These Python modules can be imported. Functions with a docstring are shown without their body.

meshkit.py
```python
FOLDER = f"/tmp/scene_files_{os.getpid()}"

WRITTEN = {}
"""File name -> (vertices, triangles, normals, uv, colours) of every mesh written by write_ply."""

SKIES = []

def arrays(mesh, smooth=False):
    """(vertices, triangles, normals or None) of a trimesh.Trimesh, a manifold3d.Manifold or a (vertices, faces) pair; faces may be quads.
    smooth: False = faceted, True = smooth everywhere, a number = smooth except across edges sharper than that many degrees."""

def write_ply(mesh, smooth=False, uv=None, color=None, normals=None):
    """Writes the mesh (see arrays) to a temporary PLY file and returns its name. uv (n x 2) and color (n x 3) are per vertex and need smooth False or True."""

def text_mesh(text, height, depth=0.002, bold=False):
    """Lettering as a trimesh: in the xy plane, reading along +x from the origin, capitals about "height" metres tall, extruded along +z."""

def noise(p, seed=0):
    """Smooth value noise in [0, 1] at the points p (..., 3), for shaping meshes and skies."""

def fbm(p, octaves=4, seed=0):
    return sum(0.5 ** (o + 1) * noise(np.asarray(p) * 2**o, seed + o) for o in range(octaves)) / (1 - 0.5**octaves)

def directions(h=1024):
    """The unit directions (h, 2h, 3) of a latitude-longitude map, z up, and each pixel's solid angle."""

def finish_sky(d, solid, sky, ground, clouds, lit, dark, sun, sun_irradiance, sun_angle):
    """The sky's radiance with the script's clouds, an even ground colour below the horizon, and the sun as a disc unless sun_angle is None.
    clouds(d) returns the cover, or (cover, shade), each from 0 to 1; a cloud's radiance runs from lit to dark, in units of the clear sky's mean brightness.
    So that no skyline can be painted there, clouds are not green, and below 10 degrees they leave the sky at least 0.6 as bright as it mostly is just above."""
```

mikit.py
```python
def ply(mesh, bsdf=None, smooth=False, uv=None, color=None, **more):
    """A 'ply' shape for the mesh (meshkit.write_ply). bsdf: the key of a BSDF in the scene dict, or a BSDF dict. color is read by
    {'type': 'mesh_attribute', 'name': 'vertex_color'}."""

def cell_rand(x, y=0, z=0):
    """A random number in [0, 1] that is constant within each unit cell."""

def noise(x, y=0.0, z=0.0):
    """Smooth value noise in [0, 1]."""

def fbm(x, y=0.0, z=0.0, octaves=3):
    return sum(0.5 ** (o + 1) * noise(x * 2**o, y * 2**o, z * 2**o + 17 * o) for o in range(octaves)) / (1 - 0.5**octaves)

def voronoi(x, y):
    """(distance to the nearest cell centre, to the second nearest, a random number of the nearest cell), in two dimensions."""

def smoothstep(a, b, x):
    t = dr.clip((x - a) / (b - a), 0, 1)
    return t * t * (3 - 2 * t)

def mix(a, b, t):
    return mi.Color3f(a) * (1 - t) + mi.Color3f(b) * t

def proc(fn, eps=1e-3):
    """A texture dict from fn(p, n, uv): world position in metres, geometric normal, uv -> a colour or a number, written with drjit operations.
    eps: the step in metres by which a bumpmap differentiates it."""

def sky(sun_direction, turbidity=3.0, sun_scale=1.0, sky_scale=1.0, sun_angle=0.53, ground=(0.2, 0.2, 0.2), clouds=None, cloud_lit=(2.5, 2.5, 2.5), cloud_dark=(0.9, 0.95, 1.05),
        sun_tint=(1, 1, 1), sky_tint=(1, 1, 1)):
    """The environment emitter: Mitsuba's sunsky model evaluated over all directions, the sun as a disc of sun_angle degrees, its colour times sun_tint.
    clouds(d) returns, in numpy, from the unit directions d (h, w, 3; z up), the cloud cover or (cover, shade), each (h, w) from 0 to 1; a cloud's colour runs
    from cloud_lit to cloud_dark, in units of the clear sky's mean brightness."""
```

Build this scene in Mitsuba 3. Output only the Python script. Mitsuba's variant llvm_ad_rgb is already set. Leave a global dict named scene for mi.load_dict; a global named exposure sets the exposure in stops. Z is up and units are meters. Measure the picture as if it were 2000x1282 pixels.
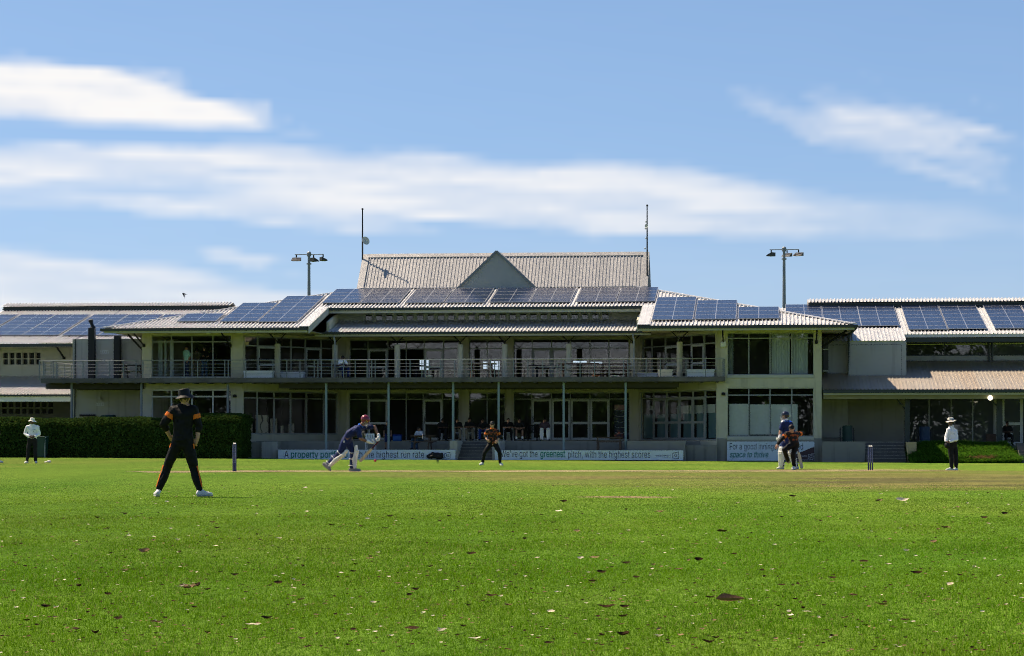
import math, random
import numpy as np
import trimesh
import manifold3d as m3
import drjit as dr
import mitsuba as mi
import mikit, meshkit
from mikit import noise, fbm, smoothstep, mix, cell_rand, voronoi, proc
from shapely.geometry import Polygon, box as sbox
from shapely.ops import unary_union

scene, labels = {}, {}
# ------------------------------------------------------------------ camera, sky, exposure
FOC, TH, HOR, EYE = 4600.0, math.radians(6.1), 855.0, 1.0     # focal length in px of a 2000 px frame, heading, horizon row, eye height
ST, CT = math.sin(TH), math.cos(TH)
FWD, RGT = np.array([-ST, CT, 0.0]), np.array([CT, ST, 0.0])
scene['camera'] = {
    'type': 'perspective', 'fov': 2 * math.degrees(math.atan(1000 / FOC)), 'fov_axis': 'x',
    'near_clip': 0.2, 'far_clip': 3000.0, 'principal_point_offset_y': -(HOR - 641) / 1282,
    'to_world': mi.ScalarTransform4f().look_at(origin=[0, 0, EYE], target=[float(FWD[0]), float(FWD[1]), EYE], up=[0, 0, 1]),
}
SUN = (-2.3, 1.1, 3.5)
exposure = 2.1


def sky_clouds(d):
    az = np.degrees(np.arctan2(d[..., 0], d[..., 1])) + 6.1
    el = np.degrees(np.arcsin(np.clip(d[..., 2], -1, 1)))
    az = (az + 180) % 360 - 180
    def sm(a, b, x):
        t = np.clip((x - a) / (b - a), 0, 1)
        return t * t * (3 - 2 * t)
    def fb(x, y, s, o=5):
        out, amp = 0, 0.5
        for k in range(o):
            out = out + amp * meshkit.noise(np.stack([x * 2**k, y * 2**k, np.full_like(x, 3.7 * k + s)], -1), s)
            amp *= 0.5
        return out / (1 - 0.5**o)
    w1 = fb(az * 0.22, el * 0.5, 1, 4) - 0.5
    w2 = fb(az * 0.5, el * 2.2 + az * 0.25, 2) - 0.5
    fine = fb(az * 0.45 + 2 * w1, el * 4.2 + az * 0.30, 3)
    e = el + 0.75 * w1 + 0.5 * w2
    fib = fb(az * 0.42 + 2.5 * w1, el * 6.5 + az * 0.45, 17, 4) - 0.5
    fine = np.clip(fine + 0.5 * fib, 0, 1)
    e = e + 0.30 * fib
    # the long band
    top = np.interp(az, [-40, -12.3, -6.2, -2.5, 1.2, 5, 8, 12, 40], [7.3, 7.05, 7.0, 6.7, 6.5, 6.25, 5.75, 5.5, 5.2])
    bot = np.interp(az, [-40, -12.3, -6.2, 0, 6, 10, 40], [5.4, 5.5, 5.2, 5.0, 4.75, 4.7, 4.6])
    band = sm(-0.2, 0.3, e - bot) * sm(-0.2, 0.3, top - e)
    dens = np.interp(az, [-40, -12, 0, 4.5, 8, 12, 30], [0.85, 0.88, 0.85, 0.78, 0.45, 0.2, 0.3])
    hole = 0.55 * sm(0.55, 0.0, np.abs(e - (6.05 + 0.02 * az))) * sm(-4.5, -8, az)
    c1 = band * dens * (0.80 + 0.7 * (fine - 0.45)) * (1 - hole)
    # the bright cloud upper left, fraying to the right
    t2 = np.interp(az, [-60, -12.3, -9.5, -8.0, -6.8, -6.0, -5], [9.2, 8.85, 8.85, 8.5, 7.9, 7.5, 7.0])
    b2 = np.interp(az, [-60, -12.3, -9.5, -6.2, -5], [7.4, 7.55, 7.5, 7.35, 7.5])
    c2 = 1.02 * sm(-0.12, 0.2, el + 0.35 * w2 - b2) * sm(-0.2, 0.35, t2 - el - 0.5 * w2 + 0.9 * (fine - 0.5)) * sm(-4.6, -6.4, az + 1.3 * w2) * (0.85 + 0.4 * (fine - 0.4))
    wisp = sm(0.5, 0.78, fb(az * 0.8, el * 5 + az * 0.8, 5)) * sm(-3.8, -5.2, az) * sm(-9, -6, az) * sm(0.7, 0.1, np.abs(el - 7.75)) * 0.6
    # the thin wisp upper right
    u, v = (az - 9.2) + 0.35 * (el - 7.3), (el - 7.3) + 0.2 * (az - 9.2)
    c3 = sm(1.0, 0.15, np.sqrt((u / 3.6) ** 2 + (v / 1.25) ** 2) + 1.1 * (fb(az * 0.7, el * 3 + az * 0.9, 7) - 0.5)) * 0.75 * (0.7 + 0.9 * (fine - 0.4))
    # low left bank
    t4 = np.interp(az, [-60, -12.3, -9, -5, -3, 0, 3], [4.6, 4.55, 4.25, 3.75, 3.4, 2.9, 2.2])
    c4 = sm(-0.1, 0.5, t4 - e) * 0.9 * np.interp(az, [-60, -11, -4, 0, 4], [1, 1, 0.75, 0.35, 0.15]) * (0.75 + 0.6 * (fine - 0.45))
    c5 = sm(0.32, 0.05, np.abs(e - 4.4)) * sm(0.2, 1.2, az + 8.2) * sm(-4.4, -5.8, az) * 0.5 * sm(0.3, 0.6, fine)
    # elsewhere in the sky: the same broken cirrus, thinning upwards
    far = sm(0.5, 0.72, fb(az * 0.06, el * 0.22, 11)) * sm(10.5, 15, el) * 0.15 * sm(60, 25, el)
    side = sm(14, 30, np.abs(az)) * sm(0.46, 0.7, fb(az * 0.07, el * 0.5, 13)) * sm(14, 8, el) * 0.5 * sm(120, 60, np.abs(az))
    cover = 1 - (1 - np.clip(c1, 0, 1)) * (1 - np.clip(c2, 0, 1)) * (1 - np.clip(wisp, 0, 1)) * (1 - np.clip(c3, 0, 1)) * (1 - np.clip(c4, 0, 1)) * (1 - np.clip(c5, 0, 1)) * (1 - far) * (1 - side)
    haze = 0.05 * sm(24, 9, el) + 0.14 * sm(7.5, 1.5, el)
    cover = np.maximum(cover, haze) * sm(-0.5, 0.5, el)
    return np.clip(cover, 0, 0.97), np.clip(0.35 * sm(0.62, 0.35, fine) + 0.25 * sm(5.6, 4.6, el), 0, 1)


scene['sky'] = mikit.sky(SUN, turbidity=3.0, sun_scale=1.2, sky_scale=0.79, sky_tint=(0.91, 1.0, 1.15), ground=(0.06, 0.09, 0.03), clouds=sky_clouds,
                         cloud_lit=(3.3, 3.22, 3.15), cloud_dark=(2.5, 2.6, 2.85))
# ------------------------------------------------------------------ helpers
RNG = np.random.default_rng(7)


def vray(px, py=HOR):
    a, b = (px - 1000) / FOC, (HOR - py) / FOC
    return np.array([-ST + a * CT, CT + a * ST, b])


def X(px, Y):
    r = vray(px)
    return Y * r[0] / r[1]


def Z(px, py, Y):
    r = vray(px, py)
    return EYE + Y * r[2] / r[1]


def atd(px, py, dc):
    """The point seen at this pixel of the 2000 px photograph, dc metres along the viewing axis."""
    return np.array([0, 0, EYE]) + dc * vray(px, py)


class Plane:
    """A roof plane z = z0 + tb (y - y0)."""
    def __init__(s, y0, z0, tb):
        s.y0, s.z0, s.tb = y0, z0, tb
    def z(s, y):
        return s.z0 + s.tb * (y - s.y0)
    def hit(s, px, py):
        r = vray(px, py)
        t = (s.z0 - s.tb * s.y0 - EYE) / (r[2] - s.tb * r[1])
        return np.array([0, 0, EYE]) + t * r


USED = {}
def key_for(name, parent=None):
    base = f'{parent}__{name}' if parent else name
    n = USED.get(base, 0)
    USED[base] = n + 1
    return base if n == 0 else f'{base}_{n:03d}'


def tag(k, label=None, cat=None, group=None, kind=None):
    d = labels.setdefault(k, {})
    for a, b in (('label', label), ('category', cat), ('group', group), ('kind', kind)):
        if b:
            d[a] = b
    return k


def put(name, mesh, mat, parent=None, smooth=30, label=None, kind=None, **more):
    if isinstance(mesh, MB):
        mesh = mesh.mesh()
    k = key_for(name, parent)
    scene[k] = mikit.ply(mesh, mat, smooth, **more)
    if label or kind:
        tag(k, label, kind=kind)
    return k


def thing(name, label, cat, group=None):
    return tag(key_for(name), label, cat, group)


def solo(name, mesh, mat, label, cat, group=None, smooth=30, kind=None, **more):
    k = put(name, mesh, mat, None, smooth, **more)
    return tag(k, label, cat, group, kind)


class Fr:
    """An upright frame: u along the wall, n out of it (towards the field when u runs to +x)."""
    def __init__(s, ax, ay, bx, by):
        s.a = np.array([ax, ay]); d = np.array([bx - ax, by - ay]); s.len = np.linalg.norm(d)
        s.u = d / s.len; s.n = np.array([s.u[1], -s.u[0]])
    def p(s, u, z, n=0.0):
        q = s.a + s.u * u + s.n * n
        return np.array([q[0], q[1], z])
    def U(s, px):
        """Where along this wall the photograph's column px falls."""
        r = vray(px)[:2]
        m = np.array([[r[0], -s.u[0]], [r[1], -s.u[1]]])
        return np.linalg.solve(m, s.a)[1]
    def Zp(s, px, py):
        q = s.a + s.u * s.U(px)
        return Z(px, py, q[1])


BOXF = np.array([[0, 1, 3], [0, 3, 2], [4, 6, 7], [4, 7, 5], [0, 4, 5], [0, 5, 1], [2, 3, 7], [2, 7, 6], [0, 2, 6], [0, 6, 4], [1, 5, 7], [1, 7, 3]])


class MB:
    def __init__(s):
        s.v, s.f, s.n = [], [], 0
    def add(s, v, f):
        v = np.asarray(v, float); f = np.asarray(f, int)
        if f.shape[1] == 4:
            f = np.vstack([f[:, [0, 1, 2]], f[:, [0, 2, 3]]])
        s.v.append(v); s.f.append(f + s.n); s.n += len(v)
        return s
    def tm(s, m):
        return s.add(m.vertices, m.faces)
    def box(s, x0, x1, y0, y1, z0, z1):
        return s.add([[x, y, z] for x in (x0, x1) for y in (y0, y1) for z in (z0, z1)], BOXF)
    def fbox(s, fr, u0, u1, z0, z1, n0, n1):
        return s.add([fr.p(u, z, n) for u in (u0, u1) for n in (n0, n1) for z in (z0, z1)], BOXF)
    def obox(s, c, a, b, d):
        c, a, b, d = map(np.asarray, (c, a, b, d))
        return s.add([c + i * a + j * b + k * d for i in (-1, 1) for j in (-1, 1) for k in (-1, 1)], BOXF)
    def quad(s, *p):
        return s.add(p, [[0, 1, 2, 3]])
    def tube(s, p, q, r, r2=None, seg=8):
        return s.path([p, q], [r, r if r2 is None else r2], seg)
    def path(s, pts, r, seg=8):
        pts = np.asarray(pts, float); r = np.broadcast_to(r, (len(pts),))
        t = np.gradient(pts, axis=0); t /= np.linalg.norm(t, axis=1, keepdims=True) + 1e-12
        ref = np.array([0, 0, 1.0]) if abs(t[0, 2]) < 0.9 else np.array([1.0, 0, 0])
        a = np.cross(t, ref); a /= np.linalg.norm(a, axis=1, keepdims=True) + 1e-12
        b = np.cross(t, a); ang = np.arange(seg) * 2 * np.pi / seg
        v = pts[:, None] + r[:, None, None] * (np.cos(ang)[None, :, None] * a[:, None] + np.sin(ang)[None, :, None] * b[:, None])
        f = []
        for i in range(len(pts) - 1):
            for j in range(seg):
                k = (j + 1) % seg
                f.append([i * seg + j, i * seg + k, (i + 1) * seg + k, (i + 1) * seg + j])
        s.add(v.reshape(-1, 3), f)
        for i in (0, len(pts) - 1):
            s.add(np.vstack([v[i], pts[i:i + 1]]), [[j, (j + 1) % seg, seg] for j in range(seg)])
        return s
    def lathe(s, prof, c=(0, 0, 0), seg=20, M=None, sx=1.0, sy=1.0):
        prof = np.asarray(prof, float); ang = np.arange(seg) * 2 * np.pi / seg
        v = np.stack([prof[:, None, 0] * np.cos(ang) * sx, prof[:, None, 0] * np.sin(ang) * sy, np.repeat(prof[:, 1:], seg, 1)], -1).reshape(-1, 3)
        if M is not None:
            v = v @ np.asarray(M).T
        f = [[i * seg + j, i * seg + (j + 1) % seg, (i + 1) * seg + (j + 1) % seg, (i + 1) * seg + j] for i in range(len(prof) - 1) for j in range(seg)]
        return s.add(v + np.asarray(c), f)
    def mesh(s):
        return np.vstack(s.v), np.vstack(s.f)


def holed_wall(fr, u0, u1, z0, z1, n0, n1, holes=()):
    """A wall slab with window openings cut through it, in a frame."""
    poly = sbox(u0, z0, u1, z1)
    if holes:
        poly = poly.difference(unary_union([sbox(*h) for h in holes]))
    mb = MB()
    for g in getattr(poly, 'geoms', [poly]):
        m = trimesh.creation.extrude_polygon(g, abs(n1 - n0), engine='earcut')
        v = np.array(m.vertices)
        mb.add(np.array([fr.p(a, b, min(n0, n1) + c) for a, b, c in v]), m.faces)
    return mb


def slab_poly(pts, z0, z1):
    m = trimesh.creation.extrude_polygon(Polygon(pts), z1 - z0, engine='earcut')
    v = np.array(m.vertices); v[:, 2] += z0
    return MB().add(v, m.faces)


def window(parent, fr, us, zs, n=0.0, fw=0.05, depth=0.09, mat='m_alu', skip=(), glass='m_glass', name='window'):
    """A glazed screen: mullions at us, rails at zs; a frame and one pane per opening (skip = openings left open)."""
    k = key_for(name, parent)
    mb = MB(); h = fw / 2
    for i, u in enumerate(us):
        mb.fbox(fr, u - h, u + h, zs[0], zs[-1], n - depth / 2, n + depth / 2)
    for j, z in enumerate(zs):
        for i in range(len(us) - 1):
            if (i, j) in skip or ((i, j - 1) in skip and j == len(zs) - 1 and False):
                continue
            zz0, zz1 = (z, z + fw) if j == 0 else (z - fw, z) if j == len(zs) - 1 else (z - h, z + h)
            mb.fbox(fr, us[i] + h, us[i + 1] - h, zz0, zz1, n - depth / 2 + 0.004, n + depth / 2 - 0.004)
    put('frame', mb, mat, k)
    for i in range(len(us) - 1):
        for j in range(len(zs) - 1):
            if (i, j) in skip:
                continue
            a, b, c, d = us[i] + h * 0.8, us[i + 1] - h * 0.8, zs[j] + h * 0.8, zs[j + 1] - h * 0.8
            put('pane', MB().quad(fr.p(a, c, n), fr.p(b, c, n), fr.p(b, d, n), fr.p(a, d, n)), glass, k, smooth=False)
    return k


def ribbed(x0, x1, ylo, yhi, zf, pitch=0.19, h=0.065, phase=0.0):
    """Trapezoid-ribbed sheet metal over a roof plane: ylo(x) to yhi(x), height zf(y)."""
    n = int(math.ceil((x1 - x0) / pitch)) + 1
    xs, hs = [], []
    for i in range(n):
        b = x0 + (i + phase) * pitch
        for dx, dz in ((0, 0), (0.136, 0), (0.141, h * 0.5), (0.134, h), (0.184, h), (0.172, h * 0.5), (0.180, 0)):
            xs.append(b + dx * pitch / 0.19); hs.append(dz)
    xs, hs = np.array(xs), np.array(hs)
    keep = (xs > x0 + 1e-6) & (xs < x1 - 1e-6)
    xs, hs = np.concatenate([[x0], xs[keep], [x1]]), np.concatenate([[0], hs[keep], [0]])
    lo = np.array([ylo(x) for x in xs]); hi = np.array([yhi(x) for x in xs])
    ok = hi >= lo - 1e-6; hi = np.maximum(hi, lo)
    v = np.vstack([np.stack([xs, lo, zf(lo) + hs], 1), np.stack([xs, hi, zf(hi) + hs], 1)])
    m = len(xs)
    f = [[i, i + 1, m + i + 1, m + i] for i in range(m - 1) if ok[i] or ok[i + 1]]
    return MB().add(v, f)


def text_on(fr, u0, z0, text, cap, n, width=None, bold=False, slant=0.0, depth=0.004):
    """Lettering standing 4 mm proud of a wall, capitals cap high, baseline at z0."""
    m = meshkit.text_mesh(text, cap, depth, bold)
    v = np.array(m.vertices)
    if width:
        v[:, 0] *= width / v[:, 0].max()
    v[:, 0] += slant * v[:, 1]
    return MB().add(np.array([fr.p(u0 + a, z0 + b, n + c) for a, b, c in v]), m.faces)


def hull_pts(p):
    return m3.Manifold.hull_points(np.asarray(p, float))


def sph(c, r, seg=12):
    return m3.Manifold.sphere(r, seg).translate([float(x) for x in c])


def capsule(p, q, r, r2=None, seg=12):
    return m3.Manifold.batch_hull([sph(p, r, seg), sph(q, r if r2 is None else r2, seg)])


def rbox(x0, x1, y0, y1, z0, z1, r):
    """A box with rounded edges, as a trimesh-like pair."""
    pts = [sph((x, y, z), r, 8) for x in (x0 + r, x1 - r) for y in (y0 + r, y1 - r) for z in (z0 + r, z1 - r)]
    m = m3.Manifold.batch_hull(pts).to_mesh()
    return np.array(m.vert_properties[:, :3]), np.array(m.tri_verts)


def man(m, length=0.02, iters=6, wrinkle=0.0, freq=14.0, seed=0):
    m = m.refine_to_length(length).to_mesh()
    t = trimesh.Trimesh(np.array(m.vert_properties[:, :3], float), np.array(m.tri_verts), process=True)
    if iters:
        trimesh.smoothing.filter_taubin(t, lamb=0.5, nu=0.52, iterations=iters)
    if wrinkle:
        p = np.array(t.vertices)
        q = p * [freq, freq, freq * 0.6]
        d = (meshkit.noise(q, seed) - 0.5) + 0.5 * (meshkit.noise(q * 2.1, seed + 1) - 0.5)
        t.vertices = p + np.array(t.vertex_normals) * (d * wrinkle)[:, None]
    return np.array(t.vertices), np.array(t.faces)
# ------------------------------------------------------------------ materials
def two(b):
    return {'type': 'twosided', 'bsdf': b}


def rgb(*c):
    return {'type': 'rgb', 'value': list(c)}


def prin(name, col, rough=0.6, spec=0.4, metal=0.0, **more):
    scene[name] = two({'type': 'principled', 'base_color': col if isinstance(col, dict) else rgb(*col), 'roughness': rough, 'specular': spec, 'metallic': metal, **more})
    return name


def speckled(a, b, s=3.0, streak=0.25, amount=1.0):
    def fn(p, n, uv):
        f = fbm(p.x * s, p.y * s, p.z * s * streak, 4)
        g = fbm(p.x * s * 7, p.y * s * 7, p.z * s * 5, 2)
        return mix(a, b, dr.clip((f * 0.75 + g * 0.25 - 0.3) * 2.2 * amount, 0, 1))
    return proc(fn)


def dirty(c, d):
    """Painted plaster: faint clouding, run-down streaks and a grimy foot."""
    def fn(p, n, uv):
        f = fbm(p.x * 0.9, p.y * 0.9, p.z * 0.5, 3)
        st = smoothstep(0.56, 0.78, fbm(p.x * 5.5, p.y * 5.5, p.z * 0.35, 3))
        g = fbm(p.x * 9, p.y * 9, p.z * 9, 2)
        foot = smoothstep(0.9, 0.0, p.z + 0.5 * (f - 0.5))
        k = dr.clip(0.5 * st + 0.55 * (f - 0.42) + 0.25 * (g - 0.5) + 0.35 * foot, 0, 1)
        return mix(c, d, k)
    return proc(fn)
prin('m_cream', dirty((0.495, 0.47, 0.36), (0.32, 0.30, 0.215)), 0.85, 0.2)
prin('m_render', dirty((0.36, 0.36, 0.34), (0.24, 0.235, 0.22)), 0.9, 0.2)
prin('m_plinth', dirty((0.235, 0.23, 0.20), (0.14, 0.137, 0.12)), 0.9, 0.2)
prin('m_plinthold', speckled((0.20, 0.21, 0.20), (0.29, 0.30, 0.28), 1.2), 0.9, 0.2)
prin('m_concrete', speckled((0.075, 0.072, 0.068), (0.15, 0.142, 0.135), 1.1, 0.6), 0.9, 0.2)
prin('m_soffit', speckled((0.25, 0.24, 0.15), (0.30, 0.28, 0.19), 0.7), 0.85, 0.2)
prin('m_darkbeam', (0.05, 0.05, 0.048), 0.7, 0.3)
prin('m_gutter', (0.022, 0.032, 0.034), 0.45, 0.4)
prin('m_fascia', (0.40, 0.41, 0.36), 0.6, 0.3)
prin('m_white', (0.72, 0.73, 0.71), 0.5, 0.4)
prin('m_alu', (0.27, 0.29, 0.29), 0.45, 0.4)
prin('m_aluwhite', (0.48, 0.50, 0.49), 0.45, 0.4)
prin('m_steel', (0.36, 0.37, 0.38), 0.38, 0.5, 0.6)
prin('m_pole', (0.20, 0.27, 0.29), 0.5, 0.4)
prin('m_galv', (0.17, 0.19, 0.21), 0.5, 0.5, 0.3)
prin('m_black', (0.009, 0.0095, 0.011), 0.6, 0.2)
prin('m_dark', (0.03, 0.033, 0.037), 0.55, 0.3)
prin('m_flue', (0.012, 0.014, 0.017), 0.6, 0.3)
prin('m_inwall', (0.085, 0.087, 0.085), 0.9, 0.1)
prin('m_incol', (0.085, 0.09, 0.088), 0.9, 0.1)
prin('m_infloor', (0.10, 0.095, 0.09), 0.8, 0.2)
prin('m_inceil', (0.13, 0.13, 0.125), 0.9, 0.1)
prin('m_curtain', proc(lambda p, n, uv: mix((0.32, 0.375, 0.375), (0.39, 0.445, 0.445), 0.5 + 0.5 * dr.sin(p.x * 46 + 2 * fbm(p.x * 5, p.z * 2)))), 0.9, 0.1)
prin('m_blind', speckled((0.40, 0.44, 0.42), (0.52, 0.56, 0.54), 2.0), 0.8, 0.2)
prin('m_frost', (0.09, 0.17, 0.18), 0.6, 0.3)
def grain_board(p, n, uv):
    w = fbm(p.x * 2.3, p.z * 1.3, 0.0, 2)
    g = dr.sin((p.x * 7 + p.z * 0.6 + 5.5 * w) * 6.0)
    return mix((0.46, 0.40, 0.31), (0.10, 0.085, 0.07), smoothstep(0.45, 0.95, g))
prin('m_board', proc(grain_board), 0.7, 0.2)
prin('m_wood', speckled((0.055, 0.035, 0.025), (0.11, 0.07, 0.05), 4, 1.0), 0.7, 0.3)
prin('m_sign', (0.52, 0.60, 0.68), 0.45, 0.4)
prin('m_navy', (0.012, 0.022, 0.05), 0.5, 0.3)
prin('m_teal', (0.010, 0.16, 0.13), 0.5, 0.3)
prin('m_maroonsign', (0.055, 0.03, 0.04), 0.5, 0.3)
prin('m_signpale', (0.45, 0.48, 0.52), 0.5, 0.3)
prin('m_ochre', speckled((0.42, 0.33, 0.17), (0.50, 0.40, 0.22), 2), 0.9, 0.2)
prin('m_bin', (0.006, 0.036, 0.033), 0.5, 0.4)
prin('m_bluebin', (0.01, 0.04, 0.10), 0.5, 0.4)
prin('m_cooler', (0.015, 0.09, 0.33), 0.5, 0.4)
prin('m_plasticwhite', (0.62, 0.64, 0.66), 0.5, 0.4)
prin('m_redbrown', (0.30, 0.10, 0.05), 0.6, 0.3)
prin('m_planter', (0.56, 0.52, 0.46), 0.8, 0.2)
prin('m_dish', (0.46, 0.48, 0.43), 0.6, 0.3)
prin('m_ball', (0.50, 0.02, 0.06), 0.35, 0.5)
prin('m_stump', (0.012, 0.022, 0.10), 0.4, 0.5)
prin('m_paleblue', (0.35, 0.40, 0.55), 0.4, 0.5)


def sheet_metal(lo, hi, pitch=0.76):
    def fn(p, n, uv):
        k = cell_rand(dr.floor(p.x / pitch), 3)
        dirt = fbm(p.x * 1.6, p.y * 0.35, p.z * 0.4, 3)
        spots = fbm(p.x * 9, p.y * 5, p.z * 5, 2)
        c = mix(lo, hi, dr.clip(0.15 + 0.55 * k + 0.6 * (dirt - 0.4), 0, 1))
        return c * (0.93 + 0.12 * spots)
    return proc(fn)
scene['m_roof'] = two({'type': 'principled', 'base_color': sheet_metal((0.66, 0.65, 0.635), (0.74, 0.73, 0.71)), 'roughness': 0.57, 'specular': 0.4, 'metallic': 0.75})
scene['m_steeproof'] = two({'type': 'principled', 'base_color': sheet_metal((0.36, 0.355, 0.35), (0.44, 0.43, 0.42)), 'roughness': 0.6, 'specular': 0.35, 'metallic': 0.35})
scene['m_leanroof'] = two({'type': 'principled', 'base_color': sheet_metal((0.60, 0.50, 0.40), (0.62, 0.58, 0.51)), 'roughness': 0.58, 'specular': 0.35, 'metallic': 1.0})
prin('m_cap', speckled((0.46, 0.455, 0.45), (0.54, 0.535, 0.53), 0.7), 0.5, 0.4)


def cells(p, n, uv):
    # uv in metres over one panel, 2.08 x 1.09: half-cut cells, busbars, the middle gap
    u, v = uv.x, uv.y
    fu = u / 0.085 - dr.floor(u / 0.085); fv = v / 0.17 - dr.floor(v / 0.17)
    line = dr.maximum(smoothstep(0.06, 0.02, dr.minimum(fu, 1 - fu)), smoothstep(0.035, 0.01, dr.minimum(fv, 1 - fv)))
    mid = smoothstep(0.022, 0.012, dr.abs(u - 1.04))
    tone = cell_rand(dr.floor(u / 0.17), dr.floor(v / 0.17), 5)
    c = mix((0.010, 0.016, 0.045), (0.016, 0.026, 0.065), tone)
    c = mix(c, (0.07, 0.085, 0.13), line * 0.7)
    return mix(c, (0.30, 0.32, 0.36), mid)
scene['m_cells'] = two({'type': 'roughplastic', 'diffuse_reflectance': proc(cells), 'alpha': 0.07, 'int_ior': 1.5, 'nonlinear': False})
prin('m_pframe', (0.30, 0.31, 0.33), 0.4, 0.5)
scene['m_glass'] = {'type': 'thindielectric', 'int_ior': 1.52}
scene['m_lamp'] = two({'type': 'diffuse', 'reflectance': rgb(0.7, 0.7, 0.6)})


def cloth(name, a, b=None, rough=0.85, sheen=0.3, s=22.0):
    b = b or tuple(x * 1.5 + 0.002 for x in a)
    prin(name, proc(lambda p, n, uv: mix(a, b, dr.clip(fbm(p.x * s, p.y * s, p.z * s, 2) * 1.8 - 0.4, 0, 1))), rough, 0.12, 0.0, sheen=sheen * 0.3)
cloth('m_kitblack', (0.006, 0.006, 0.0065), (0.011, 0.011, 0.012), 0.65, 0.1)
cloth('m_kitorange', (0.62, 0.13, 0.02), (0.72, 0.18, 0.03))
cloth('m_kitnavy', (0.010, 0.017, 0.065), (0.018, 0.032, 0.12), 0.65)
cloth('m_kitblue', (0.03, 0.12, 0.55))
cloth('m_shirtwhite', (0.74, 0.74, 0.76), (0.82, 0.82, 0.84))
cloth('m_shirtgrey', (0.40, 0.43, 0.47))
cloth('m_mint', (0.35, 0.62, 0.55))
cloth('m_jeans', (0.03, 0.06, 0.12))
cloth('m_trousers', (0.012, 0.012, 0.014))
cloth('m_khaki', (0.16, 0.13, 0.09))
cloth('m_royal', (0.015, 0.04, 0.20))
cloth('m_padwhite', (0.70, 0.68, 0.64), (0.78, 0.76, 0.72), 0.6)
cloth('m_cream_hat', (0.68, 0.65, 0.58), (0.74, 0.71, 0.64))
def camo(p, n, uv):
    f = fbm(p.x * 16, p.y * 16, p.z * 16, 3)
    return mix((0.012, 0.011, 0.011), (0.40, 0.085, 0.02), smoothstep(0.54, 0.60, f) * 0.75)
prin('m_camo', proc(camo), 0.75, 0.25)
prin('m_skin', speckled((0.42, 0.22, 0.14), (0.52, 0.29, 0.19), 12, 1), 0.55, 0.4)
prin('m_skindark', speckled((0.06, 0.032, 0.022), (0.10, 0.052, 0.036), 12, 1), 0.5, 0.4)
prin('m_skinmid', speckled((0.20, 0.10, 0.06), (0.27, 0.14, 0.09), 12, 1), 0.5, 0.4)
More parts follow.
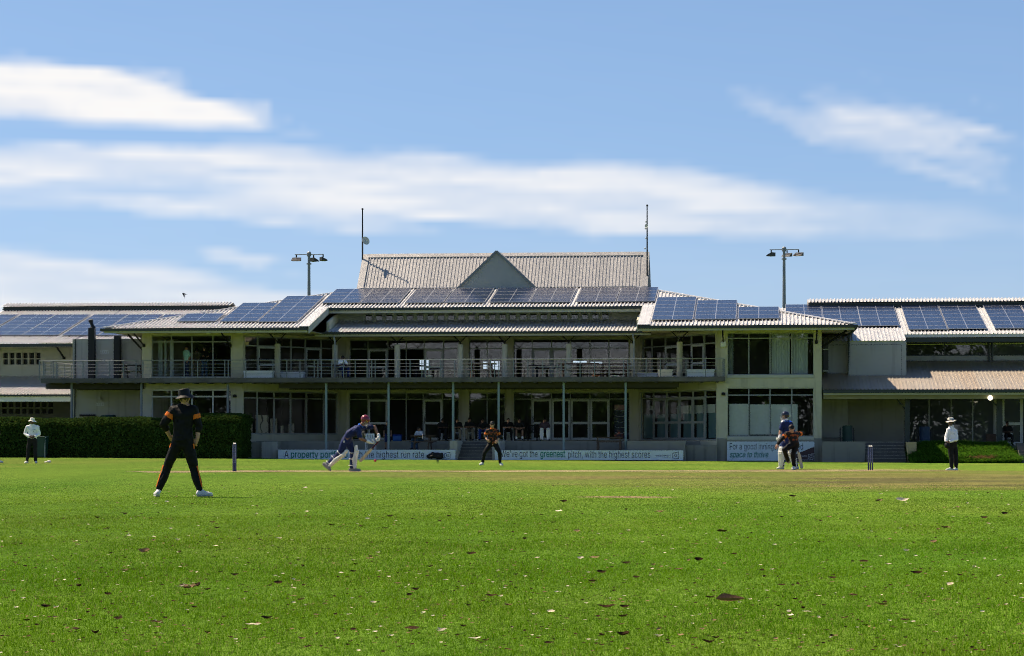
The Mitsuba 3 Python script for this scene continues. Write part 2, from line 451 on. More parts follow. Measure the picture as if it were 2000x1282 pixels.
prin('m_hair', (0.012, 0.009, 0.007), 0.6, 0.3)
prin('m_hairbrown', (0.05, 0.03, 0.018), 0.6, 0.3)
prin('m_shoe', speckled((0.55, 0.54, 0.52), (0.68, 0.67, 0.65), 14, 1), 0.6, 0.3)
prin('m_shoegrey', (0.22, 0.22, 0.22), 0.6, 0.3)
prin('m_sole', (0.30, 0.30, 0.30), 0.7, 0.3)
prin('m_helmetred', (0.16, 0.012, 0.025), 0.25, 0.5, clearcoat=0.4)
prin('m_helmetnavy', (0.008, 0.011, 0.03), 0.25, 0.5, clearcoat=0.4)
prin('m_willow', speckled((0.55, 0.45, 0.32), (0.66, 0.56, 0.42), 6, 0.2), 0.5, 0.3)
prin('m_grip', (0.10, 0.012, 0.02), 0.7, 0.3)
prin('m_gold', (0.5, 0.33, 0.04), 0.5, 0.4)
# ------------------------------------------------------------------ the ground
GP = [(458, 921, 61.3), (700, 921.5, 62.5), (1000, 921, 65.5), (1700, 919, 70.4), (1860, 920.5, 76.5), (60, 905.5, 90), (960, 911, 87), (355, 971, 38.3), (1525, 917, 72.6),
      (-300, 891, 124), (0, 892.5, 122), (200, 893.5, 120), (450, 895, 119.6), (700, 897.5, 118.6), (1000, 899, 118), (1300, 900.5, 117.4), (1600, 902.5, 116.6), (1900, 904, 115.6), (2300, 906, 114)]
GP = [atd(*g) for g in GP] + [np.array([x, y, 0.0]) for x in (-8, 0, 8) for y in (-40, 0, 15, 25)]
GP = np.array(GP)


def gz(x, y):
    x, y = np.asarray(x, float), np.asarray(y, float)
    d = (x[..., None] - GP[:, 0]) ** 2 + (y[..., None] - GP[:, 1]) ** 2
    w = 1 / (d + 2.0) ** 1.5
    return (w * GP[:, 2]).sum(-1) / w.sum(-1)


# wicket line, for the worn square and the pitch
WL, WR = atd(458, 921, 61.3), atd(1700, 919, 70.4)
PD = (WR - WL)[:2] / np.linalg.norm((WR - WL)[:2]); PN = np.array([PD[1], -PD[0]])      # along the pitch, and across it towards the camera
pdx, pdy, pnx, pny, wlx, wly = map(float, (*PD, *PN, *WL[:2]))


BARE = [float(q) for q in atd(1218, 977, 38.6)[:2]]
def lawn_col(p, n, uv):
    big = fbm(p.x * 0.10, p.y * 0.05, 1.0, 3)
    med = fbm(p.x * 0.7, p.y * 0.22, 5.0, 3)
    fine = fbm(p.x * 9, p.y * 2.2, 2.0, 3)
    tiny = noise(p.x * 55, p.y * 14, 4.0)
    g = mix((0.066, 0.138, 0.012), (0.110, 0.180, 0.020), dr.clip((big - 0.5) * 1.5 + (med - 0.5) * 1.1 + 0.5, 0, 1))
    g = g * (0.62 + 0.40 * fine + 0.36 * tiny)
    yellow = smoothstep(0.50, 0.72, fbm(p.x * 0.22, p.y * 0.09, 9.0, 3))
    far = smoothstep(55, 85, p.y)
    g = mix(g, mi.Color3f(0.16, 0.18, 0.035) * (0.7 + 0.5 * fine), dr.clip(yellow * 0.40 * (0.4 + 0.6 * far) + far * 0.12, 0, 1))
    # the square: closely mown, dry
    s = (p.x - wlx) * pdx + (p.y - wly) * pdy
    t = (p.x - wlx) * pnx + (p.y - wly) * pny
    w = (fbm(p.x * 0.5, p.y * 0.3, 3.0, 3) - 0.5)
    sq = smoothstep(-1.5, 5.5, s + 5 * w) * smoothstep(23.4, 22.9, t + 0.3 * w) * smoothstep(-3.2, -2.4, t) * smoothstep(40, 30, s)
    sq = sq * (0.60 + 0.40 * smoothstep(0.38, 0.62, fbm(s * 0.18, t * 0.55, 6.0, 3)))
    dry = mix((0.105, 0.115, 0.025), (0.185, 0.150, 0.060), dr.clip(fbm(s * 0.5, t * 1.1, 7.0, 4) * 1.6 - 0.3, 0, 1)) * (0.75 + 0.4 * fine)
    c = mix(g, dry, sq * 0.9)
    # worn pitches beside the match pitch
    scuff = smoothstep(0.50, 0.62, fbm(s * 0.28, t * 0.8, 12.0, 4)) * smoothstep(9.0, 12.0, t) * smoothstep(25, 20, t) * smoothstep(3, 8, s) * smoothstep(24, 17, s)
    c = mix(c, mi.Color3f(0.085, 0.075, 0.035) * (0.6 + 0.7 * fine), scuff * 0.75)
    bare = smoothstep(1.0, 0.6, dr.sqrt(dr.square((p.x - BARE[0]) / 1.0) + dr.square((p.y - BARE[1]) / 0.75)) + 0.8 * (fbm(p.x * 2.5, p.y * 3, 8.0, 3) - 0.5))
    c = mix(c, mi.Color3f(0.25, 0.165, 0.105) * (0.6 + 0.7 * fine), bare * 0.8)
    return c
scene['m_lawn'] = two({'type': 'bumpmap', 'tex': proc(lambda p, n, uv: fbm(p.x * 16, p.y * 7, 0.0, 3), 0.01), 'scale': 0.05,
                       'bsdf': {'type': 'principled', 'base_color': proc(lawn_col), 'roughness': 0.95, 'specular': 0.05}})


def pitch_col(p, n, uv):
    s = (p.x - wlx) * pdx + (p.y - wly) * pdy
    t = (p.x - wlx) * pnx + (p.y - wly) * pny
    f = fbm(s * 1.3, t * 4, 3.0, 4)
    fine = fbm(p.x * 9, p.y * 3, 2.0, 3)
    c = mix((0.14, 0.145, 0.04), (0.30, 0.235, 0.125), dr.clip(f * 1.9 - 0.45, 0, 1)) * (0.7 + 0.5 * fine)
    foot = smoothstep(0.50, 0.66, fbm(s * 0.9, t * 2.0, 21.0, 3)) * smoothstep(6.5, 2.0, dr.abs(dr.abs(s - 10.06) - 8.2))
    return mix(c, mi.Color3f(0.13, 0.07, 0.05), foot * 0.7)
prin('m_pitch', proc(pitch_col), 0.9, 0.15)

# lawn: one sheet, finer where it is seen
def grid_sheet(xs, ys, zfn):
    gx, gy = np.meshgrid(xs, ys)
    v = np.stack([gx, gy, zfn(gx, gy)], -1).reshape(-1, 3)
    nx = len(xs); i, j = np.meshgrid(np.arange(nx - 1), np.arange(len(ys) - 1))
    a = (j * nx + i).ravel()
    return v, np.stack([a, a + 1, a + nx + 1, a + nx], 1)
xs = np.concatenate([[-900, -400, -200, -120, -80], np.arange(-60, 41, 1.5), [60, 90, 150, 300, 900]])
ys = np.concatenate([[-900, -400, -150, -60, -30, -10], np.arange(0, 126, 1.5), [140, 170, 250, 500, 1200]])
LV = grid_sheet(xs, ys, gz)
solo('lawn', LV, 'm_lawn', 'mown green cricket field strewn with dead leaves', 'lawn', kind='structure', smooth=True)

# the match pitch: a strip 3 m wide lying 4 mm above the lawn, its edges worn uneven
def pitch_sheet():
    rng = np.random.default_rng(5)
    S = np.linspace(-2.6, 22.8, 120)
    w0 = -1.5 + 0.16 * (meshkit.noise(np.stack([S * 1.3, S * 0, S * 0], -1), 3) - 0.5) * 2
    w1 = 1.5 + 0.16 * (meshkit.noise(np.stack([S * 1.3, S * 0 + 5, S * 0], -1), 4) - 0.5) * 2
    v = []
    for s, a, b in zip(S, w0, w1):
        for k in range(5):
            q = WL[:2] + PD * s + PN * (a + (b - a) * k / 4)
            v.append([*q, 0])
    v = np.array(v); v[:, 2] = gz(v[:, 0], v[:, 1]) + 0.005
    a = (np.arange(119)[:, None] * 5 + np.arange(4)).ravel()
    return v, np.stack([a, a + 1, a + 6, a + 5], 1)
solo('pitch', pitch_sheet(), 'm_pitch', 'dry straw-coloured cricket pitch between the two wickets', 'pitch', kind='structure', smooth=True)


# grass blades: real blades where the lawn is near enough to show them, thinning out with distance
def blades():
    rng = np.random.default_rng(11)
    out = []
    for d0, d1, dens in ((8.5, 11, 6000), (11, 14, 4800), (14, 18, 3100), (18, 23, 2000), (23, 30, 1150), (30, 38, 560), (38, 48, 190)):
        area = (d1**2 - d0**2) * 0.23
        n = int(area * dens)
        d = np.sqrt(rng.uniform(d0**2, d1**2, n)); a = rng.uniform(-0.235, 0.235, n)
        xy = d[:, None] * (FWD[:2] + a[:, None] * RGT[:2])
        out.append((xy, np.full(n, math.sqrt(6000 / dens))))
    xy = np.vstack([o[0] for o in out]); k = np.concatenate([o[1] for o in out])
    n = len(xy)
    s = (xy - WL[:2]) @ PD; t = (xy - WL[:2]) @ PN
    dd = np.linalg.norm(xy, axis=1)
    z = gz(xy[:, 0], xy[:, 1])
    patch = meshkit.noise(np.stack([xy[:, 0] * 1.1, xy[:, 1] * 0.8, 0 * z], -1), 2)
    patch2 = meshkit.noise(np.stack([xy[:, 0] * 5, xy[:, 1] * 4, 0 * z], -1), 8)
    h = rng.uniform(0.012, 0.032, n) * (0.75 + 0.5 * patch) * (0.8 + 0.4 * patch2) * np.clip(1.25 - dd / 60, 0.5, 1)
    w = rng.uniform(0.0011, 0.0021, n) * k ** 0.9
    az = rng.uniform(0, 2 * np.pi, n)
    side = np.stack([np.cos(az), np.sin(az), 0 * az], -1)
    lean = np.stack([rng.normal(0, 0.38, n), rng.normal(0, 0.38, n), np.ones(n)], -1)
    base = np.stack([xy[:, 0], xy[:, 1], z - 0.004], -1)
    tip = base + lean * h[:, None]
    v = np.stack([base - side * w[:, None], base + side * w[:, None], tip], 1).reshape(-1, 3)
    f = np.arange(3 * n).reshape(-1, 3)
    tone = rng.uniform(0, 1, n)[:, None]
    big = meshkit.noise(np.stack([xy[:, 0] * 0.25, xy[:, 1] * 0.15, 0 * z + 3], -1), 5)[:, None]
    c = (1 - tone) * np.array([0.086, 0.194, 0.002]) + tone * np.array([0.138, 0.278, 0.006])
    band = meshkit.noise(np.stack([xy[:, 0] * 0.07, xy[:, 1] * 0.42, 0 * z + 7], -1), 15)[:, None]
    c = c * (0.70 + 0.34 * big + 0.26 * band)
    c[:, 0] *= 0.90 + 0.30 * meshkit.noise(np.stack([xy[:, 0] * 0.45, xy[:, 1] * 0.3, 0 * z + 1], -1), 19)
    dead = (rng.uniform(0, 1, n) < 0.035 + 0.05 * (patch > 0.6))[:, None]
    c = np.where(dead, np.array([0.30, 0.27, 0.10]) * (0.6 + 0.6 * tone), c)
    return (v, f), np.repeat(c, 3, 0)
gm, gc = blades()
scene['m_blade'] = {'type': 'principledthin', 'base_color': {'type': 'mesh_attribute', 'name': 'vertex_color'}, 'roughness': 0.85, 'diff_trans': 0.9, 'spec_trans': 0.0, 'eta': 1.25}
solo('grass', gm, 'm_blade', 'short green blades of mown grass across the field', 'grass', kind='stuff', smooth=False, color=gc)
# ------------------------------------------------------------------ the clubhouse
TB = 0.232
YE = 116.2                                  # pavilion eaves
ROOF = Plane(YE, 6.52, TB)
YF, YL, YC, YB, YCOL, YPOST = 118.0, 118.6, 124.5, 117.2, 121.0, 117.6     # right and left pavilion fronts, recessed wall, balcony edge, columns, posts
ZT, ZLOW, ZFL, ZSOF = 0.82, 0.36, 4.03, 6.36   # terrace, lower terrace, upper floor, soffit
YBACK = 138.0
CH = tag('clubhouse', 'long two-storey clubhouse with hipped metal roof, balcony and steep central gable', 'building')
XL0, XL1 = X(277, YL), X(474, YL)           # left pavilion
XR0, XR1 = X(1400, YF), X(1605, YF)         # right pavilion
XRL, XRR = X(203, YE), X(1669, YE)          # roof corners
YTOP = 127.4; ZTOP = float(ROOF.z(YTOP))
XV0, XV1 = X(600, YE), X(1248, YE)          # the notch in the roof between the pavilions
YN = 121.7                                   # its back edge
HL, HR = XRL + (YTOP - YE), XRR - (YTOP - YE)
FL, FRr, FC = Fr(XL0, YL, XL1, YL), Fr(XR0, YF, XR1, YF), Fr(-40, YC, 10, YC)
XC0, XC1 = X(676, YC), X(1247, YC)
FAL = Fr(XL1, YL, XC0, YC)                   # splayed walls
FAR = Fr(XC1, YC, XR0, YF)

# --- roofs
rf = key_for('roof', CH)
lo = lambda x: YN if XV0 < x < XV1 else YE
hi = lambda x: min(YTOP, YE + (x - XRL), YE + (XRR - x))
mb = MB()
for a, b in ((XRL, XV0), (XV0 + 1e-4, XV1 - 1e-4), (XV1, XRR)):
    mb.add(*ribbed(a, b, lo, hi, ROOF.z).mesh())
put('sheet', mb, 'm_roof', rf, smooth=False)
# back slopes and hips out of sight, plain sheets
mb = MB()
YR2 = 131.4; D = YTOP - YE; YE2 = YR2 + D
e, t = 6.52, ZTOP
mb.quad((XRL, YE2, e), (XRR, YE2, e), (HR, YR2, t), (HL, YR2, t))
mb.quad((XRL, YE, e), (XRL, YE2, e), (HL, YR2, t), (HL, YTOP, t))
mb.quad((XRR, YE2, e), (XRR, YE, e), (HR, YTOP, t), (HR, YR2, t))
put('rear_sheet', mb, 'm_roof', rf, smooth=False)
mb = MB()
for x0, x1 in ((XRL, HL), (XRR, HR)):
    mb = MB()
    p, q = np.array([x0, YE, e + 0.05]), np.array([x1, YTOP, t + 0.05])
    d = (q - p) / np.linalg.norm(q - p); s = np.cross(d, [0, 0, 1]); s /= np.linalg.norm(s); up = np.cross(s, d)
    mb.obox((p + q) / 2, (q - p) / 2, s * 0.16, up * 0.022)
    put('hip_cap', mb, 'm_cap', rf)
# verge flashings beside the notch
mb = MB(); mg = MB()
for x0, x1, wo in ((XV0 - 0.42, XV0 + 0.06, 0), (XV1 - 0.06, XV1 + 0.50, 0)):
    z0, z1 = ROOF.z(YE), ROOF.z(YN)
    v = [[x, y, ROOF.z(y) + h] for x in (x0, x1) for y in (YE - 0.02, YN) for h in (0.045, 0.065)]
    put('verge_flashing', MB().add(v, BOXF), 'm_cap', rf)
for x0, x1 in ((XV0 + 0.062, XV0 + 0.10), (XV1 - 0.10, XV1 - 0.062)):
    v = [[x, y, ROOF.z(y) + h] for x in (x0, x1) for y in (YE - 0.02, YN) for h in (-0.30, 0.06)]
    put('barge_board', MB().add(v, BOXF), 'm_fascia', rf)
# gutters and fascias
def gutter(x0, x1, y, ztop, parent, hgt=0.15, fas=0.10, yoff=0.06):
    mb = MB().box(x0, x1, y - 0.16, y - 0.03, ztop - hgt, ztop - 0.02)
    mb.box(x0, x1, y - 0.175, y - 0.16, ztop - hgt * 0.5, ztop - 0.015)
    put('gutter', mb, 'm_gutter', parent)
    put('fascia', MB().box(x0, x1, y - 0.028, y + 0.02, ztop - hgt - fas, ztop - 0.03), 'm_fascia', parent)
gutter(XRL, XV0, YE, 6.52, CH)
gutter(XV1, XRR, YE, 6.52, CH)
gutter(XV0 + 0.1, XV1 - 0.1, YN, float(ROOF.z(YN)), CH, fas=0.14)
mb = MB().box(XRL - 0.16, XRL - 0.02, YE - 0.16, YE2, 6.37, 6.50).box(XRR + 0.02, XRR + 0.16, YE - 0.16, YE2, 6.37, 6.50)
put('side_gutter', mb, 'm_gutter', CH)
# clerestory wall and its little windows, above the lower middle roof
YK, YLOW = 123.15, 120.3
LOWER = Plane(YLOW, 6.46, TB)
XK0, XK1 = XV0 + 0.11, XV1 - 0.11
FK = Fr(XK0, YK, XK1, YK)
put('lower_sheet', ribbed(XV0 + 0.12, XV1 - 0.12, lambda x: YLOW, lambda x: YK, LOWER.z), 'm_roof', rf, smooth=False)
gutter(XV0 - 0.4, XV1 + 0.4, YLOW, 6.46, CH, hgt=0.13, fas=0.10)
kz0, kz1 = float(LOWER.z(YK)), 7.62
kpx = [X(661 + 20.2 * i + 2.5, YK) - XK0 for i in range(25)]
holes = []
kw = []
for i in range(1, 25):
    u = X(711 + 20.1 * (i - 1) + 2.0, YK) - XK0
    w = 14.5 * 123.5 / FOC
    if u + w < X(1218, YK) - XK0:
        holes.append((u, kz0 + 0.04, u + w, kz1 - 0.07)); kw.append((u, w))
put('clerestory_wall', holed_wall(FK, 0, FK.len, kz0 - 0.3, kz1, -0.12, 0.0, holes), 'm_render', CH)
for u, w in kw:
    window(CH, FK, [u + 0.02, u + w - 0.02], [kz0 + 0.06, kz1 - 0.09], -0.06, 0.035, 0.05, 'm_alu', name='clerestory_window')
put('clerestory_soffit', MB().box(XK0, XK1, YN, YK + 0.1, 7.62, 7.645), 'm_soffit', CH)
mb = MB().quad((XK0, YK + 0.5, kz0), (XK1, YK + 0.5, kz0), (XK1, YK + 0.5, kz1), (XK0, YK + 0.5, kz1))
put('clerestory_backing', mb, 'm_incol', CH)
for x in (XV0 + 0.2, XV1 - 0.35):    # walls closing the notch under the verges
    put('cheek_wall', MB().add([[xx, y, z] for xx in (x, x + 0.12) for y, z0, z1 in ((YLOW + 0.1, 6.46, 7.0), (YK, 6.46, 7.6)) for z in (z0, z1)], BOXF), 'm_cream', CH)

# --- steep central roof with its dormer
SX0, SX1 = X(697, YTOP) , X(1265, YTOP)
st = key_for('steep_roof', CH)
STP = Plane(YTOP, ZTOP, 1.0)
put('sheet', ribbed(SX0 + 0.3, SX1 - 0.3, lambda x: YTOP, lambda x: YTOP + 1.96, STP.z, 0.185, 0.05), 'm_steeproof', st, smooth=False)
put('rear_sheet', MB().quad((SX0, YTOP + 4, ZTOP), (SX1, YTOP + 4, ZTOP), (SX1, YTOP + 2, ZTOP + 2), (SX0, YTOP + 2, ZTOP + 2)), 'm_steeproof', st, smooth=False)
mb = MB()
for x0, x1 in ((SX0, SX0 + 0.36), (SX1 - 0.33, SX1)):
    mb.add([[x, YTOP + s, ZTOP + s + h] for x in (x0, x1) for s in (-0.02, 1.99) for h in (0.05, 0.085)], BOXF)
mb.add([[x, YTOP + s, ZTOP + s + h] for x in (SX0 + 0.36, SX1 - 0.33) for s in (1.80, 2.0) for h in (0.062, 0.09)], BOXF)
put('ridge_cap', mb, 'm_steeproof', st)
mb = MB()
for x in (SX0 + 0.02, SX1 - 0.06):
    mb.add([[x, YTOP, ZTOP - 0.2], [x, YTOP + 4, ZTOP - 0.2], [x, YTOP + 2, ZTOP + 1.98], [x + 0.04, YTOP, ZTOP - 0.2], [x + 0.04, YTOP + 4, ZTOP - 0.2], [x + 0.04, YTOP + 2, ZTOP + 1.98]],
           [[0, 1, 2], [3, 5, 4], [0, 3, 4], [0, 4, 1], [1, 4, 5], [1, 5, 2], [2, 5, 3], [2, 3, 0]])
put('gable_end', mb, 'm_dark', st)
mb = MB().box(SX0 + 0.2, SX1 - 0.05, YTOP - 0.22, YTOP + 0.02, ZTOP + 0.03, ZTOP + 0.055)
put('apron_flashing', mb, 'm_cap', st)
dk = key_for('gable', CH)
YD = YTOP - 0.12
GA, GZ = X(970, YD), Z(970, 491, YD)
GW = (X(1047, YD) - X(893, YD)) / 2
gb = ZTOP - 0.02
put('face', MB().add([[GA - GW + 0.06, YD, gb], [GA + GW - 0.06, YD, gb], [GA, YD, GZ - 0.06], [GA - GW + 0.06, YD + 0.1, gb], [GA + GW - 0.06, YD + 0.1, gb], [GA, YD + 0.1, GZ - 0.06]],
                     [[0, 1, 2], [3, 5, 4], [0, 3, 4], [0, 4, 1], [1, 4, 5], [1, 5, 2], [2, 5, 3], [2, 3, 0]]), 'm_render', dk)
mb = MB(); mr = MB()
for sg in (-1, 1):
    p, q = np.array([GA + sg * GW, YD - 0.05, gb]), np.array([GA, YD - 0.05, GZ])
    d = (q - p) / np.linalg.norm(q - p); nn = np.array([-d[2], 0, d[0]]) * (-sg)
    mb.obox((p + q) / 2 + nn * 0.0, (q - p) / 2, [0, 0.07, 0], nn * 0.05)
    mr.quad(p + nn * 0.06, q + nn * 0.06, q + nn * 0.06 + [0, 3.2, 0], p + nn * 0.06 + [0, 3.2, 0])
put('barge_board', mb, 'm_galv', dk)
put('sheet', mr, 'm_steeproof', dk, smooth=False)

# --- soffit: one sheet at eaves level, over both pavilions and the balcony
pts = [(XRL, YE + 0.02), (XV0, YE + 0.02), (XV0, YLOW + 0.02), (XV1, YLOW + 0.02), (XV1, YE + 0.02), (XRR, YE + 0.02), (XRR, YE2), (XRL, YE2)]
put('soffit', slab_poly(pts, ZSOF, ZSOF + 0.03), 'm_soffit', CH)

# --- walls
def px_us(fr, cols):
    return [fr.U(c) for c in cols]
ZUT, ZLT = 6.24, 3.36                          # heads of the upper and lower screens
# right pavilion front
h = []
u = px_us(FRr, [1421, 1462.5, 1504, 1546.5, 1589])
zu = [FRr.Zp(1500, y) for y in (733, 661, 650)]; zl = [FRr.Zp(1500, y) for y in (853.5, 772, 758)]
put('wall', holed_wall(FRr, 0, FRr.len, -0.3, ZSOF, -0.25, 0, [(u[0], zu[0], u[-1], zu[2]), (u[0], zl[0], u[-1], zl[2])]), 'm_cream', CH, label='cream front wall of the right pavilion')
window(CH, FRr, u, zu, -0.12); window(CH, FRr, u, zl, -0.12)
put('window_sill', MB().fbox(FRr, u[0] - 0.02, u[-1] + 0.02, zu[0] - 0.14, zu[0] - 0.002, -0.1, 0.06), 'm_fascia', CH)
put('window_sill', MB().fbox(FRr, u[0] - 0.02, u[-1] + 0.02, zl[0] - 0.15, zl[0] - 0.002, -0.1, 0.06), 'm_fascia', CH)
put('plinth', MB().fbox(FRr, 0, FRr.len, -0.35, FRr.Zp(1500, 856.5), 0.0, 0.035), 'm_plinth', CH)
# left pavilion front
ul = px_us(FL, [296, 334, 374, 415, 451])
zu = [ZFL + 0.06, FL.Zp(370, 668), FL.Zp(370, 655)]; zl = [ZT + 0.02, FL.Zp(370, 775), FL.Zp(370, 761)]
put('wall', holed_wall(FL, 0, FL.len, -0.3, ZSOF, -0.25, 0, [(ul[0], zu[0], ul[-1], zu[2]), (ul[0], zl[0], ul[-1], zl[2])]), 'm_cream', CH, label='cream front wall of the left pavilion')
window(CH, FL, ul, zu, -0.12); window(CH, FL, ul, zl, -0.12, 0.07, 0.1, 'm_aluwhite')
# side and back walls
mb = MB()
mb.add(*holed_wall(Fr(XL0 + 0.25, YBACK, XL0 + 0.25, YL + 0.25), 0, YBACK - YL - 0.25, -0.3, ZSOF, 0.0, 0.25).mesh())
put('side_wall', mb, 'm_cream', CH)
put('side_wall', MB().box(XR1 - 0.25, XR1 - 0.002, YF + 0.25, YBACK, -0.3, ZSOF - 0.002), 'm_cream', CH)
FB = Fr(XL0 + 0.25, YBACK, XR1 - 0.25, YBACK)
bh = []
for a, b, y0, y1 in ((819, 838, 723, 703), (826, 836, 714, 704), (943, 953, 723, 707), (957, 976, 723, 706), (1119, 1146, 713, 706), (1152, 1176, 711, 708)):
    bh.append((FB.U(a), FB.Zp(900, y0), FB.U(b), FB.Zp(900, y1)))
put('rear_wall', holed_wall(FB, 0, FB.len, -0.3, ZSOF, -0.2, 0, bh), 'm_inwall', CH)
# recessed middle wall
def bay_wall(fr, u0, u1, holes, label=None):
    put('wall', holed_wall(fr, u0, u1, ZLOW, ZSOF, -0.22, 0, holes), 'm_cream', CH, label=label)
ztr_u, ztr_l = FC.Zp(1000, 681), FC.Zp(1000, 780)
zt_u, zt_l = FC.Zp(1000, 663), FC.Zp(1000, 767)
bays_u = [([683, 718, 757, 793, 828, 866, 896], (2, 3)), ([917, 951, 985], ()), ([1003, 1039, 1077, 1114, 1152, 1189, 1228], ())]
bays_l = [([682, 718, 757, 793, 826, 864, 896], (2, 3)), ([914, 951, 986], ()), ([1003, 1038, 1077, 1114, 1152, 1190, 1229], ())]
H = []
for cols, op in bays_u:
    H.append((FC.U(cols[0]), ZFL + 0.04, FC.U(cols[-1]), zt_u))
for cols, op in bays_l:
    H.append((FC.U(cols[0]), ZT + 0.03, FC.U(cols[-1]), zt_l))
bay_wall(FC, FC.U(676), FC.U(1247), H, 'recessed cream wall behind the balcony columns')
def door(fr, ua, ub, z0, z1, n, mat='m_aluwhite', handle=True, mid=0.42):
    k = key_for('door', CH); fw = 0.09; w = MB()
    zm = z0 + (z1 - z0) * mid
    w.fbox(fr, ua, ua + fw, z0, z1, n, n + 0.05).fbox(fr, ub - fw, ub, z0, z1, n, n + 0.05)
    for a, b in ((z0, z0 + 0.12), (zm - 0.06, zm + 0.06), (z1 - fw, z1)):
        w.fbox(fr, ua + fw, ub - fw, a, b, n + 0.002, n + 0.048)
    put('frame', w, mat, k)
    for a, b in ((z0 + 0.11, zm - 0.05), (zm + 0.05, z1 - fw + 0.01)):
        put('pane', MB().quad(fr.p(ua + fw * 0.9, a, n + 0.025), fr.p(ub - fw * 0.9, a, n + 0.025), fr.p(ub - fw * 0.9, b, n + 0.025), fr.p(ua + fw * 0.9, b, n + 0.025)), 'm_glass', k, smooth=False)
    if handle:
        put('handle', MB().fbox(fr, ua + 0.03, ua + 0.06, zm - 0.02, zm + 0.35, n + 0.05, n + 0.09), 'm_black', k)
for bays, z0, ztr, ztop, lower in ((bays_u, ZFL + 0.05, ztr_u, zt_u, False), (bays_l, ZT + 0.05, ztr_l, zt_l, True)):
    for bi, (cols, op) in enumerate(bays):
        us = px_us(FC, cols)
        skip = [(i, 0) for i in op]
        if bi == 0:
            skip += [(1, 0), (4, 0)]
        if bi == 2 and True:
            skip += [(1, 0), (2, 0), (3, 0), (4, 0)] if lower else [(1, 0), (2, 0)]
        window(CH, FC, us, [z0, ztr, ztop], -0.12, 0.05, 0.09, 'm_alu', skip)
        if bi == 0:
            door(FC, us[1] + 0.03, us[2] - 0.03, z0, ztr - 0.03, -0.12); door(FC, us[4] + 0.03, us[5] - 0.03, z0, ztr - 0.03, -0.12)
        if bi == 2:
            for i in ((1, 2, 3, 4) if lower else (1, 2)):
                door(FC, us[i] + 0.03, us[i + 1] - 0.03, z0, ztr - 0.03, -0.12, 'm_aluwhite' if lower else 'm_alu', i in (1, 3))
# splayed walls
for fr, up_cols, lo_cols, dr_u, dr_l in ((FAL, [479, 506, 543, 571, 599, 630, 658], [476, 505, 538, 570, 601, 635, 661], (1, 4), ()),
                                       (FAR, [1252, 1270, 1296, 1322, 1347, 1372, 1397], [1249, 1273, 1299, 1324, 1350, 1374, 1399], (2, 4), (1, 2, 3, 4))):
    uu, uw = px_us(fr, up_cols), px_us(fr, lo_cols)
    uw = [max(0.08, min(fr.len - 0.08, q)) for q in uw]; uu = [max(0.08, min(fr.len - 0.08, q)) for q in uu]
    left = fr is FAL
    zb_l = ZT + 0.35 if left else ZT + 0.05
    bay_wall(fr, 0, fr.len, [(uu[0], ZFL + 0.04, uu[-1], zt_u), (uw[0], zb_l - 0.01, uw[-1], zt_l)])
    window(CH, fr, uu, [ZFL + 0.05, ztr_u, zt_u], -0.12, 0.06, 0.09, 'm_alu', [(i, 0) for i in dr_u])
    window(CH, fr, uw, [zb_l, ztr_l, zt_l], -0.12, 0.06, 0.09, 'm_alu', [(i, 0) for i in dr_l])
    for i in dr_u:
        door(fr, uu[i] + 0.03, uu[i + 1] - 0.03, ZFL + 0.06, ztr_u - 0.03, -0.12, 'm_aluwhite')
    for i in dr_l:
        door(fr, uw[i] + 0.03, uw[i + 1] - 0.03, ZT + 0.06, ztr_l - 0.03, -0.12, 'm_alu', False)
# --- interiors
fl = [(XL0 + 0.25, YL + 0.25), (XL1, YL + 0.25), (XC0, YC + 0.22), (XC1, YC + 0.22), (XR0, YF + 0.25), (XR1 - 0.25, YF + 0.25), (XR1 - 0.25, YBACK), (XL0 + 0.25, YBACK)]
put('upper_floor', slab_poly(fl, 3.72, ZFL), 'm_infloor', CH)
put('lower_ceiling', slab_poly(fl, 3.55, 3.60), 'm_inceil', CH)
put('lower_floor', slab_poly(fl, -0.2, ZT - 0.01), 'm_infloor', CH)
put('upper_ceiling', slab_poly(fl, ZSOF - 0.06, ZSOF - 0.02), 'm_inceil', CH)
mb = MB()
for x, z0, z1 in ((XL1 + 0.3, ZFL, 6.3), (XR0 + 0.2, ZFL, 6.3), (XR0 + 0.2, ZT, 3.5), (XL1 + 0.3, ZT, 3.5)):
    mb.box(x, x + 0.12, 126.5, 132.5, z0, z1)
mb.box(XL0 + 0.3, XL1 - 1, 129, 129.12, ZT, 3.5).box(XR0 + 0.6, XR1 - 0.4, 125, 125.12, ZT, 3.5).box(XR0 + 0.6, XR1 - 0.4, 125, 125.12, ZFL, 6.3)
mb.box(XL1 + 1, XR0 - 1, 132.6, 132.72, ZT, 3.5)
put('partition_wall', mb, 'm_inwall', CH)
